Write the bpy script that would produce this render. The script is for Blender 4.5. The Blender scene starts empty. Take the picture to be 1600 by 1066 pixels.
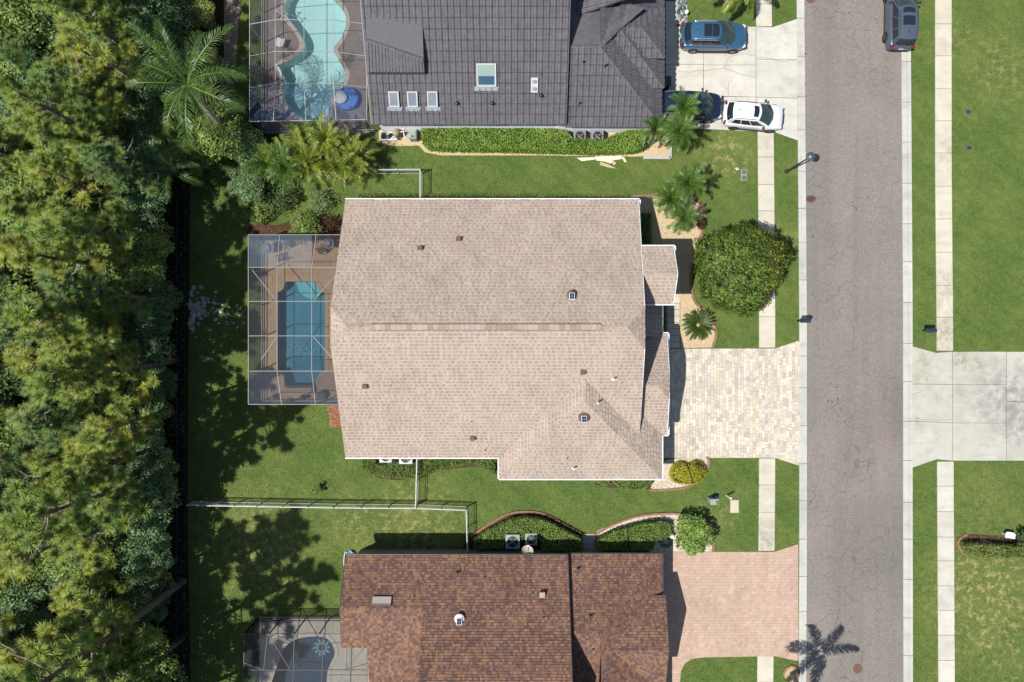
import bpy, bmesh, math, random
import numpy as np
from mathutils import Vector, Matrix
from mathutils.geometry import tessellate_polygon
random.seed(7)
rng = np.random.default_rng(7)
SC = bpy.context.scene
COL = SC.collection
R = math.radians

# ---------------------------------------------------------------- camera, light, exposure
H = 48.5          # height of the drone above the street
S = 22.0          # photo pixels per metre at ground level
cam = bpy.data.cameras.new('camera'); camo = bpy.data.objects.new('camera', cam); COL.objects.link(camo)
camo.location = (0, 0, H); cam.sensor_width = 36; cam.lens = 24.0; cam.clip_end = 3000
SC.camera = camo
SUN_EL = 60.0
SHX, SHY = 0.905, 0.4258      # ground direction in which shadows fall
wd = bpy.data.worlds.new('World'); SC.world = wd; wd.use_nodes = True
nt = wd.node_tree; nt.nodes.clear()
sky = nt.nodes.new('ShaderNodeTexSky'); sky.sky_type = 'NISHITA'; sky.sun_disc = False
sky.sun_elevation = R(SUN_EL); sky.sun_rotation = math.atan2(-SHX, -SHY)
bg = nt.nodes.new('ShaderNodeBackground'); bg.inputs[1].default_value = 0.082
wo = nt.nodes.new('ShaderNodeOutputWorld')
nt.links.new(sky.outputs[0], bg.inputs[0]); nt.links.new(bg.outputs[0], wo.inputs[0])
sl = bpy.data.lights.new('sun', 'SUN'); sl.energy = 4.6; sl.angle = R(0.53); sl.color = (1.0, 0.965, 0.905)
so = bpy.data.objects.new('sun', sl); COL.objects.link(so)
ce = math.cos(R(SUN_EL))
so.rotation_euler = Vector((SHX*ce, SHY*ce, -math.sin(R(SUN_EL)))).to_track_quat('-Z', 'Y').to_euler()
so.location = (-20, -10, 60)
SC.view_settings.view_transform = 'Standard'; SC.view_settings.look = 'None'
SC.view_settings.exposure = 0.8; SC.view_settings.gamma = 1.0; SC.view_settings.use_curve_mapping = False
SC.render.engine = 'CYCLES'
SC.cycles.transparent_max_bounces = 24
SC.cycles.max_bounces = 6

# ---------------------------------------------------------------- helpers
def W(px, py, z=0.0):
    k = (1 - z/H)/S
    return Vector(((px-800)*k, (533-py)*k, z))
def W2(px, py, z=0.0):
    v = W(px, py, z); return (v.x, v.y)
def PX(pts, z=0.0): return [W2(a, b, z) for a, b in pts]
def lin(r, g, b, k=1.9):
    def f(c):
        c /= 255.0
        return c/12.92 if c <= .04045 else ((c+.055)/1.055)**2.4
    return (f(r)/k, f(g)/k, f(b)/k, 1)

ORG = {}
def tag(o, label=None, cat=None, group=None, kind=None):
    if label: o['label'] = label
    if cat: o['category'] = cat
    if group: o['group'] = group
    if kind: o['kind'] = kind
    return o
def thing(name, loc, label, cat, group=None, rz=0.0):
    o = bpy.data.objects.new(name, None); COL.objects.link(o)
    o.location = loc; o.rotation_euler = (0, 0, rz); o.empty_display_size = .2
    ORG[o.name] = Vector(loc)
    return tag(o, label, cat, group)
def link(name, me, parent=None, loc=None, mat4=None):
    o = bpy.data.objects.new(name, me); COL.objects.link(o)
    if parent is not None: o.parent = parent
    if loc is not None: o.location = loc
    if mat4 is not None: o.matrix_local = mat4
    return o

class MB:
    """collects quads, boxes, tubes; build() links them as one mesh object"""
    def __init__(s): s.v = []; s.f = []; s.t = []
    def face(s, pts, tint=(1, 1, 1)):
        n = len(s.v); s.v += [tuple(p) for p in pts]; s.f.append(tuple(range(n, n+len(pts)))); s.t.append(tint)
    def add(s, vs, fs, tint=(1, 1, 1)):
        n = len(s.v); s.v += [tuple(p) for p in vs]
        for f in fs: s.f.append(tuple(i+n for i in f)); s.t.append(tint)
    def box(s, c, d, rz=0.0, tint=(1, 1, 1), M=None):
        hx, hy, hz = d[0]/2, d[1]/2, d[2]/2
        vs = [(-hx,-hy,-hz),(hx,-hy,-hz),(hx,hy,-hz),(-hx,hy,-hz),(-hx,-hy,hz),(hx,-hy,hz),(hx,hy,hz),(-hx,hy,hz)]
        if M is None: M = Matrix.Rotation(rz, 3, 'Z')
        vs = [M @ Vector(v) + Vector(c) for v in vs]
        s.add(vs, [(0,3,2,1),(4,5,6,7),(0,1,5,4),(1,2,6,5),(2,3,7,6),(3,0,4,7)], tint)
    def beam(s, a, b, w, h=None, tint=(1, 1, 1)):
        a = Vector(a); b = Vector(b); d = b-a; L = d.length
        if L < 1e-6: return
        s.box((a+b)/2, (L, w, h or w), M=d.to_track_quat('X', 'Z').to_matrix(), tint=tint)
    def tube(s, pts, rad, seg=6, tint=(1, 1, 1), cap=True):
        pts = [Vector(p) for p in pts]; n0 = len(s.v); n = len(pts)
        if not hasattr(rad, '__len__'): rad = [rad]*n
        for i, p in enumerate(pts):
            d = (pts[min(i+1, n-1)]-pts[max(i-1, 0)])
            q = d.to_track_quat('Z', 'Y') if d.length > 1e-9 else Vector((0,0,1)).to_track_quat('Z','Y')
            for k in range(seg):
                a = 2*math.pi*k/seg
                s.v.append(tuple(p + q @ Vector((math.cos(a)*rad[i], math.sin(a)*rad[i], 0))))
        for i in range(n-1):
            for k in range(seg):
                k2 = (k+1) % seg
                s.f.append((n0+i*seg+k, n0+i*seg+k2, n0+(i+1)*seg+k2, n0+(i+1)*seg+k)); s.t.append(tint)
        if cap:
            s.f.append(tuple(n0+k for k in reversed(range(seg)))); s.t.append(tint)
            s.f.append(tuple(n0+(n-1)*seg+k for k in range(seg))); s.t.append(tint)
    def lathe(s, c, prof, seg=16, tint=(1, 1, 1)):
        s.tube([(c[0], c[1], c[2]+z) for r, z in prof], [max(r, 1e-4) for r, z in prof], seg, tint)
    def prism(s, poly, z0, z1, tint=(1, 1, 1), bottom=False):
        poly = ccw(poly); n = len(poly)
        n0 = len(s.v)
        s.v += [(x, y, z0) for x, y in poly] + [(x, y, z1) for x, y in poly]
        for i in range(n):
            j = (i+1) % n
            s.f.append((n0+i, n0+j, n0+n+j, n0+n+i)); s.t.append(tint)
        for tri in tessellate_polygon([[Vector((x, y, 0)) for x, y in poly]]):
            a, b, c = tri
            ar = (poly[b][0]-poly[a][0])*(poly[c][1]-poly[a][1])-(poly[b][1]-poly[a][1])*(poly[c][0]-poly[a][0])
            if ar < 0: a, b, c = a, c, b
            s.f.append((n0+n+a, n0+n+b, n0+n+c)); s.t.append(tint)
            if bottom: s.f.append((n0+a, n0+c, n0+b)); s.t.append(tint)
    def mesh(s, name, mat, smooth=False):
        me = bpy.data.meshes.new(name); me.from_pydata(s.v, [], s.f); me.materials.append(mat)
        at = me.attributes.new('tint', 'FLOAT_COLOR', 'FACE')
        a = np.ones((len(s.f), 4), dtype=np.float32)
        if s.f: a[:, :3] = np.array(s.t, dtype=np.float32)
        at.data.foreach_set('color', a.ravel())
        if smooth: me.polygons.foreach_set('use_smooth', [True]*len(me.polygons))
        me.update(); return me
    def build(s, name, mat, parent=None, world=False, smooth=False, **kw):
        """world=True: vertices are in world metres; they are moved into the parent's own space"""
        if world:
            o = ORG.get(parent.name, Vector((0,0,0))) if parent is not None else Vector((0,0,0))
            if o.length > 0: s.v = [(x-o.x, y-o.y, z-o.z) for x, y, z in s.v]
        ob = link(name, s.mesh(name, mat, smooth), parent)
        if parent is not None and parent.name in ORG: ORG[ob.name] = ORG[parent.name]
        return tag(ob, **kw)

def ccw(p):
    a = sum(p[i][0]*p[(i+1) % len(p)][1]-p[(i+1) % len(p)][0]*p[i][1] for i in range(len(p)))
    return list(p) if a > 0 else list(p)[::-1]
def smooth_poly(pts, closed=True, n=6):
    """Catmull-Rom through 2D points"""
    out = []; m = len(pts)
    rngs = range(m) if closed else range(m-1)
    for i in rngs:
        g = (lambda k: pts[k % m]) if closed else (lambda k: pts[min(max(k, 0), m-1)])
        p0, p1, p2, p3 = g(i-1), g(i), g(i+1), g(i+2)
        for j in range(n):
            t = j/n
            out.append(tuple(.5*((2*p1[d])+(-p0[d]+p2[d])*t+(2*p0[d]-5*p1[d]+4*p2[d]-p3[d])*t*t+(-p0[d]+3*p1[d]-3*p2[d]+p3[d])*t**3) for d in range(2)))
    if not closed: out.append(tuple(pts[-1]))
    return out
def offset_line(pts, d):
    out = []
    for i, p in enumerate(pts):
        a = pts[max(i-1, 0)]; b = pts[min(i+1, len(pts)-1)]
        dx, dy = b[0]-a[0], b[1]-a[1]; L = math.hypot(dx, dy) or 1
        out.append((p[0]-dy/L*d, p[1]+dx/L*d))
    return out
def strip_poly(pts, w): return offset_line(pts, w/2)+offset_line(pts, -w/2)[::-1]
def inside(poly, x, y):
    x = np.asarray(x); y = np.asarray(y); r = np.zeros(x.shape, bool); n = len(poly)
    for i in range(n):
        x1, y1 = poly[i]; x2, y2 = poly[(i+1) % n]
        if y1 == y2: continue
        c = ((y1 > y) != (y2 > y)) & (x < (x2-x1)*(y-y1)/(y2-y1)+x1)
        r ^= c
    return r
def fill_holes(name, outer, holes, z, mat, parent=None, **kw):
    """flat sheet with holes"""
    loops = [ccw(outer)]+[ccw(h) for h in holes]
    flat = [p for l in loops for p in l]
    bm = bmesh.new(); es = []
    for l in loops:
        vs = [bm.verts.new((x, y, z)) for x, y in l]
        es += [bm.edges.new((vs[i], vs[(i+1) % len(vs)])) for i in range(len(vs))]
    bmesh.ops.triangle_fill(bm, use_beauty=True, use_dissolve=False, edges=es, normal=(0, 0, 1))
    for f in bm.faces:
        f.normal_update()
        if f.normal.z < 0: f.normal_flip()
    me = bpy.data.meshes.new(name); bm.to_mesh(me); bm.free(); me.materials.append(mat)
    at = me.attributes.new('tint', 'FLOAT_COLOR', 'FACE')
    at.data.foreach_set('color', np.ones(len(me.polygons)*4, dtype=np.float32))
    o = link(name, me, parent); return tag(o, **kw)

# ---------------------------------------------------------------- materials
class NT:
    def __init__(s, name):
        s.m = bpy.data.materials.new(name); s.m.use_nodes = True
        s.n = s.m.node_tree.nodes; s.l = s.m.node_tree.links; s.n.clear()
        s.out = s.n.new('ShaderNodeOutputMaterial'); s.b = s.n.new('ShaderNodeBsdfPrincipled')
        s.l.new(s.b.outputs[0], s.out.inputs[0]); s.geo = None
    def pos(s):
        if s.geo is None: s.geo = s.n.new('ShaderNodeNewGeometry')
        return s.geo.outputs['Position']
    def noise(s, scale, detail=3, rough=.55, vec=None, dist=0):
        t = s.n.new('ShaderNodeTexNoise'); t.inputs['Scale'].default_value = scale; t.inputs['Detail'].default_value = detail
        t.inputs['Roughness'].default_value = rough; t.inputs['Distortion'].default_value = dist
        s.l.new(vec or s.pos(), t.inputs['Vector']); return t.outputs['Fac']
    def ramp(s, fac, stops):
        t = s.n.new('ShaderNodeValToRGB'); e = t.color_ramp.elements
        while len(e) < len(stops): e.new(.5)
        for i, (p, c) in enumerate(stops):
            e[i].position = p; e[i].color = c if len(c) == 4 else (*c, 1)
        s.l.new(fac, t.inputs[0]); return t.outputs[0]
    def mix(s, fac, a, b, mode='MIX'):
        t = s.n.new('ShaderNodeMix'); t.data_type = 'RGBA'; t.blend_type = mode
        for sock, v in ((t.inputs[0], fac), (t.inputs[6], a), (t.inputs[7], b)):
            if isinstance(v, (int, float)): sock.default_value = v
            elif isinstance(v, tuple): sock.default_value = v
            else: s.l.new(v, sock)
        return t.outputs[2]
    def math(s, op, a, b=0.0):
        t = s.n.new('ShaderNodeMath'); t.operation = op
        for sock, v in ((t.inputs[0], a), (t.inputs[1], b)):
            if isinstance(v, (int, float)): sock.default_value = v
            else: s.l.new(v, sock)
        return t.outputs[0]
    def tint(s):
        t = s.n.new('ShaderNodeAttribute'); t.attribute_name = 'tint'; return t.outputs['Color']
    def near(s, x, y, r, soft=.6):
        """1 near the world point (x,y), falling to 0 at r metres"""
        d = s.n.new('ShaderNodeVectorMath'); d.operation = 'DISTANCE'; s.l.new(s.pos(), d.inputs[0]); d.inputs[1].default_value = (x, y, 0)
        t = s.n.new('ShaderNodeMapRange'); t.inputs[1].default_value = r; t.inputs[2].default_value = r*(1-soft); s.l.new(d.outputs['Value'], t.inputs[0])
        return t.outputs[0]
    def stretch(s, sx, sy, scale, detail=4, rough=.6):
        t = s.n.new('ShaderNodeVectorMath'); t.operation = 'MULTIPLY'; s.l.new(s.pos(), t.inputs[0]); t.inputs[1].default_value = (sx, sy, 1)
        return s.noise(scale, detail, rough, t.outputs[0])
    def bump(s, h, strength=.5, dist=.02):
        t = s.n.new('ShaderNodeBump'); t.inputs['Strength'].default_value = strength; t.inputs['Distance'].default_value = dist
        s.l.new(h, t.inputs['Height']); s.l.new(t.outputs[0], s.b.inputs['Normal'])
    def fin(s, col, rough=.85, spec=.3, metal=0.0, coat=0.0):
        if isinstance(col, tuple): s.b.inputs['Base Color'].default_value = col
        else: s.l.new(col, s.b.inputs['Base Color'])
        s.b.inputs['Roughness'].default_value = rough; s.b.inputs['Specular IOR Level'].default_value = spec
        s.b.inputs['Metallic'].default_value = metal; s.b.inputs['Coat Weight'].default_value = coat
        s.b.inputs['Coat Roughness'].default_value = .05
        return s.m
def mat(name, c, c2=None, scale=3.0, rough=.85, spec=.3, metal=0.0, coat=0.0, bump=0.0, bscale=None, bdist=.01, detail=4, age=0.0):
    m = NT(name)
    c2 = c2 or tuple(min(1, v*1.18) for v in c[:3])+(1,)
    f = m.noise(scale, detail)
    k = m.ramp(f, [(.32, c), (.68, c2)])
    if age: k = m.mix(age, k, m.mix(1.0, k, m.ramp(m.noise(.35, 6, .7, dist=.5), [(.3, (.62,.6,.58,1)), (.5, (1,1,1,1)), (.75, (1.0,.98,.95,1))]), 'MULTIPLY')); k = m.mix(age*.6, k, m.mix(1.0, k, m.ramp(m.stretch(1, .12, 1.6, 5), [(.35, (.7,.68,.66,1)), (.6, (1,1,1,1))]), 'MULTIPLY'))
    k = m.mix(1.0, k, m.tint(), 'MULTIPLY')
    if bump: m.bump(m.noise(bscale or scale*8, 3), bump, bdist)
    return m.fin(k, rough, spec, metal, coat)
def leafmat(name, c, c2, scale=.9, rough=.55, trans=.25):
    m = NT(name)
    k = m.ramp(m.noise(scale, 3), [(.3, c), (.7, c2)])
    k = m.mix(1.0, k, m.tint(), 'MULTIPLY')
    m.fin(k, rough, .35)
    t = m.n.new('ShaderNodeBsdfTranslucent'); m.l.new(k, t.inputs[0])
    x = m.n.new('ShaderNodeMixShader'); x.inputs[0].default_value = trans
    m.l.new(m.b.outputs[0], x.inputs[1]); m.l.new(t.outputs[0], x.inputs[2]); m.l.new(x.outputs[0], m.out.inputs[0])
    return m.m

def m_asphalt():
    m = NT('asphalt')
    f = m.noise(9, 6, .9); big = m.noise(.35, 4); mid = m.noise(3, 4)
    k = m.ramp(f, [(.3, lin(100,93,87,2.1)), (.5, lin(152,143,135,2.1)), (.72, lin(212,203,192,2.1))])
    k = m.mix(.35, k, m.ramp(big, [(.3, lin(132,126,121,2.1)), (.7, lin(166,157,148,2.1))]))
    k = m.mix(.2, k, m.ramp(mid, [(.3, lin(125,119,113,2.1)), (.7, lin(170,162,154,2.1))]))
    k = m.mix(m.math('MULTIPLY', m.ramp(m.stretch(1, .06, .55, 4), [(.44, (0,0,0,1)), (.68, (1,1,1,1))]), .32), k, lin(112,107,104,2.1))
    k = m.mix(m.math('MULTIPLY', m.math('MAXIMUM', m.near(*W2(1395,860), 5.5, .9), m.near(*W2(1400,640), 3, .9)), .28), k, lin(100,98,98,2.1))
    # old cracks
    n = m.n.new('ShaderNodeTexNoise'); n.inputs['Scale'].default_value = 1.7; n.inputs['Detail'].default_value = 5
    m.l.new(m.pos(), n.inputs['Vector'])
    ad = m.n.new('ShaderNodeVectorMath'); ad.operation = 'MULTIPLY_ADD'; m.l.new(n.outputs['Color'], ad.inputs[0]); ad.inputs[1].default_value = (.6,.6,0); m.l.new(m.pos(), ad.inputs[2])
    vo = m.n.new('ShaderNodeTexVoronoi'); vo.feature = 'DISTANCE_TO_EDGE'; vo.inputs['Scale'].default_value = 1.15
    m.l.new(ad.outputs[0], vo.inputs['Vector'])
    line = m.ramp(vo.outputs['Distance'], [(.0, (1,1,1,1)), (.022, (0,0,0,1))])
    msk = m.ramp(m.noise(.23, 3), [(.42, (0,0,0,1)), (.6, (1,1,1,1))])
    k = m.mix(m.math('MULTIPLY', m.math('MULTIPLY', line, msk), .68), k, lin(92,86,82,2.1))
    st = m.ramp(m.noise(.8, 2, .5), [(.66, (0,0,0,1)), (.8, (1,1,1,1))])
    k = m.mix(m.math('MULTIPLY', st, .35), k, lin(110,106,104))
    m.bump(f, .5, .012)
    return m.fin(m.mix(1.0, k, m.tint(), 'MULTIPLY'), .9, .25)
def m_grass(name, near=True):
    m = NT(name)
    f1 = m.noise(9.5, 6, .82); f2 = m.noise(.45, 5, .65); f3 = m.noise(2.6, 5, .75)
    k = m.ramp(f1, [(.3, lin(50,70,28)), (.5, lin(98,122,54)), (.7, lin(156,172,100))])
    k2 = m.ramp(f3, [(.3, lin(56,84,34)), (.7, lin(106,128,66))])
    k = m.mix(.5, k, k2)
    k = m.mix(m.math('MULTIPLY', m.ramp(f2, [(.42, (0,0,0,1)), (.66, (1,1,1,1))]), .5), k, lin(134,142,74))
    k = m.mix(m.math('MULTIPLY', m.ramp(m.noise(.9, 5, .7, dist=.5), [(.5, (0,0,0,1)), (.68, (1,1,1,1))]), .4), k, lin(58,84,34))
    mow = m.n.new('ShaderNodeVectorMath'); mow.operation = 'DOT_PRODUCT'; m.l.new(m.pos(), mow.inputs[0]); mow.inputs[1].default_value = (.62,.78,0)
    wv = m.math('SINE', m.math('ADD', m.math('MULTIPLY', mow.outputs['Value'], 5.6), m.math('MULTIPLY', m.noise(.5, 3), 5)))
    k = m.mix(m.math('MULTIPLY', m.math('MAXIMUM', wv, 0), .16), k, lin(62,90,36))
    dry = m.ramp(m.noise(2.2, 5, .7), [(.5, (0,0,0,1)), (.62, (1,1,1,1))])
    spots = [(400,850,5.2,.75),(440,900,3.5,.5),(640,825,5,.8),(560,815,3,.6),(1130,240,2.6,.8),(1150,255,2.2,.6),(1550,930,6,.95),(1515,890,2.6,1.0),(1518,960,2.0,1.0),(1540,1000,2.0,.9),(1570,1010,4,.6),(1560,110,3.5,.5),(1540,780,3,.35),(1490,60,2.5,.4),(1230,370,1.4,.6),(1120,805,2,.5)]
    acc = None
    for x, y, r, s in spots:
        v = m.math('MULTIPLY', m.near(*W2(x, y), r, .8), s); acc = v if acc is None else m.math('MAXIMUM', acc, v)
    k = m.mix(m.math('MULTIPLY', acc, m.math('ADD', m.math('MULTIPLY', dry, .95), .12)), k, lin(176,166,108))
    m.bump(f1, .6, .03)
    return m.fin(m.mix(1.0, k, m.tint(), 'MULTIPLY'), .9, .15)
def m_concrete(name, c1, c2, stain, rough=.9, spots=()):
    m = NT(name)
    k = m.ramp(m.noise(.9, 5, .65), [(.3, c1), (.7, c2)])
    k = m.mix(.3, k, m.ramp(m.noise(40, 3, .7), [(.3, c1), (.7, c2)]))
    s = m.ramp(m.noise(.75, 6, .72, dist=.4), [(.52, (0,0,0,1)), (.72, (1,1,1,1))])
    k = m.mix(m.math('MULTIPLY', s, .55), k, stain)
    s2 = m.ramp(m.stretch(.12, 1, 1.4, 5, .7), [(.5, (0,0,0,1)), (.72, (1,1,1,1))])
    k = m.mix(m.math('MULTIPLY', s2, .32), k, stain)
    s3 = m.ramp(m.noise(5, 5, .8), [(.56, (0,0,0,1)), (.75, (1,1,1,1))])
    k = m.mix(m.math('MULTIPLY', s3, .3), k, stain)
    for x, y, r, s, c in spots: k = m.mix(m.math('MULTIPLY', m.math('MULTIPLY', m.near(*W2(x, y), r, .9), s), m.ramp(m.noise(1.6, 6, .75, dist=.6), [(.4, (0,0,0,1)), (.6, (1,1,1,1))])), k, c)
    m.bump(m.noise(60, 3), .25, .006)
    return m.fin(m.mix(1.0, k, m.tint(), 'MULTIPLY'), rough, .25)
def m_screen(name, opac=.42, c=lin(70,74,80)):
    m = NT(name); m.fin(c, .7, .2)
    t = m.n.new('ShaderNodeBsdfTransparent'); x = m.n.new('ShaderNodeMixShader'); x.inputs[0].default_value = opac
    m.l.new(t.outputs[0], x.inputs[1]); m.l.new(m.b.outputs[0], x.inputs[2]); m.l.new(x.outputs[0], m.out.inputs[0])
    return m.m
def m_water(name, tintc, rip=.25):
    m = NT(name); m.n.remove(m.b)
    t = m.n.new('ShaderNodeBsdfTransparent'); t.inputs[0].default_value = tintc
    g = m.n.new('ShaderNodeBsdfGlossy'); g.inputs['Roughness'].default_value = .04
    fr = m.n.new('ShaderNodeFresnel'); fr.inputs[0].default_value = 1.33
    b = m.n.new('ShaderNodeBump'); b.inputs['Strength'].default_value = rip; b.inputs['Distance'].default_value = .05
    m.l.new(m.noise(2.2, 4, .6), b.inputs['Height'])
    m.l.new(b.outputs[0], g.inputs['Normal']); m.l.new(b.outputs[0], fr.inputs['Normal'])
    x = m.n.new('ShaderNodeMixShader')
    for a, c in ((fr.outputs[0], 0), (t.outputs[0], 1), (g.outputs[0], 2)): m.l.new(a, x.inputs[c])
    m.l.new(x.outputs[0], m.out.inputs[0]); return m.m
def m_plaster(name, c1, c2, scale=2.0):
    """pool plaster with the soft net of light that ripples throw is left to the renderer: only mottling here"""
    m = NT(name)
    k = m.ramp(m.noise(scale, 5, .65, dist=.6), [(.3, c1), (.7, c2)])
    return m.fin(m.mix(1.0, k, m.tint(), 'MULTIPLY'), .8, .2)
def m_glass(name, c=(.012,.015,.02,1), rough=.06):
    m = NT(name); return m.fin(c, rough, .6)
def m_paint(name, c, metal=.0, rough=.32):
    m = NT(name); k = m.mix(1.0, m.ramp(m.noise(.8, 2), [(.3, c), (.7, tuple(v*1.06 for v in c[:3])+(1,))]), m.tint(), 'MULTIPLY')
    return m.fin(k, rough, .5, metal, .8)

X = {}
X['asphalt'] = m_asphalt()
X['grass'] = m_grass('lawn_grass')
X['conc'] = m_concrete('concrete_light', lin(206,202,190), lin(232,228,216), lin(176,172,158))
X['walk'] = m_concrete('concrete_walk', lin(208,202,184), lin(234,228,210), lin(180,176,156), spots=[(1196,838,1.8,.8,lin(150,150,146)),(1475,450,2.2,.6,lin(150,146,118)),(1475,520,2.0,.7,lin(140,138,104)),(1475,240,2.4,.5,lin(168,160,140))])
X['conc_old'] = m_concrete('concrete_weathered', lin(192,190,178), lin(216,213,201), lin(158,156,146), spots=[(1443,580,1.5,.8,lin(160,152,118)),(1499,565,.9,.9,lin(140,134,100)),(1525,571,.9,.9,lin(140,134,100)),(1575,615,3.2,.8,lin(136,136,132)),(1590,665,2.2,.7,lin(140,140,136)),(1530,640,2.5,.4,lin(150,150,146)),(1455,520,1,.9,lin(150,146,110))])
X['kerb'] = m_concrete('concrete_kerb', lin(196,196,188), lin(222,220,210), lin(160,162,156))
X['dark_joint'] = mat('joint_dirt', lin(96,94,84), lin(128,124,110), 8)
X['shingle_tan'] = mat('shingle_tan', lin(187,171,157,2.03), lin(203,188,174,2.03), 30, .95, .15, bump=.4, bscale=160, age=.42)
X['shingle_brown'] = mat('shingle_brown', lin(154,122,102,1.85), lin(170,136,114,1.85), 30, .95, .15, bump=.4, bscale=160, age=.5)
X['tile_grey'] = mat('tile_grey', lin(94,92,97), lin(112,110,115), 4, .7, .3, bump=.15, bscale=60, age=.4)
X['membrane'] = mat('roof_membrane_grey', lin(104,101,106), lin(120,117,121), 14, .8, .2, bump=.3, bscale=50)
X['white'] = mat('white_paint', lin(222,224,228,1.25), lin(238,240,242,1.25), 2, .6, .4)
X['wall_white'] = mat('stucco_white', lin(232,232,234,1.0), lin(240,240,242,1.0), 3, .9, .2, bump=.3, bscale=90)
X['wall_brown'] = mat('stucco_taupe', lin(176,164,142), lin(192,178,154), 3, .9, .2, bump=.3, bscale=90)
X['wall_tan'] = mat('stucco_tan', lin(206,186,160), lin(220,202,176), 3, .9, .2, bump=.3, bscale=90)
X['paver'] = mat('paver_cream', lin(213,203,185), lin(231,223,208), 12, .9, .2, bump=.35, bscale=80, age=.3)
X['paver_pink'] = mat('paver_pink', lin(203,175,154), lin(216,188,168), 12, .9, .2, bump=.35, bscale=80, age=.45)
X['paver_tan'] = mat('deck_tan', lin(206,172,138), lin(222,190,156), 6, .9, .2, bump=.3, bscale=60)
X['deck_grey'] = mat('deck_grey', lin(150,140,138), lin(172,160,158), 8, .9, .2, bump=.3, bscale=60)
X['deck_pale'] = mat('deck_pale', lin(214,206,192), lin(230,222,208), 6, .9, .2, bump=.3, bscale=60)
X['sand_joint'] = mat('joint_sand', lin(150,138,118), lin(172,158,136), 10)
X['gravel_tan'] = mat('gravel_tan', lin(206,182,140), lin(232,210,170), 22, .95, .15, bump=.8, bscale=40, bdist=.03)
X['gravel_white'] = mat('gravel_white', lin(214,204,188), lin(238,230,216), 22, .95, .15, bump=.8, bscale=40, bdist=.03)
X['pebble'] = mat('pebble', lin(214,194,156), lin(236,220,188), 30, .9, .2)
X['edging'] = mat('edging_terracotta', lin(146,108,88), lin(170,130,106), 4, .9, .2, bump=.3, bscale=60)
X['edging_pale'] = mat('edging_concrete', lin(190,190,186), lin(212,212,206), 4, .9, .2, bump=.3, bscale=60)
X['mulch'] = mat('mulch', lin(66,48,36), lin(108,82,62), 16, .95, .1, bump=.9, bscale=30, bdist=.04)
X['floor'] = mat('leaf_litter', lin(42,36,24), lin(84,70,46), 6, .95, .1, bump=.9, bscale=14, bdist=.06)
X['path'] = mat('dirt_path', lin(150,132,112), lin(178,160,138), 3, .95, .1, bump=.6, bscale=20)
X['bark'] = mat('bark_grey', lin(112,98,84), lin(142,126,110), 5, .95, .1, bump=.8, bscale=18, bdist=.03)
X['bark_pale'] = mat('bark_pale', lin(160,146,130), lin(192,178,160), 5, .95, .1)
X['metal_dark'] = mat('black_metal', (.02,.02,.022,1), (.03,.03,.032,1), 3, .5, .4)
X['alu_white'] = mat('aluminium_white', lin(224,226,226,1.4), lin(236,238,238,1.4), 3, .5, .4)
X['alu_soft'] = mat('aluminium_soft', lin(146,148,150,2), lin(160,162,164,2), 3, .5, .4)
X['alu_bronze'] = mat('aluminium_bronze', lin(62,58,56), lin(78,72,68), 3, .5, .4)
X['alu_grey'] = mat('aluminium_grey', lin(150,148,146,1.5), lin(170,168,164,1.5), 3, .5, .4)
X['ac'] = mat('ac_housing', lin(196,198,194), lin(212,214,210), 3, .5, .4)
X['ac_grey'] = mat('ac_housing_grey', lin(140,142,146), lin(156,158,160), 3, .5, .4)
X['black'] = mat('black_plastic', (.012,.012,.014,1), (.02,.02,.022,1), 3, .5, .4)
X['rust'] = mat('vent_brown', lin(112,80,66), lin(128,94,78), 4, .7, .3)
X['lead'] = mat('lead_flashing', lin(214,214,212,1.5), lin(228,228,226,1.5), 4, .5, .4)
X['glass'] = m_glass('dark_glass')
X['glass_light'] = mat('skylight_glass', lin(150,172,160), lin(176,198,184), .6, .1, .6)
X['glass_blue'] = mat('skylight_glass_blue', lin(128,134,150), lin(150,156,166), .6, .1, .6)
X['solar'] = mat('solar_cell', lin(34,52,84), lin(44,66,104), 4, .12, .6)
X['screen'] = m_screen('insect_screen', .44, lin(54,57,64))
X['screen_dark'] = m_screen('insect_screen_dark', .40, lin(60,62,66))
X['screen_pale_sheen'] = m_screen('insect_screen_sheen', .48, lin(98,112,130))  # top-row panels: reflected sheen put into a paler screen colour
X['fence_white'] = mat('fence_enamel', lin(204,206,204,1.6), lin(214,216,214,1.6), 3, .5, .4)
X['sand_pink'] = mat('joint_sand_pink', lin(176,150,134), lin(188,162,146), 10)
X['screen_blue_sheen'] = m_screen('insect_screen_sky_sheen', .46, lin(54,72,106))  # sloped south panels: sky sheen painted as a bluer screen colour
X['screen_dense'] = m_screen('insect_screen_dense', .58, lin(60,68,84))
X['chain'] = m_screen('chain_link_shade', .3, (.01,.01,.01,1))  # black mesh, darkened to carry the shaded gap at the woods' edge
X['green_box'] = mat('utility_green', lin(150,166,160), lin(168,182,176), 4, .6, .3)
X['bin'] = mat('bin_green', lin(28,78,48), lin(36,92,58), 4, .5, .4)
X['cover'] = mat('meter_cover', lin(98,100,100), lin(118,120,120), 8, .8, .3)
X['iron'] = mat('cast_iron', lin(116,82,70), lin(134,98,84), 14, .85, .3, bump=.5, bscale=40)
X['stain'] = mat('oil_stain', lin(86,62,54), lin(108,84,74), 6, .6, .3)
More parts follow.
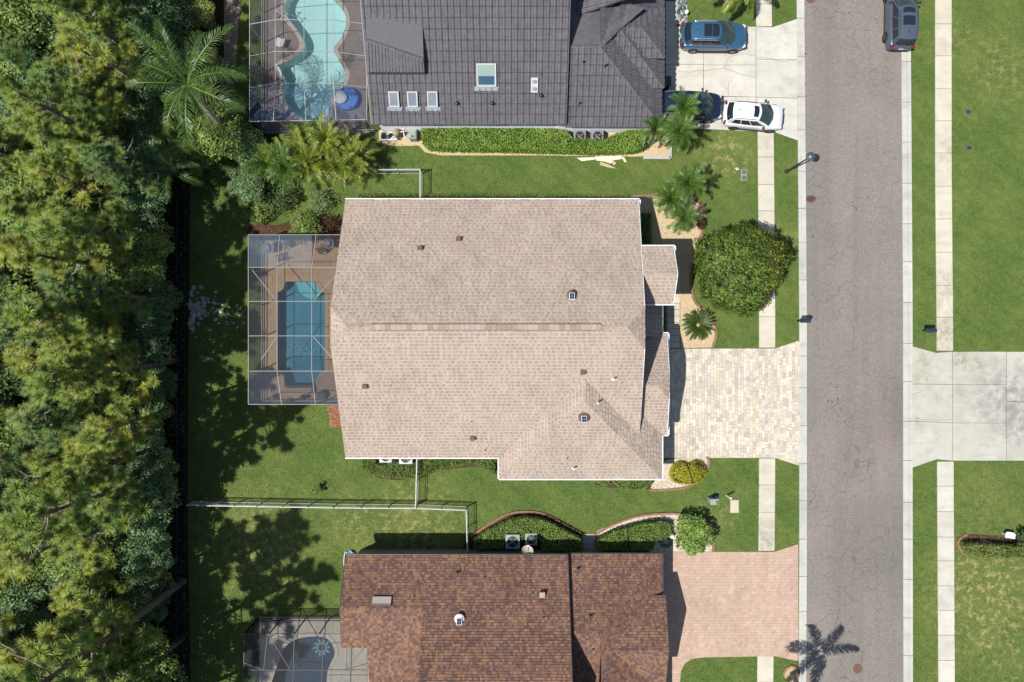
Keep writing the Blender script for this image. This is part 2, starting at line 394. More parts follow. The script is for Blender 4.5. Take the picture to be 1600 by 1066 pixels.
# ================================================================ GROUND, STREET, PAVEMENTS
EXCL = []      # ground areas without grass
DECK_G = [W2(413,-70), W2(573,-70), W2(573,209), W2(413,209)]
DECK_M = [W2(413,377), W2(563,377), W2(563,626), W2(413,626)]
DECK_B = [W2(404,964), W2(545,964), W2(545,1000), W2(590,1000), W2(590,1140), W2(404,1140)]
EXCL += [DECK_G, DECK_M, DECK_B]
fill_holes('ground', [(-400,-400),(400,-400),(400,400),(-400,400)], [DECK_G, DECK_M, DECK_B], 0.0, X['grass'], kind='structure')
FOREST = PX([(-3000,-3000),(330,-3000),(352,-60),(350,30),(352,110),(340,160),(338,250),(297,275),(296,420),(294,620),(293,800),(296,960),(298,1100),(300,4000),(-3000,4000)])
EXCL.append(FOREST)
b = MB(); b.face([(x, y, .012) for x, y in [(-200,-200)]+[p for p in FOREST[2:-1]]+[(-200,200)][:0]]) if False else None
fb = MB(); fp = [(-150,-110), W2(298,2950), *[FOREST[i] for i in range(12,1,-1)], W2(340,-1900), (-150,110)]
fb.prism(fp, -.2, .012); fb.build('forest_floor', X['floor'], kind='structure')
db = MB(); db.prism(smooth_poly(PX([(352,-60),(376,-60),(374,20),(370,80),(366,150),(356,175),(346,150),(350,80)])), -.2, .02); db.build('dirt_path', X['path'], kind='structure')
sb = MB()
for i in range(150):
    u_ = random.random()**1.6; x = 297+u_*88; y = 482+u_*10+random.gauss(0, 15*(1-u_*.5)); c = W(x, y); r = random.uniform(.06,.22)*(1.2-u_*.8); t = random.uniform(.55,1.15); n_ = random.randint(5,7); a0 = random.random()*6
    sb.prism([(c.x+math.cos(a0+6.283*k/n_)*r*random.uniform(.6,1.1), c.y+math.sin(a0+6.283*k/n_)*r*random.uniform(.5,1)) for k in range(n_)], -.05, random.uniform(.015,.05), (t,t,t))
sb.build('broken_stones', X['conc_old'], kind='stuff')

# street: polylines of its edges, photo pixels at ground level
KL = [(1244,-4000),(1244,-300),(1244.5,0),(1246.5,240),(1248.5,500),(1248.5,860),(1247.5,1066),(1246,1500),(1244,5000)]   # back of left kerb
def shift(line, d): return [(x+d, y) for x, y in line]
KR = [(1408,-4000),(1408,-300),(1408,60),(1409.5,260),(1411,500),(1411,800),(1411.5,1066),(1412,1500),(1412,5000)]          # road side of right kerb
rb = MB(); rb.prism(PX(shift(KL, 11.5)+KR[::-1]), -.2, .016); road = rb.build('road', X['asphalt'], kind='structure')
EXCL.append(PX(KL+shift(KR, 14.5)[::-1]))
def xat(line, y):
    for (x0, y0), (x1, y1) in zip(line, line[1:]):
        if y0 <= y <= y1: return x0+(x1-x0)*(y-y0)/(y1-y0)
    return line[-1][0]
def slab_run(name, label_mat, left, right, cuts, z0, z1, gap=.35, extra=None):
    """row of cast concrete slabs between two lines, cut at the given photo rows"""
    root = bpy.data.objects.new(name, None); COL.objects.link(root); tag(root, kind='structure'); ORG[root.name] = Vector((0,0,0))
    bed = MB()
    for y0, y1 in zip(cuts, cuts[1:]):
        ys = [y0+gap, y1-gap]
        poly = PX([(left(ys[0]), ys[0]), (right(ys[0]), ys[0]), (right(ys[1]), ys[1]), (left(ys[1]), ys[1])])
        m = MB(); t = random.uniform(.93, 1.03); t2 = (t, t*random.uniform(.985,1.0), t*random.uniform(.95,1.0))
        m.prism(poly, z0, z1+random.uniform(-.004,.004), t2)
        if extra: extra(m, ys, t2)
        m.build('slab', label_mat, root)
        bed.prism(PX([(left(y0)+.3, y0), (right(y0)-.3, y0), (right(y1)-.3, y1), (left(y1)+.3, y1)]), z0, z1-.015)
    bed.build('joint', X['dark_joint'], root)
    return root
def cuts(a, b, step, jit=0):
    out = [a]; y = a
    while y < b-step*.6: y += step+random.uniform(-jit, jit); out.append(y)
    out[-1] = b; return out
# left kerb: rolled kerb with a gutter pan and a raised back
def kerb_left(m, ys, t):
    a, c = ys
    m.prism(PX([(xat(KL,a),a),(xat(KL,a)+4.6,a),(xat(KL,c)+4.6,c),(xat(KL,c),c)]), .03, .085, t)
def kerb_right(m, ys, t):
    a, c = ys
    m.prism(PX([(xat(KR,a)+8,a),(xat(KR,a)+14,a),(xat(KR,c)+14,c),(xat(KR,c)+8,c)]), .03, .10, t)
slab_run('kerb', X['kerb'], lambda y: xat(KL, y), lambda y: xat(KL, y)+12, cuts(-700, 1700, 57, 8), -.1, .04, extra=kerb_left)
slab_run('kerb', X['kerb'], lambda y: xat(KR, y), lambda y: xat(KR, y)+14, cuts(-700, 1700, 61, 4), -.1, .04, extra=kerb_right)
# pavements
SL = [(1181,-600),(1181,0),(1184,240),(1186,480),(1186,740),(1185,860),(1183,1066),(1181,1500)]
SR = [(1461,-600),(1461,0),(1461,260),(1463,480),(1464,720),(1466,1066),(1468,1500)]
def walk(line, a, b, step, m, w): 
    EXCL.append(PX([(xat(line,a),a),(xat(line,a)+w,a),(xat(line,b)+w,b),(xat(line,b),b)]))
    return slab_run('sidewalk', X[m], lambda y: xat(line, y), lambda y: xat(line, y)+w, cuts(a, b, step, 1.5), -.1, .045)
walk(SL, -320, 42, 41, 'walk', 24.5); walk(SL, 205, 543.5, 41.5, 'walk', 25); walk(SL, 716, 861, 43, 'walk', 25); walk(SL, 1025, 1400, 41, 'walk', 25)
walk(SR, -320, 548.5, 51, 'walk', 25.5); walk(SR, 721, 1400, 38.5, 'conc', 25.5)

# ---- driveways
def crack(parent, pts, z, w=.02):
    p = []
    for (a, b), (c, d) in zip(pts, pts[1:]):
        n = max(2, int(math.hypot(c-a, d-b)/5))
        for i in range(n): p.append((a+(c-a)*i/n+random.uniform(-1.1,1.1), b+(d-b)*i/n+random.uniform(-1.1,1.1)))
    p.append(pts[-1]); q = PX(p); m = MB(); l = offset_line(q, w/2); r = offset_line(q, -w/2)
    for i in range(len(q)-1): m.face([(*r[i], z), (*r[i+1], z), (*l[i+1], z), (*l[i], z)])
    m.build('crack', X['dark_joint'], parent)
def concrete_drive(polys, matn, z=.05, cracks=(), outline=None):
    root = bpy.data.objects.new('driveway', None); COL.objects.link(root); tag(root, kind='structure'); ORG[root.name] = Vector((0,0,0))
    bed = MB()
    for p in polys:
        c = (sum(a for a, _ in p)/len(p), sum(b for _, b in p)/len(p))
        q = []
        for a, bb in p:
            d = math.hypot(a-c[0], bb-c[1]); q.append((a-(a-c[0])/d*.5, bb-(bb-c[1])/d*.5))
        m = MB(); t = random.uniform(.95, 1.02); m.prism(PX(q), -.1, z, (t, t, t*.99)); m.build('slab', X[matn], root)
        bed.prism(PX(p), -.1, z-.02); EXCL.append(PX(p))
    bed.build('joint', X['dark_joint'], root)
    for c in cracks: crack(root, c, z+.006)
    return root
concrete_drive([[(1040,2),(1056,2),(1056,42),(1099,42),(1099,101),(1040,101)], [(1040,101),(1099,101),(1099,151),(1040,151)], [(1099,42),(1181,42),(1181,102),(1099,102)], [(1099,102),(1181,102),(1181,152),(1099,150)],
    [(1181,42),(1206,43),(1245,30),(1246,94),(1181,93)], [(1181,93),(1246,94),(1246,154),(1181,152)], [(1040,151),(1099,151),(1099,202),(1040,199)], [(1099,151),(1181,152),(1181,206),(1099,202)], [(1181,152),(1246,154),(1246.5,220),(1209,207),(1181,206)]],
    'conc', cracks=[[(1040,108),(1075,113),(1110,109),(1130,107),(1150,113),(1165,119),(1180,120)], [(1130,107),(1138,92),(1150,86),(1165,85),(1180,88)], [(1181,90),(1205,92),(1222,97),(1245,93)], [(1138,128),(1138,150)]])
concrete_drive([[(1425,541),(1462,551),(1488,549.5),(1488,601),(1425,600)], [(1425,600),(1488,601),(1488,661),(1425,658)], [(1425,658),(1488,661),(1488,720),(1463,718),(1425,731)],
    [(1488,549.5),(1572,549.5),(1572,601),(1488,601)], [(1488,601),(1572,601),(1572,661),(1488,661)], [(1488,661),(1572,661),(1572,720),(1488,720)],
    [(1572,549.5),(1660,549.5),(1660,627),(1572,627)], [(1572,627),(1660,627),(1660,720),(1572,720)], [(1660,549.5),(1800,549.5),(1800,720),(1660,720)]], 'conc_old',
    cracks=[[(1430,654),(1455,657),(1486,656)], [(1573,627),(1590,629),(1605,628)], [(1425,616),(1440,612)]])
def paver_drive(poly_px, px_w, px_h, matn, z, pal, along_y, n_single, jitter=.0, border=True):
    """every paver is its own block; the first n_single of them are objects, the rest one joined part"""
    root = bpy.data.objects.new('driveway', None); COL.objects.link(root); tag(root, kind='structure'); ORG[root.name] = Vector((0,0,0))
    EXCL.append(PX(poly_px))
    bed = MB(); bed.prism(PX(poly_px), -.1, z-.025); bed.build('sand_bed', X['sand_pink' if 'pink' in matn else 'sand_joint'], root)
    xs = [p[0] for p in poly_px]; ys = [p[1] for p in poly_px]
    cells = []
    if along_y:
        x = min(xs); i = 0
        while x < max(xs):
            y = min(ys)-px_h*random.random()
            while y < max(ys):
                h = px_h*random.choice([.55, .8, 1, 1.4]) ; cells.append((x, y, x+px_w, y+h)); y += h
            x += px_w; i += 1
    else:
        y = min(ys); i = 0
        while y < max(ys):
            x = min(xs)-(px_w*.5 if i % 2 else 0)
            while x < max(xs): cells.append((x, y, x+px_w, y+px_h)); x += px_w
            y += px_h; i += 1
    def clip(cell):
        p = [(cell[0],cell[1]),(cell[2],cell[1]),(cell[2],cell[3]),(cell[0],cell[3])]
        ins = [bool(inside(poly_px, np.array([a+(cell[0]+cell[2]-2*a)*.02]), np.array([b2+(cell[1]+cell[3]-2*b2)*.02]))[0]) for a, b2 in p]
        if all(ins): return p
        if not any(ins): return None
        out = []      # keep the inside part, cutting sides by bisection
        for i in range(4):
            a, bq = p[i], p[(i+1) % 4]; ia, ib = ins[i], ins[(i+1) % 4]
            if ia: out.append(a)
            if ia != ib:
                lo, hi = (a, bq) if ia else (bq, a)
                for _ in range(12):
                    mm = ((lo[0]+hi[0])/2, (lo[1]+hi[1])/2)
                    if inside(poly_px, np.array([mm[0]]), np.array([mm[1]]))[0]: lo = mm
                    else: hi = mm
                out.append(lo)
        return out if len(out) > 2 else None
    joined = MB(); k = 0; g = .006 if 'pink' in matn else .012
    variants = {}
    random.shuffle(cells)
    cells.sort(key=lambda c: not (c[1] > 548 and c[3] < 712 and c[0] > 1072))
    for c in cells:
        p = clip(c)
        if p is None: continue
        q = PX(p); cx = sum(a for a, _ in q)/len(q); cy = sum(a for _, a in q)/len(q)
        t = random.choice(pal); j = random.uniform(.94, 1.05); t = tuple(v*j for v in t)
        sh = [(cx+(a-cx)*(1-g/max(.05,abs(a-cx)*1.0+.02)*.5), cy+(bb-cy)*(1-g/max(.05,abs(bb-cy)+.02)*.5)) for a, bb in q]
        dz = random.uniform(-.004, .004)
        if k < n_single and len(p) == 4 and abs(p[0][0]-c[0])+abs(p[0][1]-c[1])+abs(p[2][0]-c[2])+abs(p[2][1]-c[3]) < 1e-6:
            key = (round(c[3]-c[1], 1), pal.index(min(pal, key=lambda u: sum(abs(u[i]-t[i]/j) for i in range(3)))))
            if key not in variants:
                m = MB(); m.prism([(a-cx, bb-cy) for a, bb in sh], z-.06, z, t); variants[key] = m.mesh('paver', X[matn])
            link('paver', variants[key], root, (cx, cy, dz)); k += 1
        else: joined.prism(sh, z-.06, z+dz, t)
    if joined.f: joined.build('pavers', X[matn], root, kind='stuff')
    return root
CREAM = [(1,1,1),(.9,.89,.88),(1.1,1.09,1.07),(1.03,.96,.86),(.82,.81,.8),(.98,.97,.98),(1.15,1.15,1.13),(1.06,1.03,.95),(.88,.92,.97),(1.15,1.13,1.08)]
paver_drive([(1035,545),(1211,544.5),(1249,532),(1249,728),(1211,715.5),(1053,715.5),(1035,715.5)], 4.7, 8.2, 'paver', .055, CREAM, True, 300)
PINK = [(1,1,1),(.97,.96,.96),(1.03,1.04,1.04),(1.02,1.0,.98),(.98,.99,1.0),(1.07,1.09,1.1),(.95,.93,.92)]
paver_drive([(1028,862),(1210,862),(1247,850),(1247,1033),(1210,1025),(1100,1027),(1082,1029),(1070,1036),(1064,1048),(1062,1070),(1062,1160),(1028,1160)], 5.2, 4.6, 'paver_pink', .055, PINK, False, 0)
# entry walk of the tan house
def small_walk(poly, matn, joints):
    root = bpy.data.objects.new('footpath', None); COL.objects.link(root); tag(root, kind='structure'); ORG[root.name] = Vector((0,0,0))
    EXCL.append(PX(poly)); x0, x1 = poly[0][0], poly[1][0]
    for y0, y1 in zip(joints, joints[1:]):
        m = MB(); t = random.uniform(.9, 1.04); m.prism(PX([(x0,y0+.3),(x1,y0+.3),(x1,y1-.3),(x0,y1-.3)]), -.1, .06, (t,t,t)); m.build('slab', X[matn], root)
small_walk([(1036,424),(1062,424),(1062,544),(1036,544)], 'paver', list(np.linspace(424, 544, 13)))
small_walk([(910,834),(928,834),(928,864),(910,864)], 'conc_old', [834,842,850,858,866])

# manholes and marks on the street
def disc(c, r, z0, z1, n=20, sx=1, sy=1, jag=0):
    return [(c[0]+math.cos(2*math.pi*i/n)*r*sx*(1+random.uniform(-jag,jag)), c[1]+math.sin(2*math.pi*i/n)*r*sy*(1+random.uniform(-jag,jag))) for i in range(n)]
for (x, y, lab) in ((1340,1045,'round rusty manhole cover in the road beside the palm shadow'), (1267,-2,'round rusty manhole cover in the road at the top edge of the photo')):
    c = W(x, y); t = thing('manhole_cover', (c.x, c.y, .016), lab, 'manhole', 'manhole covers in the road')
    m = MB(); m.prism(disc((0,0), .34, 0, 0), -.02, .008); m.build('rim', X['iron'], t)
    m = MB(); m.prism(disc((0,0), .29, 0, 0), -.02, .014)
    for i in range(-2, 3): m.box((0, i*.1, .016), (.4-abs(i)*.06, .025, .008))
    m.build('lid', X['iron'], t)
m = MB(); c = W(1267,311); m.prism(disc((c.x, c.y), .36, 0, 0, 26, 1.0, .72, .12), -.01, .0215); m.build('road_stain', X['stain'], kind='structure')
m = MB(); c = W(1385,690); m.prism(disc((c.x, c.y), .13, 0, 0, 14, 1.0, 1.2, .2), -.01, .0215); m.build('road_stain', mat('paint_mark', lin(190,120,110), lin(170,130,122), 9), kind='structure')
m = MB()
for x, y in [(1294,622),(1300,628),(1297,600),(1307,605),(1293,627),(1308,623),(1257,38),(1258,84),(1259,132),(1327,20),(1269,370),(1308,497),(1256,228)]:
    c = W(x+random.uniform(-1,1), y); m.prism(disc((c.x, c.y), random.uniform(.035,.07), 0, 0, 9, 1, 1, .2), -.01, .021)
m.build('oil_spots', X['stain'], kind='stuff')

# ================================================================ PLANTING BEDS
def bed(poly, matn, z=.03, pebbles=900, edge=None, edge_mat='edging', holes=()):
    root = bpy.data.objects.new('garden_bed', None); COL.objects.link(root); tag(root, kind='structure'); ORG[root.name] = Vector((0,0,0))
    EXCL.append(poly)
    m = MB(); m.prism(poly, -.1, z); m.build('gravel_base', X[matn], root)
    if pebbles:
        xs = [p[0] for p in poly]; ys = [p[1] for p in poly]
        px = rng.uniform(min(xs), max(xs), pebbles*3); py = rng.uniform(min(ys), max(ys), pebbles*3)
        ok = inside(poly, px, py); px, py = px[ok][:pebbles], py[ok][:pebbles]
        g = MB()
        for x, y in zip(px, py):
            r = random.uniform(.025, .06); a = random.random()*6; t = random.uniform(.72, 1.12); tt = (t, t*random.uniform(.94,1), t*random.uniform(.85,1))
            vs = [(x+math.cos(a+k*1.571)*r*(1+.4*(k % 2)), y+math.sin(a+k*1.571)*r*(1+.4*(k % 2)), z+.004) for k in range(4)]+[(x, y, z+r*.8)]
            g.add(vs, [(0,1,4),(1,2,4),(2,3,4),(3,0,4)], tt)
        g.build('gravel', X['pebble'] if matn != 'mulch' else X['bark'], root, kind='stuff')
    for line, w in (edge or []):
        # cast edging in short segments
        l = smooth_poly(PX(line), closed=False, n=8); seg = 4
        for i in range(0, len(l)-1, seg):
            q = l[i:i+seg+1]
            if len(q) < 2: continue
            m = MB(); t = random.uniform(.9, 1.08); m.prism(strip_poly(q, w), -.1, .11, (t,t,t)); m.build('edging_segment', X[edge_mat], root)
            EXCL.append(strip_poly(q, w+.06))
    return root
BED_M = smooth_poly(PX([(992,311),(1020,306),(1060,304),(1092,318),(1099,338),(1096,360),(1086,392),(1079,425),(1079,452),(1086,474),(1103,489),(1115,508),(1117,525),(1112,543)]), closed=False)+PX([(1063,544),(1063,470),(1000,468),(995,330)])
bed(BED_M, 'gravel_tan', pebbles=2600, edge=[([(984,308),(1020,305),(1062,303),(1094,317),(1100,338),(1097,360),(1087,392),(1080,425),(1080,452),(1087,474),(1104,488),(1116,507),(1118,525),(1113,543)], .16)])
BED_Y = smooth_poly(PX([(1018,764),(1050,763),(1080,757),(1100,738),(1107,722),(1100,715),(1070,716),(1040,720),(1030,740)]))
bed(BED_Y, 'gravel_white', pebbles=700, edge=[([(1014,766),(1048,765),(1078,759),(1098,742),(1108,722),(1103,714)], .15)])
BED_B = smooth_poly(PX([(736,836),(765,818),(796,803),(826,800),(852,805),(880,819),(908,834),(908,866),(736,866)]), n=4)
bed(BED_B, 'mulch', pebbles=500, edge=[([(735,838),(766,818),(796,802.5),(826,799.5),(852,804),(880,818),(910,834)], .15)])
BED_B2 = smooth_poly(PX([(928,835),(962,818),(1000,806),(1040,803),(1068,803),(1096,812),(1112,835),(1113,862),(1060,862),(1020,866),(928,866)]), n=4)
bed(BED_B2, 'gravel_white', pebbles=1500, edge=[([(928,836),(962,818),(1000,806),(1040,802.5),(1064,803)], .15), ([(1090,808),(1104,818),(1113,838),(1114,862)], .17)])
BED_G = PX([(592,203),(592,222),(610,228),(655,228),(664,238),(690,243),(850,243),(990,245),(1010,244),(1040,247),(1047,244),(1047,203)])
bed(BED_G, 'gravel_tan', pebbles=1500, edge=[([(1005,246.5),(1047,247)], .2),([(1047,247),(1047,225)],.2)], edge_mat='edging_pale')
BED_F = PX([(1057,-30),(1071,-30),(1071,38),(1057,38)])
bed(BED_F, 'gravel_white', pebbles=350, edge=[([(1056,-30),(1056,40)], .12), ([(1072,-30),(1072,37)], .12)], edge_mat='edging_pale')
BED_R = smooth_poly(PX([(1497,846),(1508,836),(1540,836),(1600,842),(1700,848),(1700,872),(1600,872),(1520,868),(1502,860)]), n=4)
bed(BED_R, 'mulch', pebbles=500, edge=[([(1502,862),(1496,850),(1500,841),(1510,835)], .15)])
BED_S = PX([(566,712),(566,735),(590,747),(620,751),(650,748),(690,735),(745,728),(776,742),(776,712)])
bed(BED_S, 'mulch', pebbles=300)
BED_S2 = PX([(930,745),(930,758),(950,762),(1014,764),(1030,742)])
bed(BED_S2, 'mulch', pebbles=150)
BED_T = smooth_poly(PX([(1224,1053),(1237,1041),(1250,1053),(1237,1066)]))
bed(BED_T, 'gravel_tan', pebbles=220, edge=[([(1223.5,1054),(1228,1045),(1237,1040.5),(1246,1045),(1249,1052)], .14)])
BED_P = smooth_poly(PX([(398,345),(430,352),(470,340),(510,345),(560,330),(566,372),(398,374)]))
bed(BED_P, 'mulch', pebbles=300)

# ================================================================ POOL DECKS, POOLS
def tiles_on(poly, holes, size_px, matn, root, z, pal, rowshift=.5):
    """paving stones of a deck, those that the pool or the deck's edge would cut are left to the base sheet"""
    xs = [p[0] for p in poly]; ys = [p[1] for p in poly]; w = size_px[0]/S; h = size_px[1]/S
    var = []
    for t in pal:
        m = MB(); m.prism([(-w/2+.01,-h/2+.01),(w/2-.01,-h/2+.01),(w/2-.01,h/2-.01),(-w/2+.01,h/2-.01)], -.03, 0, t); var.append(m.mesh('paving_stone', X[matn]))
    n = 0; rest = MB(); y = min(ys)+h/2; r = 0
    while y < max(ys):
        x = min(xs)+w/2+(w*rowshift if r % 2 else 0)
        while x < max(xs):
            cs = np.array([(x+a*w*.48, y+bq*h*.48) for a in (-1,0,1) for bq in (-1,0,1)])
            if inside(poly, cs[:,0], cs[:,1]).all() and not any(inside(hh, cs[:,0], cs[:,1]).any() for hh in holes):
                if n < 300: link('paving_stone', random.choice(var), root, (x, y, z+.012)); n += 1
                else: rest.prism([(x-w/2+.01,y-h/2+.01),(x+w/2-.01,y-h/2+.01),(x+w/2-.01,y+h/2-.01),(x-w/2+.01,y+h/2-.01)], z-.01, z+.012, random.choice(pal))
            x += w
        y += h; r += 1
    if rest.f: rest.build('paving_stones', X[matn], root, kind='stuff')
def pool(label, deck, shape, deckmat, plaster, water, z=.05, depth=1.5, coping=None, wlevel=-.12, tiles=None, pal=None):
    root = bpy.data.objects.new('pool_deck', None); COL.objects.link(root); tag(root, kind='structure'); ORG[root.name] = Vector((0,0,0))
    fill_holes('deck_slab', deck, [shape], z, X[deckmat], root)
    m = MB(); d = ccw(deck)
    for i in range(len(d)): a, c = d[i], d[(i+1) % len(d)]; m.face([(*a,-.3),(*c,-.3),(*c,z),(*a,z)])
    m.build('deck_rim', X[deckmat], root)
    sh = ccw(shape); cx = sum(p[0] for p in sh)/len(sh); cy = sum(p[1] for p in sh)/len(sh)
    if tiles: tiles_on(deck, [offset_out(sh, .3)], tiles, deckmat, root, z, pal)
    t = thing('swimming_pool', (cx, cy, 0), label, 'swimming pool')
    m = MB()
    for i in range(len(sh)):
        a, c = sh[i], sh[(i+1) % len(sh)]; m.face([(*a,z-.006),(*c,z-.006),(*c,-depth),(*a,-depth)][::-1])
    m.build('pool_wall', X[plaster], t, world=True)
    m = MB(); m.prism(sh, -depth-.1, -depth); m.build('pool_floor', X[plaster], t, world=True)
    m = MB()
    for tri in tessellate_polygon([[Vector((x, y, 0)) for x, y in sh]]):
        p = [sh[i] for i in tri]
        if (p[1][0]-p[0][0])*(p[2][1]-p[0][1])-(p[1][1]-p[0][1])*(p[2][0]-p[0][0]) < 0: p = p[::-1]
        m.face([(x, y, wlevel) for x, y in p])
    m.build('water', X[water], t, world=True)
    # coping stones
    if coping:
        n = len(sh); out = offset_out(sh, .28)
        step = max(1, n//60)
        for i in range(0, n, step):
            idx = [(i+k) % n for k in range(step+1)]
            if i+step > n: idx = [k % n for k in range(i, n+1)]
            q = [sh[k] for k in idx]+[out[k] for k in idx][::-1]
            m = MB(); tt = random.uniform(.9,1.08); m.prism(q, z-.04, z+.03, (tt,tt,tt)); m.build('coping_stone', X[coping], t, world=True)
    return t
def offset_out(poly, d):
    n = len(poly); out = []
    for i in range(n):
        a, p, c = poly[i-1], poly[i], poly[(i+1) % n]
        dx, dy = c[0]-a[0], c[1]-a[1]; L = math.hypot(dx, dy) or 1
        out.append((p[0]+dy/L*d, p[1]-dx/L*d))
    return out
X['pl_g'] = m_plaster('plaster_turquoise', lin(204,236,236,1.25), lin(218,244,242,1.25), .8)
X['pl_m'] = m_plaster('plaster_teal', lin(108,160,176,1.5), lin(126,176,190,1.5), 1.5)
X['pl_b'] = m_plaster('plaster_slate', lin(92,104,118,1.5), lin(112,122,132,1.5), 2)
X['wa_g'] = m_water('water_turquoise', (.85,.965,.975,1), .2)
X['wa_m'] = m_water('water_teal', (.60,.85,.92,1), .55)
X['wa_b'] = m_water('water_slate', (.62,.74,.82,1), .2)
sc = lambda pts, ox, oy, k: [(ox+a/k, oy+b2/k) for a, b2 in pts]
POOL_G = smooth_poly(PX(sc([(415,-120),(340,-40),(300,40),(318,110),(380,190),(415,260),(408,320),(350,372),(262,418),(300,500),(288,580),(305,640),(345,695),(400,732),(440,748),(555,742),(585,650),(604,570),(650,540),(682,480),(668,430),(635,375),(606,305),(650,245),(684,150),(668,70),(620,10),(560,-60),(480,-130)], 370, 0, 4)), n=3)
pool('kidney shaped turquoise pool inside the grey house\'s screen cage', DECK_G, POOL_G, 'deck_grey', 'pl_g', 'wa_g', depth=.85, coping='deck_pale', tiles=(11,11), pal=[(1,1,1),(.93,.93,.94),(1.06,1.05,1.04),(.98,.96,.95)])
POOL_M = PX([(433,457)]+[(433+13*math.sin(a), 441+16*math.cos(a)) for a in (.5,.9,1.3)]+[(447,440),(494,440)]+[(508-13*math.cos(a), 440+18*math.sin(a)) for a in (.35,.75,1.15)]+[(508,458),(508,480),(508,520),(508,560),(508,580)]+[(508-14*math.sin(a), 597-17*math.cos(a)) for a in (.4,.85,1.3)]+[(492,603),(447,603)]+[(433+13*math.cos(a), 598-18*math.sin(a)) for a in (.35,.8,1.2)]+[(433,580),(433,540),(433,500)])
pm_ = pool('rectangular teal pool with notched corners behind the tan house', DECK_M, POOL_M, 'paver_tan', 'pl_m', 'wa_m', depth=.72, coping='paver_tan', tiles=(13,13), pal=[(1,1,1),(.93,.92,.9),(1.05,1.05,1.05),(.98,.95,.93)])
X['glint_flecks'] = mat('water_glint', lin(225,238,240), lin(238,246,248), 6)
X['pl_s'] = m_plaster('plaster_shelf', lin(160,214,214,1.4), lin(186,232,228,1.4), 2)
mb_ = MB(); mb_.prism(PX([(463,441),(494,441),(503,452),(500,462),(489,468),(477,464),(468,456)], -.4), -.72, -.28); mb_.build('sun_shelf', X['pl_s'], pm_, world=True)
mb_ = MB()
for i in range(150):
    c_ = W(min(506,max(436,random.gauss(458,12))), random.gauss(548,7)) if i < 90 else W(random.gauss(470,9), random.gauss(541,6)); r = random.uniform(.012,.04); a = random.random()*3
    mb_.prism([(c_.x+math.cos(a+k*2.09)*r, c_.y+math.sin(a+k*2.09)*r*random.uniform(.5,1)) for k in range(3)], -.13, -.10)
mb_.build('glint_flecks', X['glint_flecks'], pm_, world=True, kind='stuff')  # sun glints on the ripples, painted as small white flecks
POOL_B = smooth_poly(PX([(423,1075),(430,1050),(438,1028),(444.5,1012),(461,999.5),(487,994),(509.5,996.5),(520,1008),(523,1022),(516,1038),(512,1050),(511,1070),(515,1100),(500,1125),(450,1128),(424,1100)]), n=4)
pb = pool('dark slate kidney pool with a sun mosaic by the brown house', DECK_B, POOL_B, 'deck_pale', 'pl_b', 'wa_b', depth=1.2, coping='deck_pale', tiles=(13,13), pal=[(1,1,1),(.95,.95,.95),(1.03,1.03,1.03)])
# sun mosaic on the floor of that pool
X['mosaic'] = mat('mosaic_tile', lin(196,196,186,1.3), lin(214,214,204,1.3), 20)
sm_z = -1.19; sc0 = W2(502.7,1012)
k = (H-sm_z)/H
sc0 = (sc0[0]*k, sc0[1]*k)
m = MB(); n = 24
for i in range(n):
    a0, a1 = 2*math.pi*i/n, 2*math.pi*(i+1)/n
    m.prism([(sc0[0]+r*math.cos(a), sc0[1]+r*math.sin(a)) for r, a in ((.27,a0),(.36,a0),(.36,a1),(.27,a1))], sm_z-.02, sm_z+.006)
m.build('mosaic_ring', X['mosaic'], pb, world=True)
for i in range(10):
    a = 2*math.pi*i/10; L = .78 if i % 2 else .62; m = MB()
    pts = [(sc0[0]+r*math.cos(a+da), sc0[1]+r*math.sin(a+da)) for r, da in ((.40,-.22),(.55,-.10),(L,.16),(.6,.16),(.40,.22))]
    m.prism(pts, sm_z-.02, sm_z+.006); m.build('mosaic_ray', X['mosaic'], pb, world=True)
# ================================================================ HOUSES
Z3 = Vector((0, 0, 1))
def plane_frame(c):
    n = Vector((0,0,0))
    for i in range(len(c)):
        a, b2 = c[i], c[(i+1) % len(c)]
        n += Vector(((a.y-b2.y)*(a.z+b2.z), (a.z-b2.z)*(a.x+b2.x), (a.x-b2.x)*(a.y+b2.y)))
    n.normalize()
    if n.z < 0: n = -n
    v = (Z3-n*n.dot(Z3)).normalized(); u = v.cross(n)
    return u, v, n
def urange(uv, v):
    us = []
    for i in range(len(uv)):
        (u0, v0), (u1, v1) = uv[i], uv[(i+1) % len(uv)]
        if abs(v1-v0) < 1e-9: continue
        t = (v-v0)/(v1-v0)
        if -1e-9 <= t <= 1+1e-9: us.append(u0+(u1-u0)*t)
    return (min(us), max(us)) if len(us) > 1 else None
def deck_slab(mb, c, th=.10):
    """roof boarding: the plane itself with a thickness"""
    u, v, n = plane_frame(c); k = len(c)
    nn = Vector((0,0,0))
    for i in range(k):
        a, b2 = c[i], c[(i+1) % k]; nn += (a-c[0]).cross(b2-c[0])
    if nn.z < 0: c = c[::-1]
    dn = [p-Vector((0,0,th)) for p in c]
    mb.add(list(c)+dn, [tuple(range(k)), tuple(reversed(range(k, 2*k)))]+[(i, k+i, k+(i+1) % k, (i+1) % k) for i in range(k)])
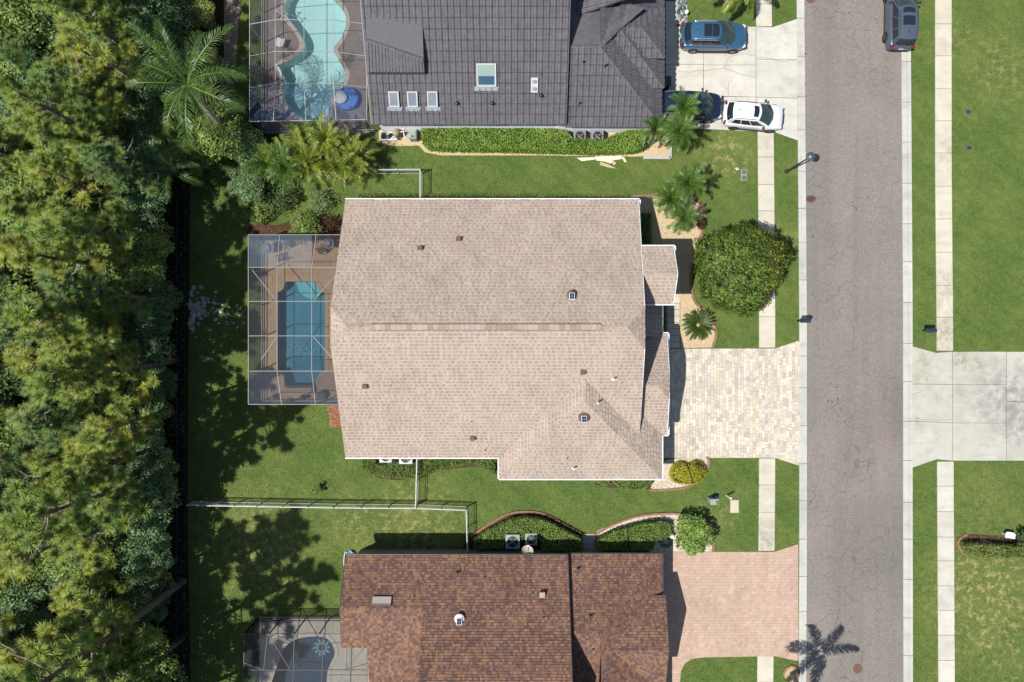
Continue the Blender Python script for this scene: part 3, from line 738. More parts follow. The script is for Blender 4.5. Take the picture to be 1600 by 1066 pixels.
def shingles(mb, c, course, wlo, whi, lift, pal, gap=0.0, pal2=None):
    c = [Vector(p) for p in c]; u, v, n = plane_frame(c); o = c[0]
    uv = [((p-o).dot(u), (p-o).dot(v)) for p in c]
    v0 = min(b for a, b in uv); vm = max(b for a, b in uv); e = 1e-4
    P = lambda a, b, h: o+u*a+v*b+n*h
    while v0 < vm-1e-3:
        v1 = min(v0+course, vm)
        r0 = urange(uv, v0+e); r1 = urange(uv, v1-e)
        if r0 and r1:
            lo, hi = min(r0[0], r1[0]), max(r0[1], r1[1]); a = lo-random.uniform(0, whi); kk = random.randrange(2)
            while a < hi:
                b2 = a+random.uniform(wlo, whi)
                A0, B0 = max(a, r0[0]), min(b2-gap, r0[1]); A1, B1 = max(a, r1[0]), min(b2-gap, r1[1])
                if B0 > A0 or B1 > A1:
                    B0 = max(A0, B0) if B0 > A0 else A0; 
                    if B1 <= A1: A1 = B1 = min(max((A0+B0)/2, r1[0]), r1[1])
                    if B0 <= A0: A0 = B0 = min(max((A1+B1)/2, r0[0]), r0[1])
                    h = lift*random.uniform(.55, 1.25); kk += 1; t = random.choice(pal2 if pal2 and kk % 2 else pal); j = random.uniform(.96, 1.04)*(1+.05*math.sin(a*1.9+v0*.7)*math.sin(v0*2.3+a*.4)); t = tuple(q*j for q in t)
                    vs = [P(A0, v0, h), P(B0, v0, h), P(B1, v1+.01, .005), P(A1, v1+.01, .005), P(A0, v0, 0), P(B0, v0, 0)]
                    if pal2:     # two-layer shingle: the tooth below, the plain top strip above it
                        s_ = .60; L_ = lambda p, q: p+(q-p)*s_
                        m0, m1 = L_(vs[0], vs[3]), L_(vs[1], vs[2]); vs += [m0, m1]; tb_ = tuple(q*random.uniform(.98,1.03) for q in (1.16,1.15,1.14))
                        mb.add(vs, [(0,1,7,6), (4,5,1,0)], t); mb.add(vs, [(6,7,2,3)], tb_)
                    else: mb.add(vs, [(0,1,2,3), (4,5,1,0), (4,0,3), (5,2,1)], t)
                a = b2
        v0 = v1
def caps(mb, a, b, pal, step=.3, w=.3, h=.03, ov=1.0):
    """ridge or hip caps: short folded pieces laid one over the next"""
    a = Vector(a); b = Vector(b); d = (b-a); L = d.length; d.normalize(); s = d.cross(Z3).normalized(); up = s.cross(d)
    k = max(1, int(L/step))
    for i in range(k):
        p, q = a+d*(L*i/k), a+d*(L*(i+ov)/k); t = random.choice(pal); lift = h*random.uniform(.8, 1.2)
        vs = [p+s*w/2-up*(w*.22-.015), p+up*(lift+.012), p-s*w/2-up*(w*.22-.015), q+s*w/2-up*(w*.22-.03), q+up*.012, q-s*w/2-up*(w*.22-.03)]
        mb.add(vs, [(0,1,4,3), (1,2,5,4), (0,2,1), (3,4,5)], t)
def gutter(house, a, b, m='white', w=.08, h=.14):
    mb = MB(); mb.beam(a, b, w, h); mb.build('gutter', X[m], house, world=True)
def extrude_walls(house, poly, z1, m, z0=-.05):
    mb = MB(); mb.prism(poly, z0, z1); return mb.build('wall', X[m], house, world=True)
def wall_window(house, c, d, n, frame='white'):
    """c centre on the wall, d (width, height), n outward direction (x,y)"""
    t = Vector((-n[1], n[0], 0)); N = Vector((n[0], n[1], 0)); c = Vector(c)
    M = Matrix((t, N, Z3)).transposed()
    mb = MB(); w, h = d
    for sx, sz, ww, hh in ((0, h/2, w+.12, .07), (0, -h/2, w+.12, .07), (-w/2, 0, .07, h), (w/2, 0, .07, h), (0, 0, .04, h)):
        mb.box(c+t*sx+Z3*sz+N*.03, (ww, .08, hh), M=M)
    f = mb.build('window', X[frame], house, world=True)
    mb = MB(); mb.box(c+N*.015, (w, .03, h), M=M); mb.build('pane', X['glass'], f, world=True)
def roof_point(px, py, zf):
    """ground position whose roof point (height zf(x,y)) shows at that photo pixel"""
    z = 4.0
    for _ in range(25): p = W(px, py, z); z = zf(p.x, p.y)
    return W(px, py, z)
def roof_vent(house, p, kind):
    mb = MB(); x, y, z = p
    if kind == 'box':
        mb.box((x, y, z+.09), (.26, .24, .24)); mb.box((x+.02, y, z+.22), (.32, .28, .03)); mb.build('box_vent', X['rust'], house, world=True)
    elif kind == 'pipe':
        mb.lathe((x, y, z-.1), [(.16,0),(.13,.12),(.055,.16),(.055,.62),(.05,.62)], 12); mb.build('vent_pipe', X['lead'], house, world=True)
    elif kind == 'dark_pipe':
        mb.lathe((x, y, z-.1), [(.14,0),(.11,.12),(.05,.16),(.05,.5),(.045,.5)], 12); mb.build('vent_pipe', X['black'], house, world=True)
    elif kind == 'ball':
        mb.lathe((x, y, z-.05), [(.07,0),(.07,.16),(.12,.2),(.13,.27),(.09,.33),(.01,.35)], 12); mb.build('vent_cowl', X['black'], house, world=True)
    elif kind == 'stub':
        mb.lathe((x, y, z-.05), [(.045,0),(.045,.18),(.03,.19)], 10); mb.build('vent_stub', X['black'], house, world=True)
    elif kind == 'pale_box':
        mb.box((x, y, z+.1), (.3, .3, .26)); mb.box((x, y, z+.25), (.36, .36, .04)); mb.build('box_vent', mat('vent_beige', lin(176,160,140), lin(190,174,154)), house, world=True)
def solar_fan(house, p, tilt=(0,0), dome='rust', r=.32):
    x, y, z = p; mb = MB(); mb.lathe((x, y, z-.15), [(r*.8,0),(r*.8,.2),(r,.24),(r*.98,.31),(r*.7,.37),(.02,.39)], 20, ); f = mb.build('attic_fan', X[dome], house, world=True, smooth=False)
    mb = MB(); M = Matrix.Rotation(R(-14), 3, 'X'); mb.box((x, y-.1, z+.33), (.34, .42, .03), M=M); pnl = mb.build('solar_panel', X['white'], f, world=True)
    mb = MB()
    for i in (-1, 1):
        for jj in (-1, 1): 
            mb.box(Vector((x, y-.1, z+.33))+M @ Vector((i*.075, jj*.095, .018)), (.14, .18, .012), M=M)
    mb.build('solar_cell', X['solar'], f, world=True)

# ---------------------------------------------------------------- tan house (the middle one)
SLP = .5; E = 2.7
TAN = [(1.04,1.03,1.02),(1.0,.99,.98),(1.08,1.08,1.08),(1.1,1.1,1.11),(1.05,1.04,1.04),(.96,.93,.91)]
TAN2 = [(.88,.82,.79),(.83,.76,.72),(.93,.89,.87),(.86,.79,.75),(1.02,1.0,.99),(.9,.84,.8)]
h1 = thing('house', (-1.3, .8, 0), 'one-storey house with the pale tan shingle roof between the grey and brown roofs', 'house', 'houses on the street')
yN, yS, yr = 9.49, -7.81, .84; zr = E+(yN-yr)*SLP
xW, xE, xEp = -11.17, 8.48, 8.17; cl = 1.3; zc = zr-cl*SLP
V = Vector
roof1 = MB(); sh1 = MB(); cap1 = MB()
def plane1(c, pal=TAN, course=.24, wl=.12, wh=.21, lift=.055):
    c = [V(p) for p in c]; deck_slab(roof1, c); shingles(sh1, c, course, wl, wh, lift, pal, pal2=TAN2)
RL, RR = (xW+1.15, yr, zr), (xEp-1.15, yr, zr)
plane1([(xE,yN,E),(xW,yN,E),(xW,yr+cl,zc),RL,RR,(xEp,yr+cl,zc)])
plane1([(xW,yS,E),(xE,yS,E),(xEp,yr-cl,zc),RR,RL,(xW,yr-cl,zc)])
plane1([(xW,yr+cl,zc),(xW,yr-cl,zc),RL]); plane1([(xEp,yr-cl,zc),(xEp,yr+cl,zc),RR])
# south-east garage hip
gx0, gx1, gy = -.86, 10.04, -9.23; gm = (gx0+gx1)/2; gz = E+(gx1-gx0)/2*SLP; gap_ = gy+(gx1-gx0)/2
plane1([(gx0,gy,E),(gx1,gy,E),(gm,gap_,gz)])
plane1([(gx1,gy,E),(gx1,-2.2,E),(gm,-2.2,gz),(gm,gap_,gz)])
plane1([(gx0,-2.2,E),(gx0,gy,E),(gm,gap_,gz),(gm,-2.2,gz)])
# east gable over the garage door, its peak clipped
fy0, fy1, fx, fxp = -6.31, .515, 10.39, 10.24; fr = (fy0+fy1)/2; fz = E+(fy1-fy0)/2*SLP; fc = .83; fzc = fz-fc*SLP
plane1([(fx,fy1,E),(8.0,fy1,E),(6.6,fr,fz),(fxp-.8,fr,fz),(fxp,fr+fc,fzc)])
plane1([(6.6,fy0,E),(fx,fy0,E),(fxp,fr-fc,fzc),(fxp-.8,fr,fz),(6.6,fr,fz)])
plane1([(fxp,fr-fc,fzc),(fxp,fr+fc,fzc),(fxp-.8,fr,fz)])
# low roof of the entry
plane1([(10.04,.3,E),(10.04,2.6,E),(8.0,2.6,E+.95),(8.0,.3,E+.95)])
# entry porch gable
pe = 4.35; py0, py1, pxx = W2(0,475,pe)[1], W2(0,385,pe)[1], W2(1052,0,pe)[0]; pm = (py0+py1)/2; pz = pe+(py1-py0)/2*.5
plane1([(pxx,py1,pe),(7.6,py1,pe),(7.6,pm,pz),(pxx+.05,pm,pz)]); plane1([(7.6,py0,pe),(pxx,py0,pe),(pxx+.05,pm,pz),(7.6,pm,pz)])
rf = roof1.build('roof', X['shingle_tan'], h1, world=True)
sh1.build('shingles', X['shingle_tan'], rf, world=True, kind='stuff')
RID = [(1.06,1.05,1.04),(.92,.87,.83),(1.12,1.12,1.12),(.88,.77,.71),(1.02,.99,.96)]
LT = [(1.02,1.0,.98),(.96,.93,.9),(1.08,1.06,1.04)]
a0 = W(578,510,zr); a1 = W(940,510,zr); a0.y = a1.y = yr; a0.z = a1.z = zr+.03
rv = MB(); 
for i in range(44):
    p = a0+(a1-a0)*(i/44); q = a0+(a1-a0)*((i+.97)/44); rv.box((p+q)/2+V((0,0,.02)), ((q-p).length, .34, .05), tint=random.choice(RID))
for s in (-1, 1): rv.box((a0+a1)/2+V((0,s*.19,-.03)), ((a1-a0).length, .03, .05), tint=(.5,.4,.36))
rv.build('ridge_vent', X['shingle_tan'], rf, world=True)
caps(cap1, RL, a0-V((.05,0,.03)), RID); caps(cap1, a1+V((.05,0,-.03)), RR, RID)
for a, b2 in (((xW,yr+cl,zc),RL), ((xW,yr-cl,zc),RL), ((xEp,yr+cl,zc),RR), ((xEp,yr-cl,zc),RR), ((gx0,gy,E),(gm,gap_,gz)), ((gx1,gy,E),(gm,gap_,gz)), ((gm,gap_,gz),(gm,-2.4,gz)), ((7.6,fr,fz),(fxp-.8,fr,fz)), ((fxp,fr+fc,fzc),(fxp-.8,fr,fz)), ((fxp,fr-fc,fzc),(fxp-.8,fr,fz)), ((8.0,pm,pz),(pxx,pm,pz))):
    caps(cap1, a, b2, LT, .24, .26, .02)
cap1.build('hip_caps', X['shingle_tan'], rf, world=True, kind='stuff')
gz_ = E-.06
for a, b2 in (((xW-.02,yN+.05,gz_),(xE+.06,yN+.05,gz_)), ((xW-.02,yS-.05,gz_),(gx0-.12,yS-.05,gz_)), ((gx0-.06,yS-.05,gz_),(gx0-.06,gy-.1,gz_)), ((gx0-.1,gy-.06,gz_),(gx1+.1,gy-.06,gz_)), ((gx1+.06,gy,gz_),(gx1+.06,fy0,gz_)),
              ((10.1,fy1+.02,gz_),(10.1,2.55,gz_)), ((8.4,py1+.05,pe-.06),(pxx+.1,py1+.05,pe-.06)), ((8.3,py0-.05,pe-.06),(pxx+.1,py0-.05,pe-.06)), ((gx1,fy0-.03,gz_),(fx+.1,fy0-.03,gz_)), ((gx1,fy1+.03,gz_),(fx+.1,fy1+.03,gz_))):
    gutter(h1, a, b2)
for a, b2 in (((xW+.06,yN,E-.16),(xW+.06,yr+cl,zc-.16)), ((xW+.06,yr-cl,zc-.16),(xW+.06,yS,E-.16)), ((xW+.06,yr+cl,zc-.16),(xW+.06,yr-cl,zc-.16)), ((xE+.02,yN,E-.06),(xEp+.02,yr+cl,zc-.06)), ((xEp+.02,yr+cl,zc-.06),(xEp+.02,yr-cl,zc-.06)), ((xEp+.02,yr-cl,zc-.06),(xE-.1,-5.2,E+1.2)),
              ((fx+.02,fy0,E-.06),(fxp+.02,fr-fc,fzc-.06)), ((fxp+.02,fr+fc,fzc-.06),(fx+.02,fy1,E-.06)), ((fxp+.02,fr-fc,fzc-.06),(fxp+.02,fr+fc,fzc-.06)), ((pxx+.02,py0,pe-.06),(pxx+.07,pm,pz-.06)), ((pxx+.07,pm,pz-.06),(pxx+.02,py1,pe-.06))):
    mb = MB(); mb.beam(a, b2, .035, .16); mb.build('fascia', X['white'], h1, world=True)
# eave returns at the feet of the gables, white from above
for x, y in ((xE+.08, yN-.95), (pxx+.1, py1-.5), (fx+.1, fy1-.55), (fx+.1, fy0+.55)):
    mb = MB(); zz = (pe if abs(x-pxx-.1) < .01 else E)-.1; mb.box((x, y, zz), (.16, 1.9 if x < 9 else 1.05, .12)); mb.build('eave_return', X['white'], h1, world=True)
# walls
wl = MB(); ov = .42
wl.prism([(xW+ov,yS+ov),(xEp-ov,yS+ov),(xEp-ov,yN-ov),(xW+ov,yN-ov)], -.05, E-.02)
for xx, s in ((xW+ov, -1), (xEp-ov, 1)):
    wl.add([(xx,yN-ov,E-.02),(xx,yS+ov,E-.02),(xx,yr-cl,zc-.12),(xx,yr+cl,zc-.12)], [(0,1,2,3)] if s < 0 else [(3,2,1,0)])
wl.prism([(gx0+ov,gy+ov),(gx1-ov,gy+ov),(gx1-ov,-5.5),(gx0+ov,-5.5)], -.05, E-.021)
wl.prism([(7.0,fy0+.3),(fx-.35,fy0+.3),(fx-.35,fy1-.3),(7.0,fy1-.3)], -.05, E-.022)
wl.add([(fx-.35,fy1-.3,E-.02),(fx-.35,fy0+.3,E-.02),(fx-.35,fr-fc,fzc-.12),(fx-.35,fr+fc,fzc-.12)], [(3,2,1,0)])
wl.prism([(7.4,py0+.3),(8.6,py0+.3),(8.6,py1-.3),(7.4,py1-.3)], -.05, pe-.02)
for yy in (py0+.45, py1-.45): wl.box((pxx-.45, yy, pe/2-.05), (.4, .4, pe))
wl.add([(pxx-.3,py1-.3,pe-.02),(pxx-.3,py0+.3,pe-.02),(pxx-.3,pm,pz-.15)], [(2,1,0)])
wl.build('wall', X['wall_tan'], h1, world=True)
mb = MB(); mb.box((fx-.33, fr, 1.1), (.06, 4.9, 2.15))
for i in range(4): mb.box((fx-.29, fr, .3+i*.54), (.03, 4.8, .44))
mb.build('garage_door', X['white'], h1, world=True)
mb = MB(); mb.box((8.62, pm, 1.05), (.06, 1.0, 2.1)); mb.build('front_door', X['rust'], h1, world=True)
wall_window(h1, (xEp-ov, 7.6, 1.5), (1.6, 1.4), (1, 0)); wall_window(h1, (2, yN-ov, 1.5), (1.6, 1.3), (0, 1)); wall_window(h1, (-6, yN-ov, 1.5), (1.6, 1.3), (0, 1)); wall_window(h1, (-5, yS+ov, 1.5), (1.6, 1.3), (0, -1)); wall_window(h1, (4, gy+ov, 1.5), (1.4, 1.2), (0, -1)); wall_window(h1, (xW+ov, 5, 1.2), (2.4, 2.0), (-1, 0)); wall_window(h1, (xW+ov, -3, 1.2), (2.4, 2.0), (-1, 0))
zmain = lambda x, y: E+SLP*min(yN-y, y-yS)
zgar = lambda x, y: max(zmain(x, y), E+SLP*min(x-gx0, gx1-x, y-gy))
for x, y in ((656,388),(716,374),(570,604),(738,685),(910,582)): roof_vent(h1, roof_point(x, y, zgar), 'box')
for x, y in ((958,592),(933,629),(896,731)): roof_vent(h1, roof_point(x, y, zgar), 'pipe')
for x, y in ((737,659),(758,703),(886,716)): roof_vent(h1, roof_point(x, y, zgar), 'stub')
solar_fan(h1, roof_point(893,461,zmain), dome='rust', r=.3); solar_fan(h1, roof_point(912,652,zgar), dome='rust', r=.36)

# ---------------------------------------------------------------- brown house
BRN = [(1,.97,.95),(.72,.7,.74),(1.25,1.0,.78),(.9,.82,.8),(1.12,.92,.76),(.62,.62,.68),(1.0,.86,.76),(1.35,1.08,.84),(.8,.72,.7),(1.15,1.05,1.0)]
BR_K = [tuple(lin(*c)[i]/lin(158,125,104)[i] for i in range(3)) for c in ((109,84,77),(124,95,82),(142,106,85),(153,117,91),(118,91,84),(104,83,80),(136,104,87),(147,112,90),(129,101,89),(119,90,77))]
h2 = thing('house', (-.8, -20, 0), 'one-storey house with the speckled brown shingle roof at the bottom of the photo', 'house', 'houses on the street')
roof2 = MB(); sh2 = MB(); cap2 = MB()
def plane2(c, k=1.0):
    c = [V(p) for p in c]; deck_slab(roof2, c); shingles(sh2, c, .175, .10, .20, .035, [tuple(q*k for q in t) for t in BR_K])
by = -14.38; bxw = W2(540,0,E)[0]; bxe = W2(887,0,E)[0]; bridge = -23.0; bz = E+(by-bridge)*SLP
bwx = W2(660,0,4.2)[0]; wr_y = -17.34; wz = E+(by-wr_y)*SLP
plane2([(bxe,by,E),(bxw,by,E),(bxw,wr_y,wz),(bwx,wr_y,wz),(bwx,bridge,bz),(bxe,bridge,bz)][0:1]+[(bwx,by,E),(bwx,bridge,bz),(bxe,bridge,bz)])
plane2([(bwx,by,E),(bxw,by,E),(bxw,wr_y,wz),(bwx,wr_y,wz)])
wzb = lambda y: wz-(wr_y-y)*.16
plane2([(bxw,-20.1,wzb(-20.1)),(bwx,-20.1,wzb(-20.1)),(bwx,wr_y,wz),(bxw,wr_y,wz)], 1.1)  # wing tint raised: brighter shading of its slope put into the shingle colour
plane2([(W2(575,0,3.6)[0],-26,wzb(-26)),(bwx,-26,wzb(-26)),(bwx,-20.1,wzb(-20.1)),(W2(575,0,3.6)[0],-20.1,wzb(-20.1))], 1.1)
plane2([(bwx,-31.6,E),(bxe,-31.6,E),(bxe,bridge,bz),(bwx,bridge,bz)])
# garage side: hip and east gable
EG = E-.36; hx = 10.15; hy = -14.42; hr = 4.4; hz = EG+hr*SLP
plane2([(hx,hy,EG),(bxe-.3,hy,EG),(bxe-.3,hy-hr,hz),(hx-hr,hy-hr,hz)])
plane2([(hx,-31.6,EG),(hx,hy,EG),(hx-hr,hy-hr,hz),(hx-hr,-27.2,hz)])
plane2([(bxe-.3,-31.6,EG),(hx,-31.6,EG),(hx-hr,-27.2,hz),(bxe-.3,-27.2,hz)])
g2y0, g2y1, g2r, g2z, g2x = -23.04, -17.04, -20.04, 4.2, 10.3
plane2([(g2x,g2y1,E),(7.0,g2y1,E),(5.6,g2r,g2z+.01),(g2x-.12,g2r,g2z)])
plane2([(5.6,g2y0,E),(g2x,g2y0,E),(g2x-.12,g2r,g2z),(5.6,g2r,g2z)])
plane2([(bxe-.3,-26,EG),(hx-hr,-26,EG),(hx-hr,hy-hr,hz),(bxe-.3,hy-hr,hz)])
rf2 = roof2.build('roof', X['shingle_brown'], h2, world=True)
sh2.build('shingles', X['shingle_brown'], rf2, world=True, kind='stuff')
for a, b2 in (((bxw,wr_y,wz),(bwx,wr_y,wz)), ((hx,hy,EG),(hx-hr,hy-hr,hz)), ((bxe+.2,hy-hr,hz),(hx-hr,hy-hr,hz)), ((6.2,g2r,g2z),(g2x-.1,g2r,g2z)), ((bwx,bridge,bz),(bxe,bridge,bz))):
    caps(cap2, a, b2, BR_K, .2, .26, .02)
cap2.build('hip_caps', X['shingle_brown'], rf2, world=True, kind='stuff')
for a, b2 in (((bxw,by+.04,gz_),(bxe,by+.04,gz_)), ((bxe,hy+.04,gz_-.36),(hx+.05,hy+.04,gz_-.36)), ((hx+.04,hy,gz_-.36),(hx+.04,g2y1,gz_-.36))):
    gutter(h2, a, b2, 'alu_bronze', .09, .12)
for a, b2 in (((bxe+.02,by,E-.06),(bxe+.02,bridge,bz-.06)), ((g2x+.02,g2y1,E-.06),(g2x-.1,g2r,g2z-.06)), ((g2x-.1,g2r,g2z-.06),(g2x+.02,g2y0,E-.06)), ((bxw-.02,by,E-.06),(bxw-.02,wr_y,wz-.06)), ((bxw-.02,wr_y,wz-.06),(bxw-.02,-20.1,wzb(-20.1)-.06))):
    mb = MB(); mb.beam(a, b2, .05, .16); mb.build('fascia', X['alu_bronze'], h2, world=True)
wl = MB(); ov = .42
wl.prism([(bxw+ov,by-ov),(bxw+ov,-20),(bxw+2,-20),(bxw+2,-31),(bxe-ov,-31),(bxe-ov,by-ov)], -.05, E-.02)
wl.add([(bxe-ov,by-ov,E-.02),(bxe-ov,-31,E-.02),(bxe-ov,bridge,bz-.15)], [(2,1,0)])
wl.add([(bxw+ov,by-ov,E-.02),(bxw+ov,-19.9,E-.02),(bxw+ov,wr_y,wz-.15)], [(0,1,2)])
wl.prism([(bxe-ov-.1,hy-ov),(hx-ov,hy-ov),(hx-ov,-31),(bxe-ov-.1,-31)], -.05, EG-.021)
wl.prism([(7.5,g2y1-.3),(g2x-.35,g2y1-.3),(g2x-.35,g2y0+.3),(7.5,g2y0+.3)], -.05, E-.022)
wl.add([(g2x-.35,g2y1-.3,E-.02),(g2x-.35,g2y0+.3,E-.02),(g2x-.35,g2r,g2z-.12)], [(2,1,0)])
wl.build('wall', X['wall_brown'], h2, world=True)
mb = MB(); mb.box((g2x-.33, g2r, 1.1), (.06, 4.6, 2.15)); 
for i in range(4): mb.box((g2x-.29, g2r, .3+i*.54), (.03, 4.5, .44))
mb.build('garage_door', X['white'], h2, world=True)
wn = by-ov
wall_window(h2, (W2(687,0,1.6)[0], wn, 1.75), (.75, .9), (0, 1), 'alu_white')
for x in (769,781,793): wall_window(h2, (W2(x,0,2)[0], wn, 2.1), (.28, .3), (0, 1), 'alu_white')
wall_window(h2, (W2(864,0,2)[0], wn, 1.9), (.6, .6), (0, 1), 'alu_bronze')
z2 = lambda x, y: (E+SLP*(by-y)) if x < bxe else EG+SLP*min(hy-y, max(hx-x, 0)) if y > -18.7 else 4.0
for x, y, k in ((715,894,'dark_pipe'),(757,901,'stub'),(847,928,'pale_box'),(849,965,'stub'),(903,888,'dark_pipe'),(922,962,'dark_pipe'),(926,1012,'dark_pipe')): roof_vent(h2, roof_point(x, y, z2), k)
solar_fan(h2, roof_point(718,966,z2), dome='lead', r=.33)
p = roof_point(597,938,z2); mb = MB(); Mx = Matrix.Rotation(math.atan(-SLP), 3, 'X')
mb.box((p.x, p.y, p.z+.10), (1.22, .5, .14), M=Mx); mb.box((p.x, p.y-.22, p.z+.22), (1.24, .1, .16), M=Mx, tint=(.45,.42,.42)); mb.build('ridge_cowl', mat('cowl_grey', lin(172,160,156), lin(188,176,170)), h2, world=True)
# satellite dish on its bracket on the north wall
d = W(824,862,2.5); mb = MB(); 
prof = [(0.0,-.09),(.15,-.075),(.28,-.03),(.36,.03)]
seg = 20; vs = []; fs = []
Md = (Matrix.Rotation(R(-38), 3, 'X') @ Matrix.Rotation(R(10), 3, 'Y'))
for r, z in prof:
    for k in range(seg): a = 2*math.pi*k/seg; vs.append(V((d.x, d.y+.05, d.z)) + Md @ V((r*1.12*math.cos(a), r*math.sin(a), z)))
for i in range(len(prof)-1):
    for k in range(seg): fs.append((i*seg+k, i*seg+(k+1) % seg, (i+1)*seg+(k+1) % seg, (i+1)*seg+k))
dm = MB(); dm.add(vs, fs); dish = dm.build('dish', mat('dish_beige', lin(206,192,164), lin(220,206,180)), h2, world=True)
mb = MB(); mb.tube([(d.x, by-ov, d.z-.5), (d.x, d.y-.05, d.z-.2), (d.x, d.y+.05, d.z)], .03); mb.tube([(d.x, d.y, d.z-.1), (d.x+.02, d.y+.42, d.z+.1), (d.x+.03, d.y+.52, d.z+.32)], .022); mb.box((d.x+.03, d.y+.5, d.z+.36), (.2, .1, .1)); mb.build('dish_arm', X['ac'], dish, world=True)

# ---------------------------------------------------------------- grey house
h3 = thing('house', (.5, 20, 0), 'one-storey house with the dark grey tiled roof and skylights at the top of the photo', 'house', 'houses on the street')
GT = [(1,1,1),(.95,.95,.95),(1.05,1.05,1.05),(.98,.97,1.0),(1.02,1.0,.98)]
roof3 = MB(); rest3 = MB(); cap3 = MB()
TW, TL = .40, .645
def tile_shape():
    vs = []; prof = [(0,.012),(.10,.062),(.22,.075),(.32,.05),(.40,.012),(.5,.006),(1.0,.006)]
    prof = [(0,.006),(.08,.045),(.2,.066),(.34,.066),(.46,.045),(.54,.008),(.98,.006)]
    for u, h in prof: vs.append((u*TW, 0, h+.035))
    for u, h in prof: vs.append((u*TW, TL+.03, h+.004))
    for u, h in prof: vs.append((u*TW, 0, 0))
    n = len(prof)
    for u, h in prof: vs.append((u*TW, TL-.055, h+.007))
    fs = [(i, i+1, 3*n+i+1, 3*n+i) for i in range(n-1)]+[(2*n+i, 2*n+i+1, i+1, i) for i in range(n-1)]+[(3*n+i, 3*n+i+1, n+i+1, n+i) for i in range(n-1)]
    return vs, fs
tvs, tfs = tile_shape()
tvars = []
for t in GT:
    m = MB(); m.add(tvs, tfs[:12], t); m.add(tvs, tfs[12:], (.5,.5,.52)); tvars.append(m.mesh('tile', X['tile_grey']))  # dark head strip: the shade line between courses painted into the tint
tile_jobs = []
def clip_tile(uv, a, v0, P):
    sgn = 1 if sum(uv[i][0]*uv[(i+1) % len(uv)][1]-uv[(i+1) % len(uv)][0]*uv[i][1] for i in range(len(uv))) > 0 else -1
    t = random.choice(GT)
    for fi, f in enumerate(tfs):
        p = [(tvs[i][0]+a, tvs[i][1]+v0, tvs[i][2]) for i in f]
        for i in range(len(uv)):
            (x0, y0), (x1, y1) = uv[i], uv[(i+1) % len(uv)]
            if abs(y1-y0) < 1e-4 and y1 < v0+.01: continue
            sd = lambda q: sgn*((x1-x0)*(q[1]-y0)-(y1-y0)*(q[0]-x0))
            out = []
            for j in range(len(p)):
                q, w = p[j], p[(j+1) % len(p)]; sq, sw = sd(q), sd(w)
                if sq >= 0: out.append(q)
                if (sq >= 0) != (sw >= 0): k = sq/(sq-sw); out.append(tuple(q[d]+(w[d]-q[d])*k for d in range(3)))
            p = out
            if len(p) < 3: break
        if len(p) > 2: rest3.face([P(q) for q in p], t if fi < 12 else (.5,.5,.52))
def plane3(c, tile=True, pri=0):
    c = [V(p) for p in c]; deck_slab(roof3, c)
    if not tile: return
    u, v, n = plane_frame(c); o = c[0]; uv = [((p-o).dot(u), (p-o).dot(v)) for p in c]
    v0 = min(b for a, b in uv); vm = max(b for a, b in uv)
    u0 = min(a for a, b in uv)
    while v0 < vm-.1:
        r = urange(uv, min(v0+TL*.5, vm-.01))
        if r:
            a = u0
            while a < r[1]+TW*.4:
                if a > r[0]-TW*1.2: 
                    M = Matrix((u, v, n)).transposed().to_4x4(); M.translation = o+u*a+v*v0+n*.004
                    cr_ = [(a, v0), (a+TW, v0), (a+TW, v0+TL), (a, v0+TL)]
                    ic = inside(uv, np.array([q[0] for q in cr_]), np.array([q[1]+(.001 if q[1] == v0 else -.001) for q in cr_]))
                    if ic.all(): tile_jobs.append((pri, M))
                    else: clip_tile(uv, a, v0, lambda q: o+u*q[0]+v*q[1]+n*(q[2]+.004))
                a += TW
        v0 += TL
gy3 = 14.59; gxe = W2(884,0,E)[0]; gxw = -9.42; gr = 23.4; grz = E+(gr-gy3)*SLP
plane3([(gxw,gy3,E),(gxe,gy3,E),(gxe,gr,grz),(gxw,gr,grz)], pri=0)
plane3([(gxe,32.2,E),(gxw,32.2,E),(gxw,gr,grz),(gxe,gr,grz)], tile=False)
# low block at the west end of that roof: tiled skirt and flat membrane
mz0 = 4.55; sx0 = W2(575,0,mz0)[0]; sx1 = W2(663,0,mz0)[0]; sy = W2(0,113,mz0)[1]
q0 = W(577,63,mz0+.75); q1 = W(661,93,mz0+.42)
SK = [V((sx0,sy,mz0)), V((sx1,sy,mz0)), V((sx1,q1.y,mz0+.42)), V((sx0+.08,q0.y,mz0+.80))]
deck_slab(roof3, SK, .3)
for i in range(17):
    a = SK[0]+(SK[1]-SK[0])*((i+.2)/17); b2 = SK[3]+(SK[2]-SK[3])*((i+.2)/17)
    roof3.beam(a+V((0,0,.03)), b2+V((0,0,.03)), .12, .06)
FL = [V((sx0+.08,q0.y,mz0+.80)), V((sx1,q1.y,mz0+.42)), V((sx1,26,6.9)), V((sx0+.08,26,6.9))]
fm = MB(); deck_slab(fm, [FL[0], FL[1], FL[2]], .25); deck_slab(fm, [FL[0], FL[2], FL[3]], .25)
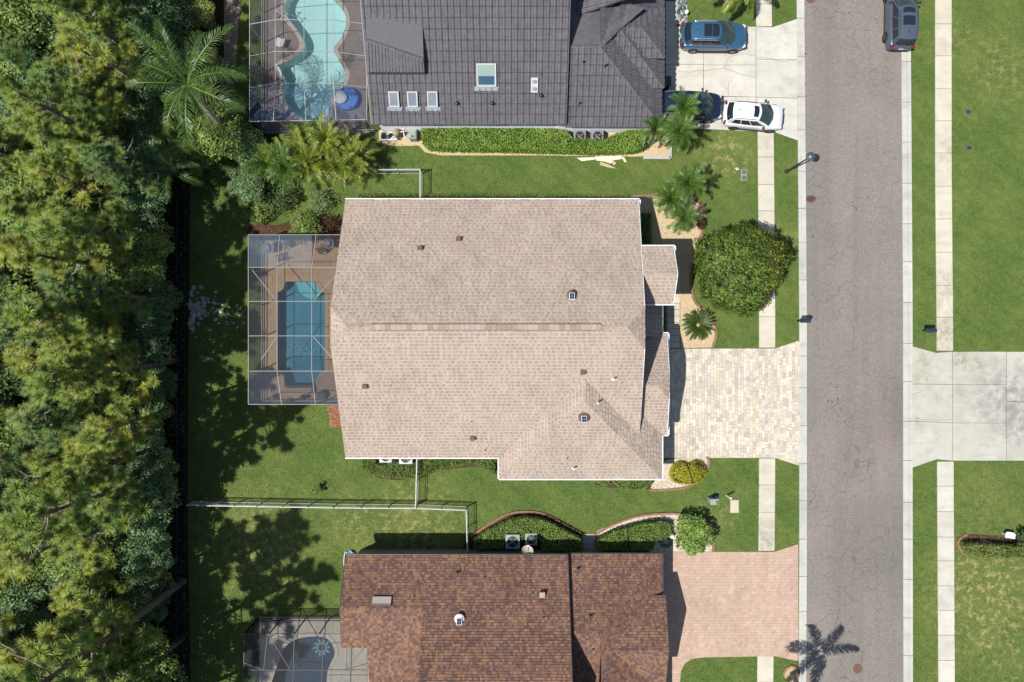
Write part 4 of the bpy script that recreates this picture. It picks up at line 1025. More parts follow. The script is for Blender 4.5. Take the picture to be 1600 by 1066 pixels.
# east part: hip, second hip, small gabled bay, and the plane that rises to the north
EG = E-.36; e3x = 10.1; e3y = W2(0,197,EG)[1]; rr = 4.42; rz3 = EG+rr*SLP
plane3([(gxe-.3,e3y,EG),(e3x,e3y,EG),(e3x-rr,e3y+rr,rz3),(gxe-.3,e3y+rr,rz3)], pri=0)
plane3([(e3x,e3y,EG),(e3x,27,EG),(e3x-rr,27,rz3),(e3x-rr,e3y+rr,rz3)], pri=1)
b3y, b3r = 16.97, 20.17; b3z = E+3.2*SLP
plane3([(6.0,b3y,E),(10.2,b3y,E),(10.2-3.2,b3r,b3z+.02),(6.0,b3r,b3z+.02)], pri=1)
plane3([(10.2,b3y,E),(10.2,24,E),(10.2-3.2,24,b3z),(10.2-3.2,b3r,b3z)], pri=1)
c3 = 3.35; cy0, cy1 = W2(0,91,c3)[1], W2(0,15,c3)[1]; cx = W2(1038,0,c3)[0]; cm = (cy0+cy1)/2; cr = (cy1-cy0)/2; cz = c3+cr*SLP
plane3([(7.4,cy0,c3),(cx,cy0,c3),(cx-cr,cm,cz),(7.4,cm,cz)], pri=1); plane3([(cx,cy0,c3),(cx,cy1,c3),(cx-cr,cm,cz)], pri=1); plane3([(cx,cy1,c3),(7.4,cy1,c3),(7.4,cm,cz),(cx-cr,cm,cz)], pri=1)
nz = rz3
d0 = W(890,68,nz); d1 = W(990,4,nz-.25); d2 = W(925,-70,6.5)
plane3([(gxe-.2,e3y+rr,nz),(e3x-rr,e3y+rr,nz),(8.6,21.6,nz-.35),(7.8,25,nz+.6),(gxe-.2,25,nz-.9)][0:3]+[(gxe-.2,23.4,nz-.9)], tile=False)
plane3([(4.6,26,nz-.2),(4.35,21.2,nz-.5),(8.3,21.9,nz+1.0),(8.6,26,nz+1.1)], pri=1)
rf3 = roof3.build('roof', X['tile_grey'], h3, world=True)
fm.build('flat_roof', X['membrane'], h3, world=True)
tile_jobs.sort(key=lambda j: j[0]+(0 if abs(j[1].translation.x) < 12 and j[1].translation.y < 21.0 else 1))
base = ORG[h3.name]; cnt = 0; rows = {}
for pri, M in tile_jobs:
    if cnt < 300:
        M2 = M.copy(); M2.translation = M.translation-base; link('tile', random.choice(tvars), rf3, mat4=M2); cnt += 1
    else:
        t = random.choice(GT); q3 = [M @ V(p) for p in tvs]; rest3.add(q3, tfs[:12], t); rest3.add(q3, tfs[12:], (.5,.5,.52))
rest3.build('tiles', X['tile_grey'], rf3, world=True, kind='stuff')
for a, b2 in (((e3x,e3y,EG),(e3x-rr,e3y+rr,rz3)), ((gxe+.1,e3y+rr,rz3),(e3x-rr,e3y+rr,rz3)), ((10.2,b3y,E),(7.0,b3r,b3z)), ((cx,cy0,c3),(cx-cr,cm,cz)), ((cx,cy1,c3),(cx-cr,cm,cz)), ((7.4,cm,cz),(cx-cr,cm,cz)), ((e3x-rr,e3y+rr,rz3),(7.0,20.3,rz3-.1)), (FL[0],FL[1])):
    caps(cap3, V(a)+V((0,0,.05)), V(b2)+V((0,0,.05)), GT, .42, .24, .03)
cap3.build('ridge_tiles', X['tile_grey'], rf3, world=True, kind='stuff')
for a, b2 in (((gxw,gy3-.03,gz_),(gxe,gy3-.03,gz_)), ((gxe,e3y-.03,gz_-.36),(e3x,e3y-.03,gz_-.36))):
    gutter(h3, a, b2, 'tile_grey', .08, .12)
mb = MB(); mb.beam((gxe+.02,gy3,E-.05), (gxe+.02,gr,grz-.05), .06, .2); mb.build('fascia', X['tile_grey'], h3, world=True)
mb = MB(); mb.beam((gxw-.02,gy3,E-.07), (gxw-.02,gr,grz-.07), .05, .16); mb.build('fascia', X['ac_grey'], h3, world=True)
wl = MB(); o3 = .22
wl.prism([(gxw+.3,gy3+o3),(gxe-.4,gy3+o3),(gxe-.4,32),(gxw+.3,32)], -.05, E-.02)
wl.add([(gxe-.35,gy3+.3,E-.03),(gxe-.35,32,E-.03),(gxe-.35,gr,grz-.15)], [(0,1,2)]); wl.add([(gxw+.35,gy3+.3,E-.03),(gxw+.35,32,E-.03),(gxw+.35,gr,grz-.15)], [(2,1,0)])
wl.prism([(gxe-.5,e3y+o3),(e3x-.4,e3y+o3),(e3x-.4,30),(gxe-.5,30)], -.05, EG-.021)
wl.prism([(6.5,b3y+.4),(9.8,b3y+.4),(9.8,23.4),(6.5,23.4)], -.05, E-.022)
wl.prism([(7.6,cy0+.3),(cx-.35,cy0+.3),(cx-.35,cy1-.3),(7.6,cy1-.3)], -.05, c3-.02)
wl.build('wall', X['wall_white'], h3, world=True)
mb = MB(); mb.box((9.82, 18.7, 1.1), (.06, 2.4, 2.15)); mb.build('garage_door', X['wall_white'], h3, world=True)
for x, w in ((685,.6),(767,.26),(778,.26),(790,.26),(862,.6)): wall_window(h3, (W2(x,0,2)[0], gy3+o3, 2.0), (w, .5), (0, -1), 'alu_white')
z3f = lambda x, y: E+SLP*(y-gy3) if x < gxe else EG+SLP*(y-e3y)
def skylight(px, py, w, l, glass, apron):
    p = roof_point(px, py, z3f); Mx = Matrix.Rotation(math.atan(SLP), 3, 'X')
    u = Mx @ V((1,0,0)); v = Mx @ V((0,1,0)); n = Mx @ V((0,0,1)); f = .085
    mb = MB()
    for du, dv, a, b2 in ((0,l/2-f/2,w,f),(0,-l/2+f/2,w,f),(-w/2+f/2,0,f,l-2*f),(w/2-f/2,0,f,l-2*f)): mb.box(p+u*du+v*dv+n*.12, (a, b2, .22), M=Mx)
    s = mb.build('skylight', mat('skylight_frame', lin(196,200,196), lin(210,214,210)), h3, world=True)
    mb = MB(); mb.box(p+n*.19, (w-2*f, l-2*f, .03), M=Mx); mb.build('pane', X[glass], s, world=True)
    if glass == 'glass_light':
        mb = MB(); mb.box(p+n*.21-v*(l*.22), (w-2*f-.1, l*.36, .03), M=Mx); mb.build('blind', mat('blind_blue', lin(52,84,110), lin(62,98,126), .5, .2, .5), s, world=True)
    mb = MB(); mb.box(p-v*(l/2+.13)+n*.075, (w+.32, .27, .03), M=Mx); mb.build('flashing', mat('flashing_grey', lin(150,160,168), lin(166,174,180)), s, world=True)
skylight(760,117,1.28,1.42,'glass_light',1)
for x, y in ((616,154.5),(645,154.5),(676,154.5)): skylight(x, y, .68, .98, 'glass_blue', 1)
p = roof_point(835,134,z3f); mb = MB(); Mx = Matrix.Rotation(math.atan(SLP), 3, 'X'); mb.box(p+V((0,0,.12)), (.46, .92, .16), M=Mx); tv = mb.build('turbine_vent', X['ac'], h3, world=True)
mb = MB()
for s in (-.22, .22): mb.lathe(p+Mx @ V((0, s, .0))+V((0,0,.19)), [(.17,0),(.17,.03),(.03,.05)], 16)
mb.build('vent_cap', X['ac_grey'], tv, world=True)
for x, y, k in ((714,163,'ball'),(769,163,'ball'),(845,151,'ball'),(846,117,'stub'),(911,99,'dark_pipe'),(946,104,'dark_pipe'),(905,163,'dark_pipe')): roof_vent(h3, roof_point(x, y, z3f), k)

# ================================================================ SCREEN CAGES OVER THE POOLS
def cage(label, beams, walls, panels, mbeam, msc, base_z=.06, w=.036, special={}):
    """beams: list of ((px,py,z),(px,py,z)); panels: polygons of (px,py,z); walls: top edges that get posts, rails and screen down to the deck"""
    p0 = W(*beams[0][0]); c = thing('pool_enclosure', (p0.x, p0.y, 0), label, 'screen enclosure', 'screen cages over the pools')
    for a, b2 in beams:
        mb = MB(); mb.beam(W(*a), W(*b2), w, w*1.3); mb.build('beam', X[mbeam], c, world=True)
    for i_, poly in enumerate(panels):
        mb = MB(); mb.face([W(*q)-V((0,0,.02)) for q in poly]); mb.build('screen_panel', X[special.get(i_, msc)], c, world=True)
    for pts, nposts in walls:
        q = [W(*p) for p in pts]
        for a, b2 in zip(q, q[1:]):
            mb = MB()
            for zz in (.5, .12): mb.beam((a.x, a.y, zz), (b2.x, b2.y, zz), .05, .06)
            mb.build('rail', X[mbeam], c, world=True)
            for i in range(nposts):
                s0 = a+(b2-a)*(i/nposts); s1 = a+(b2-a)*((i+1)/nposts)
                mb = MB(); mb.face([(s0.x, s0.y, base_z), (s1.x, s1.y, base_z), s1-V((0,0,.03)), s0-V((0,0,.03))]); mb.build('screen_panel', X[msc], c, world=True)
                mb = MB(); mb.beam((s0.x, s0.y, 0), (s0.x, s0.y, s0.z), .06); mb.build('post', X[mbeam], c, world=True)
            if b2 is q[-1]:
                mb = MB(); mb.beam((b2.x, b2.y, 0), (b2.x, b2.y, b2.z), .06); mb.build('post', X[mbeam], c, world=True)
    return c
z = 2.9
cx_ = [388,433,487,543]; ry = [367,418,471,525,580,632]
bm_ = [((388,367,z),(388,632,z)), ((388,367,z),(543,367,z)), ((388,632,z),(543,632,z))]+[((388,y,z),(543,y,z)) for y in ry[1:-1]]+[((433,418,z),(433,580,z)), ((487,418,z),(487,580,z)), ((494,367,z),(487,418,z)), ((437,367,z),(433,418,z)), ((433,580,z),(440,632,z)), ((487,580,z),(493,632,z)),
      ((394,422,z),(432,470,z)), ((408,562,z),(432,527,z)), ((490,470,z),(526,428,z)), ((489,526,z),(520,560,z))]
pn_ = []
for i in range(3):
    for j in range(5): pn_.append([(cx_[i],ry[j],z),(cx_[i],ry[j+1],z),(cx_[i+1],ry[j+1],z),(cx_[i+1],ry[j],z)])
cage('white framed flat screen cage over the teal pool behind the tan house', bm_, [([(543,367,z),(388,367,z)],3), ([(388,367,z),(388,632,z)],5), ([(388,632,z),(543,632,z)],3)], pn_, 'alu_soft', 'screen', special={0:'screen_pale_sheen',5:'screen_pale_sheen',14:'screen_dense',4:'screen_dense',9:'screen_dense'})
lo, hi = 2.7, 3.45
bm_ = []; pn_ = []
rows_h = [(-66,-52),(-18,-8),(31,38),(80.5,88),(130.5,137)]
for yh, yl in rows_h: bm_ += [((390,yl,lo),(430,yh,hi)), ((430,yh,hi),(521,yh,hi)), ((521,yh,hi),(573,yl,lo))]
bm_ += [((390,-60,lo),(390,190,lo)), ((573,-60,lo),(573,187,lo)), ((390,190,lo),(573,187,lo)), ((430,-66,hi),(430,130.5,hi)), ((475,-66,hi),(475,130.5,hi)), ((521,-66,hi),(521,130.5,hi)), ((430,130.5,hi),(427,189,lo)), ((475,130.5,hi),(478,188.5,lo)), ((521,130.5,hi),(525,188,lo))]
for (a, al), (b2, bl) in zip(rows_h, rows_h[1:]):
    pn_ += [[(390,al,lo),(390,bl,lo),(430,b2,hi),(430,a,hi)], [(430,a,hi),(430,b2,hi),(475,b2,hi),(475,a,hi)], [(475,a,hi),(475,b2,hi),(521,b2,hi),(521,a,hi)], [(521,a,hi),(521,b2,hi),(573,bl,lo),(573,al,lo)]]
yb = 130.5
pn_ += [[(390,137,lo),(390,190,lo),(427,189,lo),(430,yb,hi)], [(430,yb,hi),(427,189,lo),(478,188.5,lo),(475,yb,hi)], [(475,yb,hi),(478,188.5,lo),(525,188,lo),(521,yb,hi)], [(521,yb,hi),(525,188,lo),(573,187,lo),(573,137,lo)]]
cage('grey framed screen cage with sloped sides over the turquoise pool', bm_, [([(390,-60,lo),(390,190,lo)],5), ([(390,190,lo),(573,187,lo)],4)], pn_, 'alu_grey', 'screen_dark', special={16:'screen_blue_sheen',17:'screen_blue_sheen',18:'screen_blue_sheen',19:'screen_blue_sheen'})
z = 2.7
bm_ = [((381,991,z),(538,991,z)), ((381,991,z),(381,1150,z)), ((538,991,z),(540,1006,z)), ((540,1006,z),(574,1006,z)), ((574,1006,z),(574,1150,z)), ((381,1047,z),(574,1047,z)), ((381,1100,z),(574,1100,z)), ((460,991,z),(455,1150,z)), ((505,991,z),(500,1150,z)), ((418,991,z),(412,1047,z)),
       ((381,1036,z),(410,1046,z)), ((420,991,z),(453,1046,z)), ((541,1046,z),(574,1037,z)), ((541,1046,z),(574,1006,z)), ((540,991,z),(541,1046,z)), ((523,991,z),(541,1046,z))][:-1]
pn_ = [[(381,991,z),(381,1047,z),(460,1047,z),(460,991,z)], [(460,991,z),(460,1047,z),(505,1047,z),(505,991,z)], [(505,991,z),(505,1047,z),(540,1047,z),(538,991,z)], [(540,1006,z),(540,1047,z),(574,1047,z),(574,1006,z)], [(381,1047,z),(381,1100,z),(574,1100,z),(574,1047,z)], [(381,1100,z),(381,1150,z),(574,1150,z),(574,1100,z)]]
cage('dark framed flat screen cage over the slate pool by the brown house', bm_, [([(538,991,z),(381,991,z)],4), ([(381,991,z),(381,1150,z)],4)], pn_, 'alu_bronze', 'screen_dark')

# ================================================================ FENCES
def picket_fence(name, pts, h, label, group, m='fence_white', step=.135, post_step=2.35):
    q = [W(x, y, h) for x, y in pts]; f = thing(name, (q[0].x, q[0].y, 0), label, 'fence', group)
    m1 = MB(); m1.box((0, 0, h/2-.03), (.017, .017, h-.1)); pk = m1.mesh('picket', X['metal_dark'] if m == 'x' else X[m])
    m1 = MB(); m1.box((0, 0, h/2), (.055, .055, h+.05)); m1.box((0, 0, h+.03), (.07, .07, .03)); po = m1.mesh('post', X[m])
    n = 0
    for a, b2 in zip(q, q[1:]):
        L = (b2-a).length; d = (b2-a).normalized()
        for zz, ww in ((h-.02, .042), (h-.3, .02), (.12, .02)):
            mb = MB(); mb.beam((a.x,a.y,zz), (b2.x,b2.y,zz), ww, .035); mb.build('rail', X[m], f, world=True)
        k = int(L/post_step)+1
        for i in range(k+1): p = a+(b2-a)*(i/k); link('post', po, f, (p.x-q[0].x, p.y-q[0].y, 0))
        k = int(L/step)
        for i in range(k):
            p = a+(b2-a)*((i+.5)/k)
            if n < 300: link('picket', pk, f, (p.x-q[0].x, p.y-q[0].y, 0)); n += 1
picket_fence('picket_fence', [(292,790),(400,792),(520,794),(649,795),(649,796)][:4]+[(728,798),(730,862)], 1.25, 'long white metal picket fence across the lawn between the tan and brown houses', 'white picket fences')
picket_fence('picket_fence', [(651,716),(649,793)], 1.25, 'short white metal picket fence running south from the tan house\'s wall', 'white picket fences')
picket_fence('picket_fence', [(582,265),(656,264.5),(656,309)], 1.25, 'white metal picket fence with a corner north of the tan house', 'white picket fences')
# black chain link fence along the woods
q0 = W2(289,258); q1 = W2(288,1300)
f = thing('chain_link_fence', (*q0, 0), 'black chain link fence along the edge of the woods', 'fence')
a, b2 = V((*q0, 0)), V((*q1, 0)); k = 20
for zz in (1.2, .08): mb = MB(); mb.beam((a.x,a.y,zz), (b2.x,b2.y,zz), .04); mb.build('rail', X['metal_dark'], f, world=True)
m1 = MB(); m1.tube([(0,0,0),(0,0,1.25)], .03, 6); po = m1.mesh('post', X['metal_dark'])
for i in range(k+1):
    p = a+(b2-a)*(i/k); link('post', po, f, (p.x-a.x, p.y-a.y, 0))
    if i < k:
        p2 = a+(b2-a)*((i+1)/k); mb = MB(); mb.face([(p.x,p.y,.1),(p2.x,p2.y,.1),(p2.x,p2.y,1.2),(p.x,p.y,1.2)]); mb.build('mesh_panel', X['chain'], f, world=True)
# ================================================================ CARS
X['tyre'] = mat('tyre', (.012,.012,.013,1), (.02,.02,.02,1), 6, .85, .2)
X['rim'] = mat('rim_silver', (.22,.22,.23,1), (.28,.28,.29,1), 3, .35, .5, metal=.6)
X['rim_dark'] = mat('rim_dark', (.035,.035,.04,1), (.05,.05,.055,1), 3, .4, .5)
X['red_lamp'] = mat('tail_lamp', (.09,.006,.008,1), (.13,.009,.011,1), 3, .15, .6)
X['clear_lamp'] = mat('head_lamp', (.32,.34,.36,1), (.42,.44,.46,1), 3, .12, .6)
X['trim'] = mat('car_trim', (.018,.018,.02,1), (.026,.026,.028,1), 4, .5, .4)
X['chrome'] = mat('chrome', (.45,.46,.48,1), (.5,.51,.53,1), 4, .2, .5, metal=.7)
X['plate'] = mat('number_plate', lin(226,226,222), lin(236,236,232), 4, .5, .4)
def car(label, loc, rz, L, Wd, Ht, paint, roofspec='panorama', xr=-.44, xrt=-.37, xct=.02, xc=.235, rails=None, chrome=False, rim='rim', roofpaint=None, van=False):
    t = thing('parked_car', loc, label, 'car', 'parked cars', rz)
    ORG.pop(t.name)
    bh = .60*Ht; w2 = Wd/2
    st = [(-.5,.70,.46,.46*Ht,.47*Ht),(-.492,.84,.36,.50*Ht,.53*Ht),(-.47,.925,.28,.56*Ht,.60*Ht),(-.43,.97,.25,.585*Ht,.63*Ht),(-.34,1.0,.23,.60*Ht,.64*Ht),(-.1,1.0,.22,.60*Ht,.64*Ht),(.15,1.0,.22,.59*Ht,.635*Ht),
          (.235,.995,.23,.58*Ht,.62*Ht),(.33,.975,.24,.545*Ht,.59*Ht),(.41,.91,.25,.50*Ht,.545*Ht),(.455,.81,.27,.45*Ht,.49*Ht),(.485,.66,.30,.40*Ht,.43*Ht),(.5,.40,.36,.36*Ht,.37*Ht)]
    mb = MB(); secs = []
    for x, w, zb, zs, zt in st:
        W_ = w*w2; zm = zb+(zs-zb)*.55
        half = [(0,zb),(.84*W_,zb),(.96*W_,zb+.10*(zs-zb)),(W_,zm),(.985*W_,zb+.8*(zs-zb)),(.94*W_,zs+.3*(zt-zs)),(.84*W_,zt),(.45*W_,zt+.02),(0,zt+.03)]
        loop = [(y, z) for y, z in half]+[(-y, z) for y, z in half[-2:0:-1]]
        secs.append([(x*L, y, z) for y, z in loop])
    n = len(secs[0]); vs = [p for s in secs for p in s]; fs = []
    for i in range(len(secs)-1):
        for k in range(n): fs.append((i*n+k, i*n+(k+1) % n, (i+1)*n+(k+1) % n, (i+1)*n+k))
    fs.append(tuple(range(n))); fs.append(tuple((len(secs)-1)*n+k for k in reversed(range(n))))
    mb.add(vs, fs); body = mb.build('body', paint, t, smooth=True)
    sub = body.modifiers.new('s', 'SUBSURF'); sub.levels = 2; sub.render_levels = 2
    zb = .628*Ht; yb = .90*w2; yt = (.70 if not van else .76)*w2
    bowf, bowr = .075*L, .03*L
    def side(x): return 1.0-.10*max(0, (abs(x)-.25)/.25)
    def belt(end, q):   # end 0 rear, 1 front
        return V(((xr*L - bowr*(1-q*q) if end == 0 else xc*L+bowf*(1-q*q)), q*yb*(.90 if end == 0 else .97), zb))
    def top(end, q):
        return V(((xrt*L - bowr*.7*(1-q*q) if end == 0 else xct*L+bowf*.55*(1-q*q)), q*yt*(.93 if end == 0 else .95), Ht-.055+ .045*(1-q*q) - (.05 if end == 0 else .02)))
    def ws(end, q, s): 
        p = belt(end, q)*(1-s)+top(end, q)*s; bul = .05*math.sin(math.pi*s); p.x += bul*(1 if end else -1); p.z += bul*.5; return p
    def roofp(s, q):     # s 0 rear to 1 front
        a, b2 = top(0, q), top(1, q); p = a*(1-s)+b2*s; p.z += .07*math.sin(math.pi*s); p.y *= 1+.05*math.sin(math.pi*s); return p
    def sidep(s, h, sg):
        a = belt(0, sg)*(1-s)+belt(1, sg)*s; a.y *= 1+.055*math.sin(math.pi*s); b2 = roofp(s, sg); p = a*(1-h)+b2*h; p.y += sg*.035*math.sin(math.pi*h); return p
    def grid(mb, f, a0, a1, b0, b1, na, nb, off=0.0, flip=False):
        P = [[f(a0+(a1-a0)*i/na, b0+(b1-b0)*j/nb) for j in range(nb+1)] for i in range(na+1)]
        if off:
            N = [[None]*(nb+1) for _ in range(na+1)]
            for i in range(na+1):
                for j in range(nb+1):
                    du = P[min(i+1,na)][j]-P[max(i-1,0)][j]; dv = P[i][min(j+1,nb)]-P[i][max(j-1,0)]
                    nn = du.cross(dv).normalized(); c = P[i][j]-V((-.05*L,0,.55*Ht))
                    N[i][j] = nn if nn.dot(c) > 0 else -nn
            P = [[P[i][j]+N[i][j]*off for j in range(nb+1)] for i in range(na+1)]
        vs = [p for r in P for p in r]; w = nb+1
        fs = [(i*w+j, i*w+j+1, (i+1)*w+j+1, (i+1)*w+j) for i in range(na) for j in range(nb)]
        # face the outside
        a, b2, c = vs[fs[0][0]], vs[fs[0][1]], vs[fs[0][2]]
        if (b2-a).cross(c-a).dot(a-V((-.05*L,0,.5*Ht))) < 0: fs = [f[::-1] for f in fs]
        mb.add(vs, fs)
    cb = MB(); grid(cb, lambda q, s: ws(1, q, s), -1, 1, 0, 1, 8, 4); grid(cb, lambda q, s: ws(0, q, s), -1, 1, 0, 1, 8, 4)
    for sg in (-1, 1): grid(cb, lambda s, h: sidep(s, h, sg), 0, 1, 0, 1, 10, 4)
    cb.build('cabin', paint, t, smooth=True)
    rm = MB(); grid(rm, roofp, 0, 1, -1, 1, 10, 8, off=.004); rm.build('roof', roofpaint or paint, t, smooth=True)
    g = MB(); grid(g, lambda q, s: ws(1, q, s), -.95, .95, .05, .97, 8, 4, off=.012); g.build('windscreen', X['carglass'], t, smooth=True)
    g = MB(); grid(g, lambda q, s: ws(0, q, s), -.9, .9, .12, .95, 8, 4, off=.012); g.build('rear_window', X['glass'], t, smooth=True)
    for sg in (-1, 1):
        for a, b2 in ((.06,.30),(.325,.60),(.625,.93)):
            g = MB(); grid(g, lambda s, h: sidep(s, h, sg), a, b2, .14, .90, 5, 3, off=.012); g.build('side_window', X['glass'], t, smooth=True)
        if chrome:
            g = MB(); 
            ln = [sidep(s, .93, sg) for s in np.linspace(.05,.95,10)]; g.tube([p+V((0,sg*.015,0.01)) for p in ln], .018, 5)
            ln = [sidep(s, .10, sg) for s in np.linspace(.05,.95,10)]; g.tube([p+V((0,sg*.015,0.01)) for p in ln], .014, 5); g.build('window_trim', X['chrome'], t, smooth=True)
        if rails:
            g = MB(); ln = [roofp(s, sg*.93)+V((0,0,.035)) for s in np.linspace(.06,.9,9)]; g.tube(ln, .022, 6); g.build('roof_rail', X[rails], t, smooth=True)
        # mirrors
        p = sidep(.9, .12, sg); g = MB(); g.box(p+V((.02, sg*.16, .04)), (.12, .22, .16)); mo = g.build('mirror', X['trim'] if rim == 'rim_dark' else paint, t)
        bv = mo.modifiers.new('b', 'BEVEL'); bv.width = .03; bv.segments = 2
        # lamps
        g = MB(); g.box((L*.445, sg*w2*.70, .455*Ht), (.26, .30, .10), rz=-sg*.45); o = g.build('headlight', X['clear_lamp'], t); bv = o.modifiers.new('b','BEVEL'); bv.width = .03
        g = MB(); g.box((-L*.478, sg*w2*.74, .56*Ht), (.16, .32, .14), rz=sg*.35); o = g.build('tail_light', X['red_lamp'], t); bv = o.modifiers.new('b','BEVEL'); bv.width = .03
        # wheels
        for wx in (-.295, .305):
            r = .335; wy = sg*(w2-.10)
            g = MB(); ring = [(r*.62,-.11),(r*.9,-.115),(r,-.08),(r,.08),(r*.9,.115),(r*.62,.11)]
            seg = 22; vs = []; fs = []
            for k in range(seg):
                a = 2*math.pi*k/seg
                for rr2, yy in ring: vs.append((wx*L+rr2*math.cos(a), wy+yy, r+rr2*math.sin(a)))
            m_ = len(ring)
            for k in range(seg):
                for j in range(m_): fs.append((k*m_+j, k*m_+(j+1) % m_, ((k+1) % seg)*m_+(j+1) % m_, ((k+1) % seg)*m_+j))
            g.add(vs, fs); wh = g.build('wheel', X['tyre'], t)
            g = MB(); 
            for k in range(5):
                a = 2*math.pi*k/5+.3; c = V((wx*L+.11*math.cos(a), wy+sg*.095, r+.11*math.sin(a))); g.box(c, (.21, .03, .055), M=Matrix.Rotation(-a, 3, 'Y'))
            g.add([(wx*L+.05*math.cos(2*math.pi*k/10), wy+sg*.115, r+.05*math.sin(2*math.pi*k/10)) for k in range(10)], [tuple(range(10))])
            for k in range(18):
                a0, a1 = 2*math.pi*k/18, 2*math.pi*(k+1)/18
                g.add([(wx*L+q*math.cos(a), wy+sg*.105, r+q*math.sin(a)) for q, a in ((.185,a0),(.215,a0),(.215,a1),(.185,a1))], [(0,1,2,3)])
            g.build('rim', X[rim], wh)
            g = MB()
            for k in range(16):
                a0, a1 = math.pi*k/15*1.0-.0, math.pi*(k+1)/15
                if k < 15: g.add([(wx*L+q*math.cos(a), sg*(w2*.985+.012), r+.0+q*math.sin(a)) for q, a in ((.35,a0),(.41,a0),(.41,a1),(.35,a1))], [(0,1,2,3)])
            g.build('wheel_arch', X['trim'], t)
        g = MB(); g.beam((-.24*L, sg*w2*.985, .27), (.24*L, sg*w2*.985, .27), .06, .09); g.build('sill', X['trim'], t)
    if roofspec == 'panorama':
        for a, b2 in ((.42,.68),(.70,.93)):
            g = MB(); grid(g, roofp, a, b2, -.66, .66, 5, 6, off=.014); g.build('sunroof', X['glass'], t, smooth=True)
    elif roofspec == 'panels':
        for a, b2 in ((.40,.68),(.78,.94)):
            g = MB(); grid(g, roofp, a, b2, -.62, .62, 5, 6, off=.014); g.build('sunroof', X['glass'], t, smooth=True)
    elif roofspec == 'small':
        g = MB(); grid(g, roofp, .74, .93, -.62, .62, 5, 6, off=.014); g.build('sunroof', X['glass'], t, smooth=True)
    g = MB(); p = roofp(.2, 0); g.box(p+V((0,0,.04)), (.14, .035, .07)); o = g.build('aerial', X['trim'], t)
    for xx, z0 in ((-.496, .40), (.494, .38)):
        g = MB(); g.box((xx*L, 0, z0*Ht*.8), (.07, w2*1.35, .16)); o = g.build('bumper', X['trim'], t); bv = o.modifiers.new('b','BEVEL'); bv.width = .03
    g = MB(); g.box((-.502*L, 0, .42*Ht), (.02, .34, .15)); g.build('number_plate', X['plate'], t)
    g = MB(); g.box((.489*L, 0, .40*Ht), (.05, .7, .12)); g.build('grille', X['trim'], t)
    g = MB()
    for yy in (-.3, .2):
        p = ws(1, yy/yb, .06); q = ws(1, (yy+.5)/yb, .12); g.tube([p+V((.03,0,.03)), q+V((.02,0,.035))], .012, 4)
    g.build('wiper', X['trim'], t)
    return t
X['carglass'] = mat('windscreen_glass', (.018,.03,.028,1), (.03,.045,.04,1), 1.5, .06, .6)
P_blue = m_paint('paint_steel_blue', lin(66,114,150), .35); P_navy = m_paint('paint_navy', (.006,.011,.032,1), .2, .3); P_white = m_paint('paint_white', lin(236,238,242,1.7)); P_grey = m_paint('paint_grey', lin(96,108,126), .3)
car('steel blue SUV with a dark panoramic roof on the concrete driveway', (*W2(1112.5,61,.3), .05), R(-.5), 4.62, 1.9, 1.65, P_blue, 'panorama', chrome=True, rails='chrome')
car('navy minivan half under a small palm and the grey roof\'s edge', (*W2(1072,170,.3), .05), R(0), 4.95, 1.95, 1.70, P_navy, None, xr=-.47, xrt=-.43, xct=.10, xc=.27, chrome=True, van=True)
car('white hatchback SUV with a small sunroof parked askew on the driveway', (*W2(1174,184,.3), .05), R(-5), 4.22, 1.82, 1.55, P_white, 'small', rails='trim', rim='rim_dark')
car('grey SUV with two roof windows parked on the far side of the road', (*W2(1403,29,.3), .04), R(89), 4.72, 1.92, 1.68, P_grey, 'panels', rails='trim', rim='rim_dark', xrt=-.41, xr=-.455)

# ================================================================ STREET FURNITURE AND SMALL THINGS
def place(name, px, py, label, cat, group=None, rz=0, z=0.0):
    c = W(px, py, z); t = thing(name, c, label, cat, group, rz); ORG.pop(t.name); return t
# lamp with one acorn head
t = place('street_lamp', 1229, 268, 'dark green post street lamp by the kerb near the white hatchback', 'street lamp')
mb = MB(); mb.lathe((0,0,0), [(.16,0),(.15,.12),(.10,.2),(.075,.6),(.06,2.0),(.045,3.4),(.06,3.5)], 12); mb.build('pole', X['metal_dark'], t)
mb = MB(); mb.lathe((0,0,3.5), [(.09,0),(.13,.06),(.2,.3),(.22,.42)], 14); mb.build('lantern', mat('lamp_glass', lin(150,152,150), lin(170,172,170), 3, .3, .5), t)
mb = MB(); mb.lathe((0,0,3.92), [(.3,0),(.29,.05),(.18,.16),(.05,.22),(.04,.3),(.005,.34)], 16); mb.build('cap', mat('lamp_cap', lin(74,86,98), lin(88,100,110), 3, .4, .5), t)
mb = MB(); mb.tube([(0,0,3.3),(.28,-.02,3.42)], .02); mb.build('arm', X['metal_dark'], t)
def mailbox(px, py, rz, label):
    t = place('mailbox', px, py, label, 'mailbox', 'kerbside mailboxes', rz)
    mb = MB(); mb.box((0,0,.5), (.09,.09,1.0)); mb.box((.05,0,.82), (.5,.07,.07)); mb.build('post', X['black'], t)
    mb = MB(); n = 8; prof = [(-.14,0),(-.14,.16)]+[(-.14*math.cos(math.pi*i/n), .16+.14*math.sin(math.pi*i/n)) for i in range(1, n)]+[(.14,.16),(.14,0)]
    vs = [(x, y, 1.0+z) for x in (-.22,.42) for y, z in prof]; k = len(prof)
    mb.add(vs, [(i, i+1, k+i+1, k+i) for i in range(k-1)]+[tuple(reversed(range(k))), tuple(range(k, 2*k)), (0, k, 2*k-1, k-1)]); mb.build('box', mat('mailbox_black', lin(40,52,74), lin(50,62,86), 3, .4, .5), t)
    mb = MB(); mb.box((.2,.16,1.2), (.18,.02,.08)); mb.build('flag', X['rust'], t)
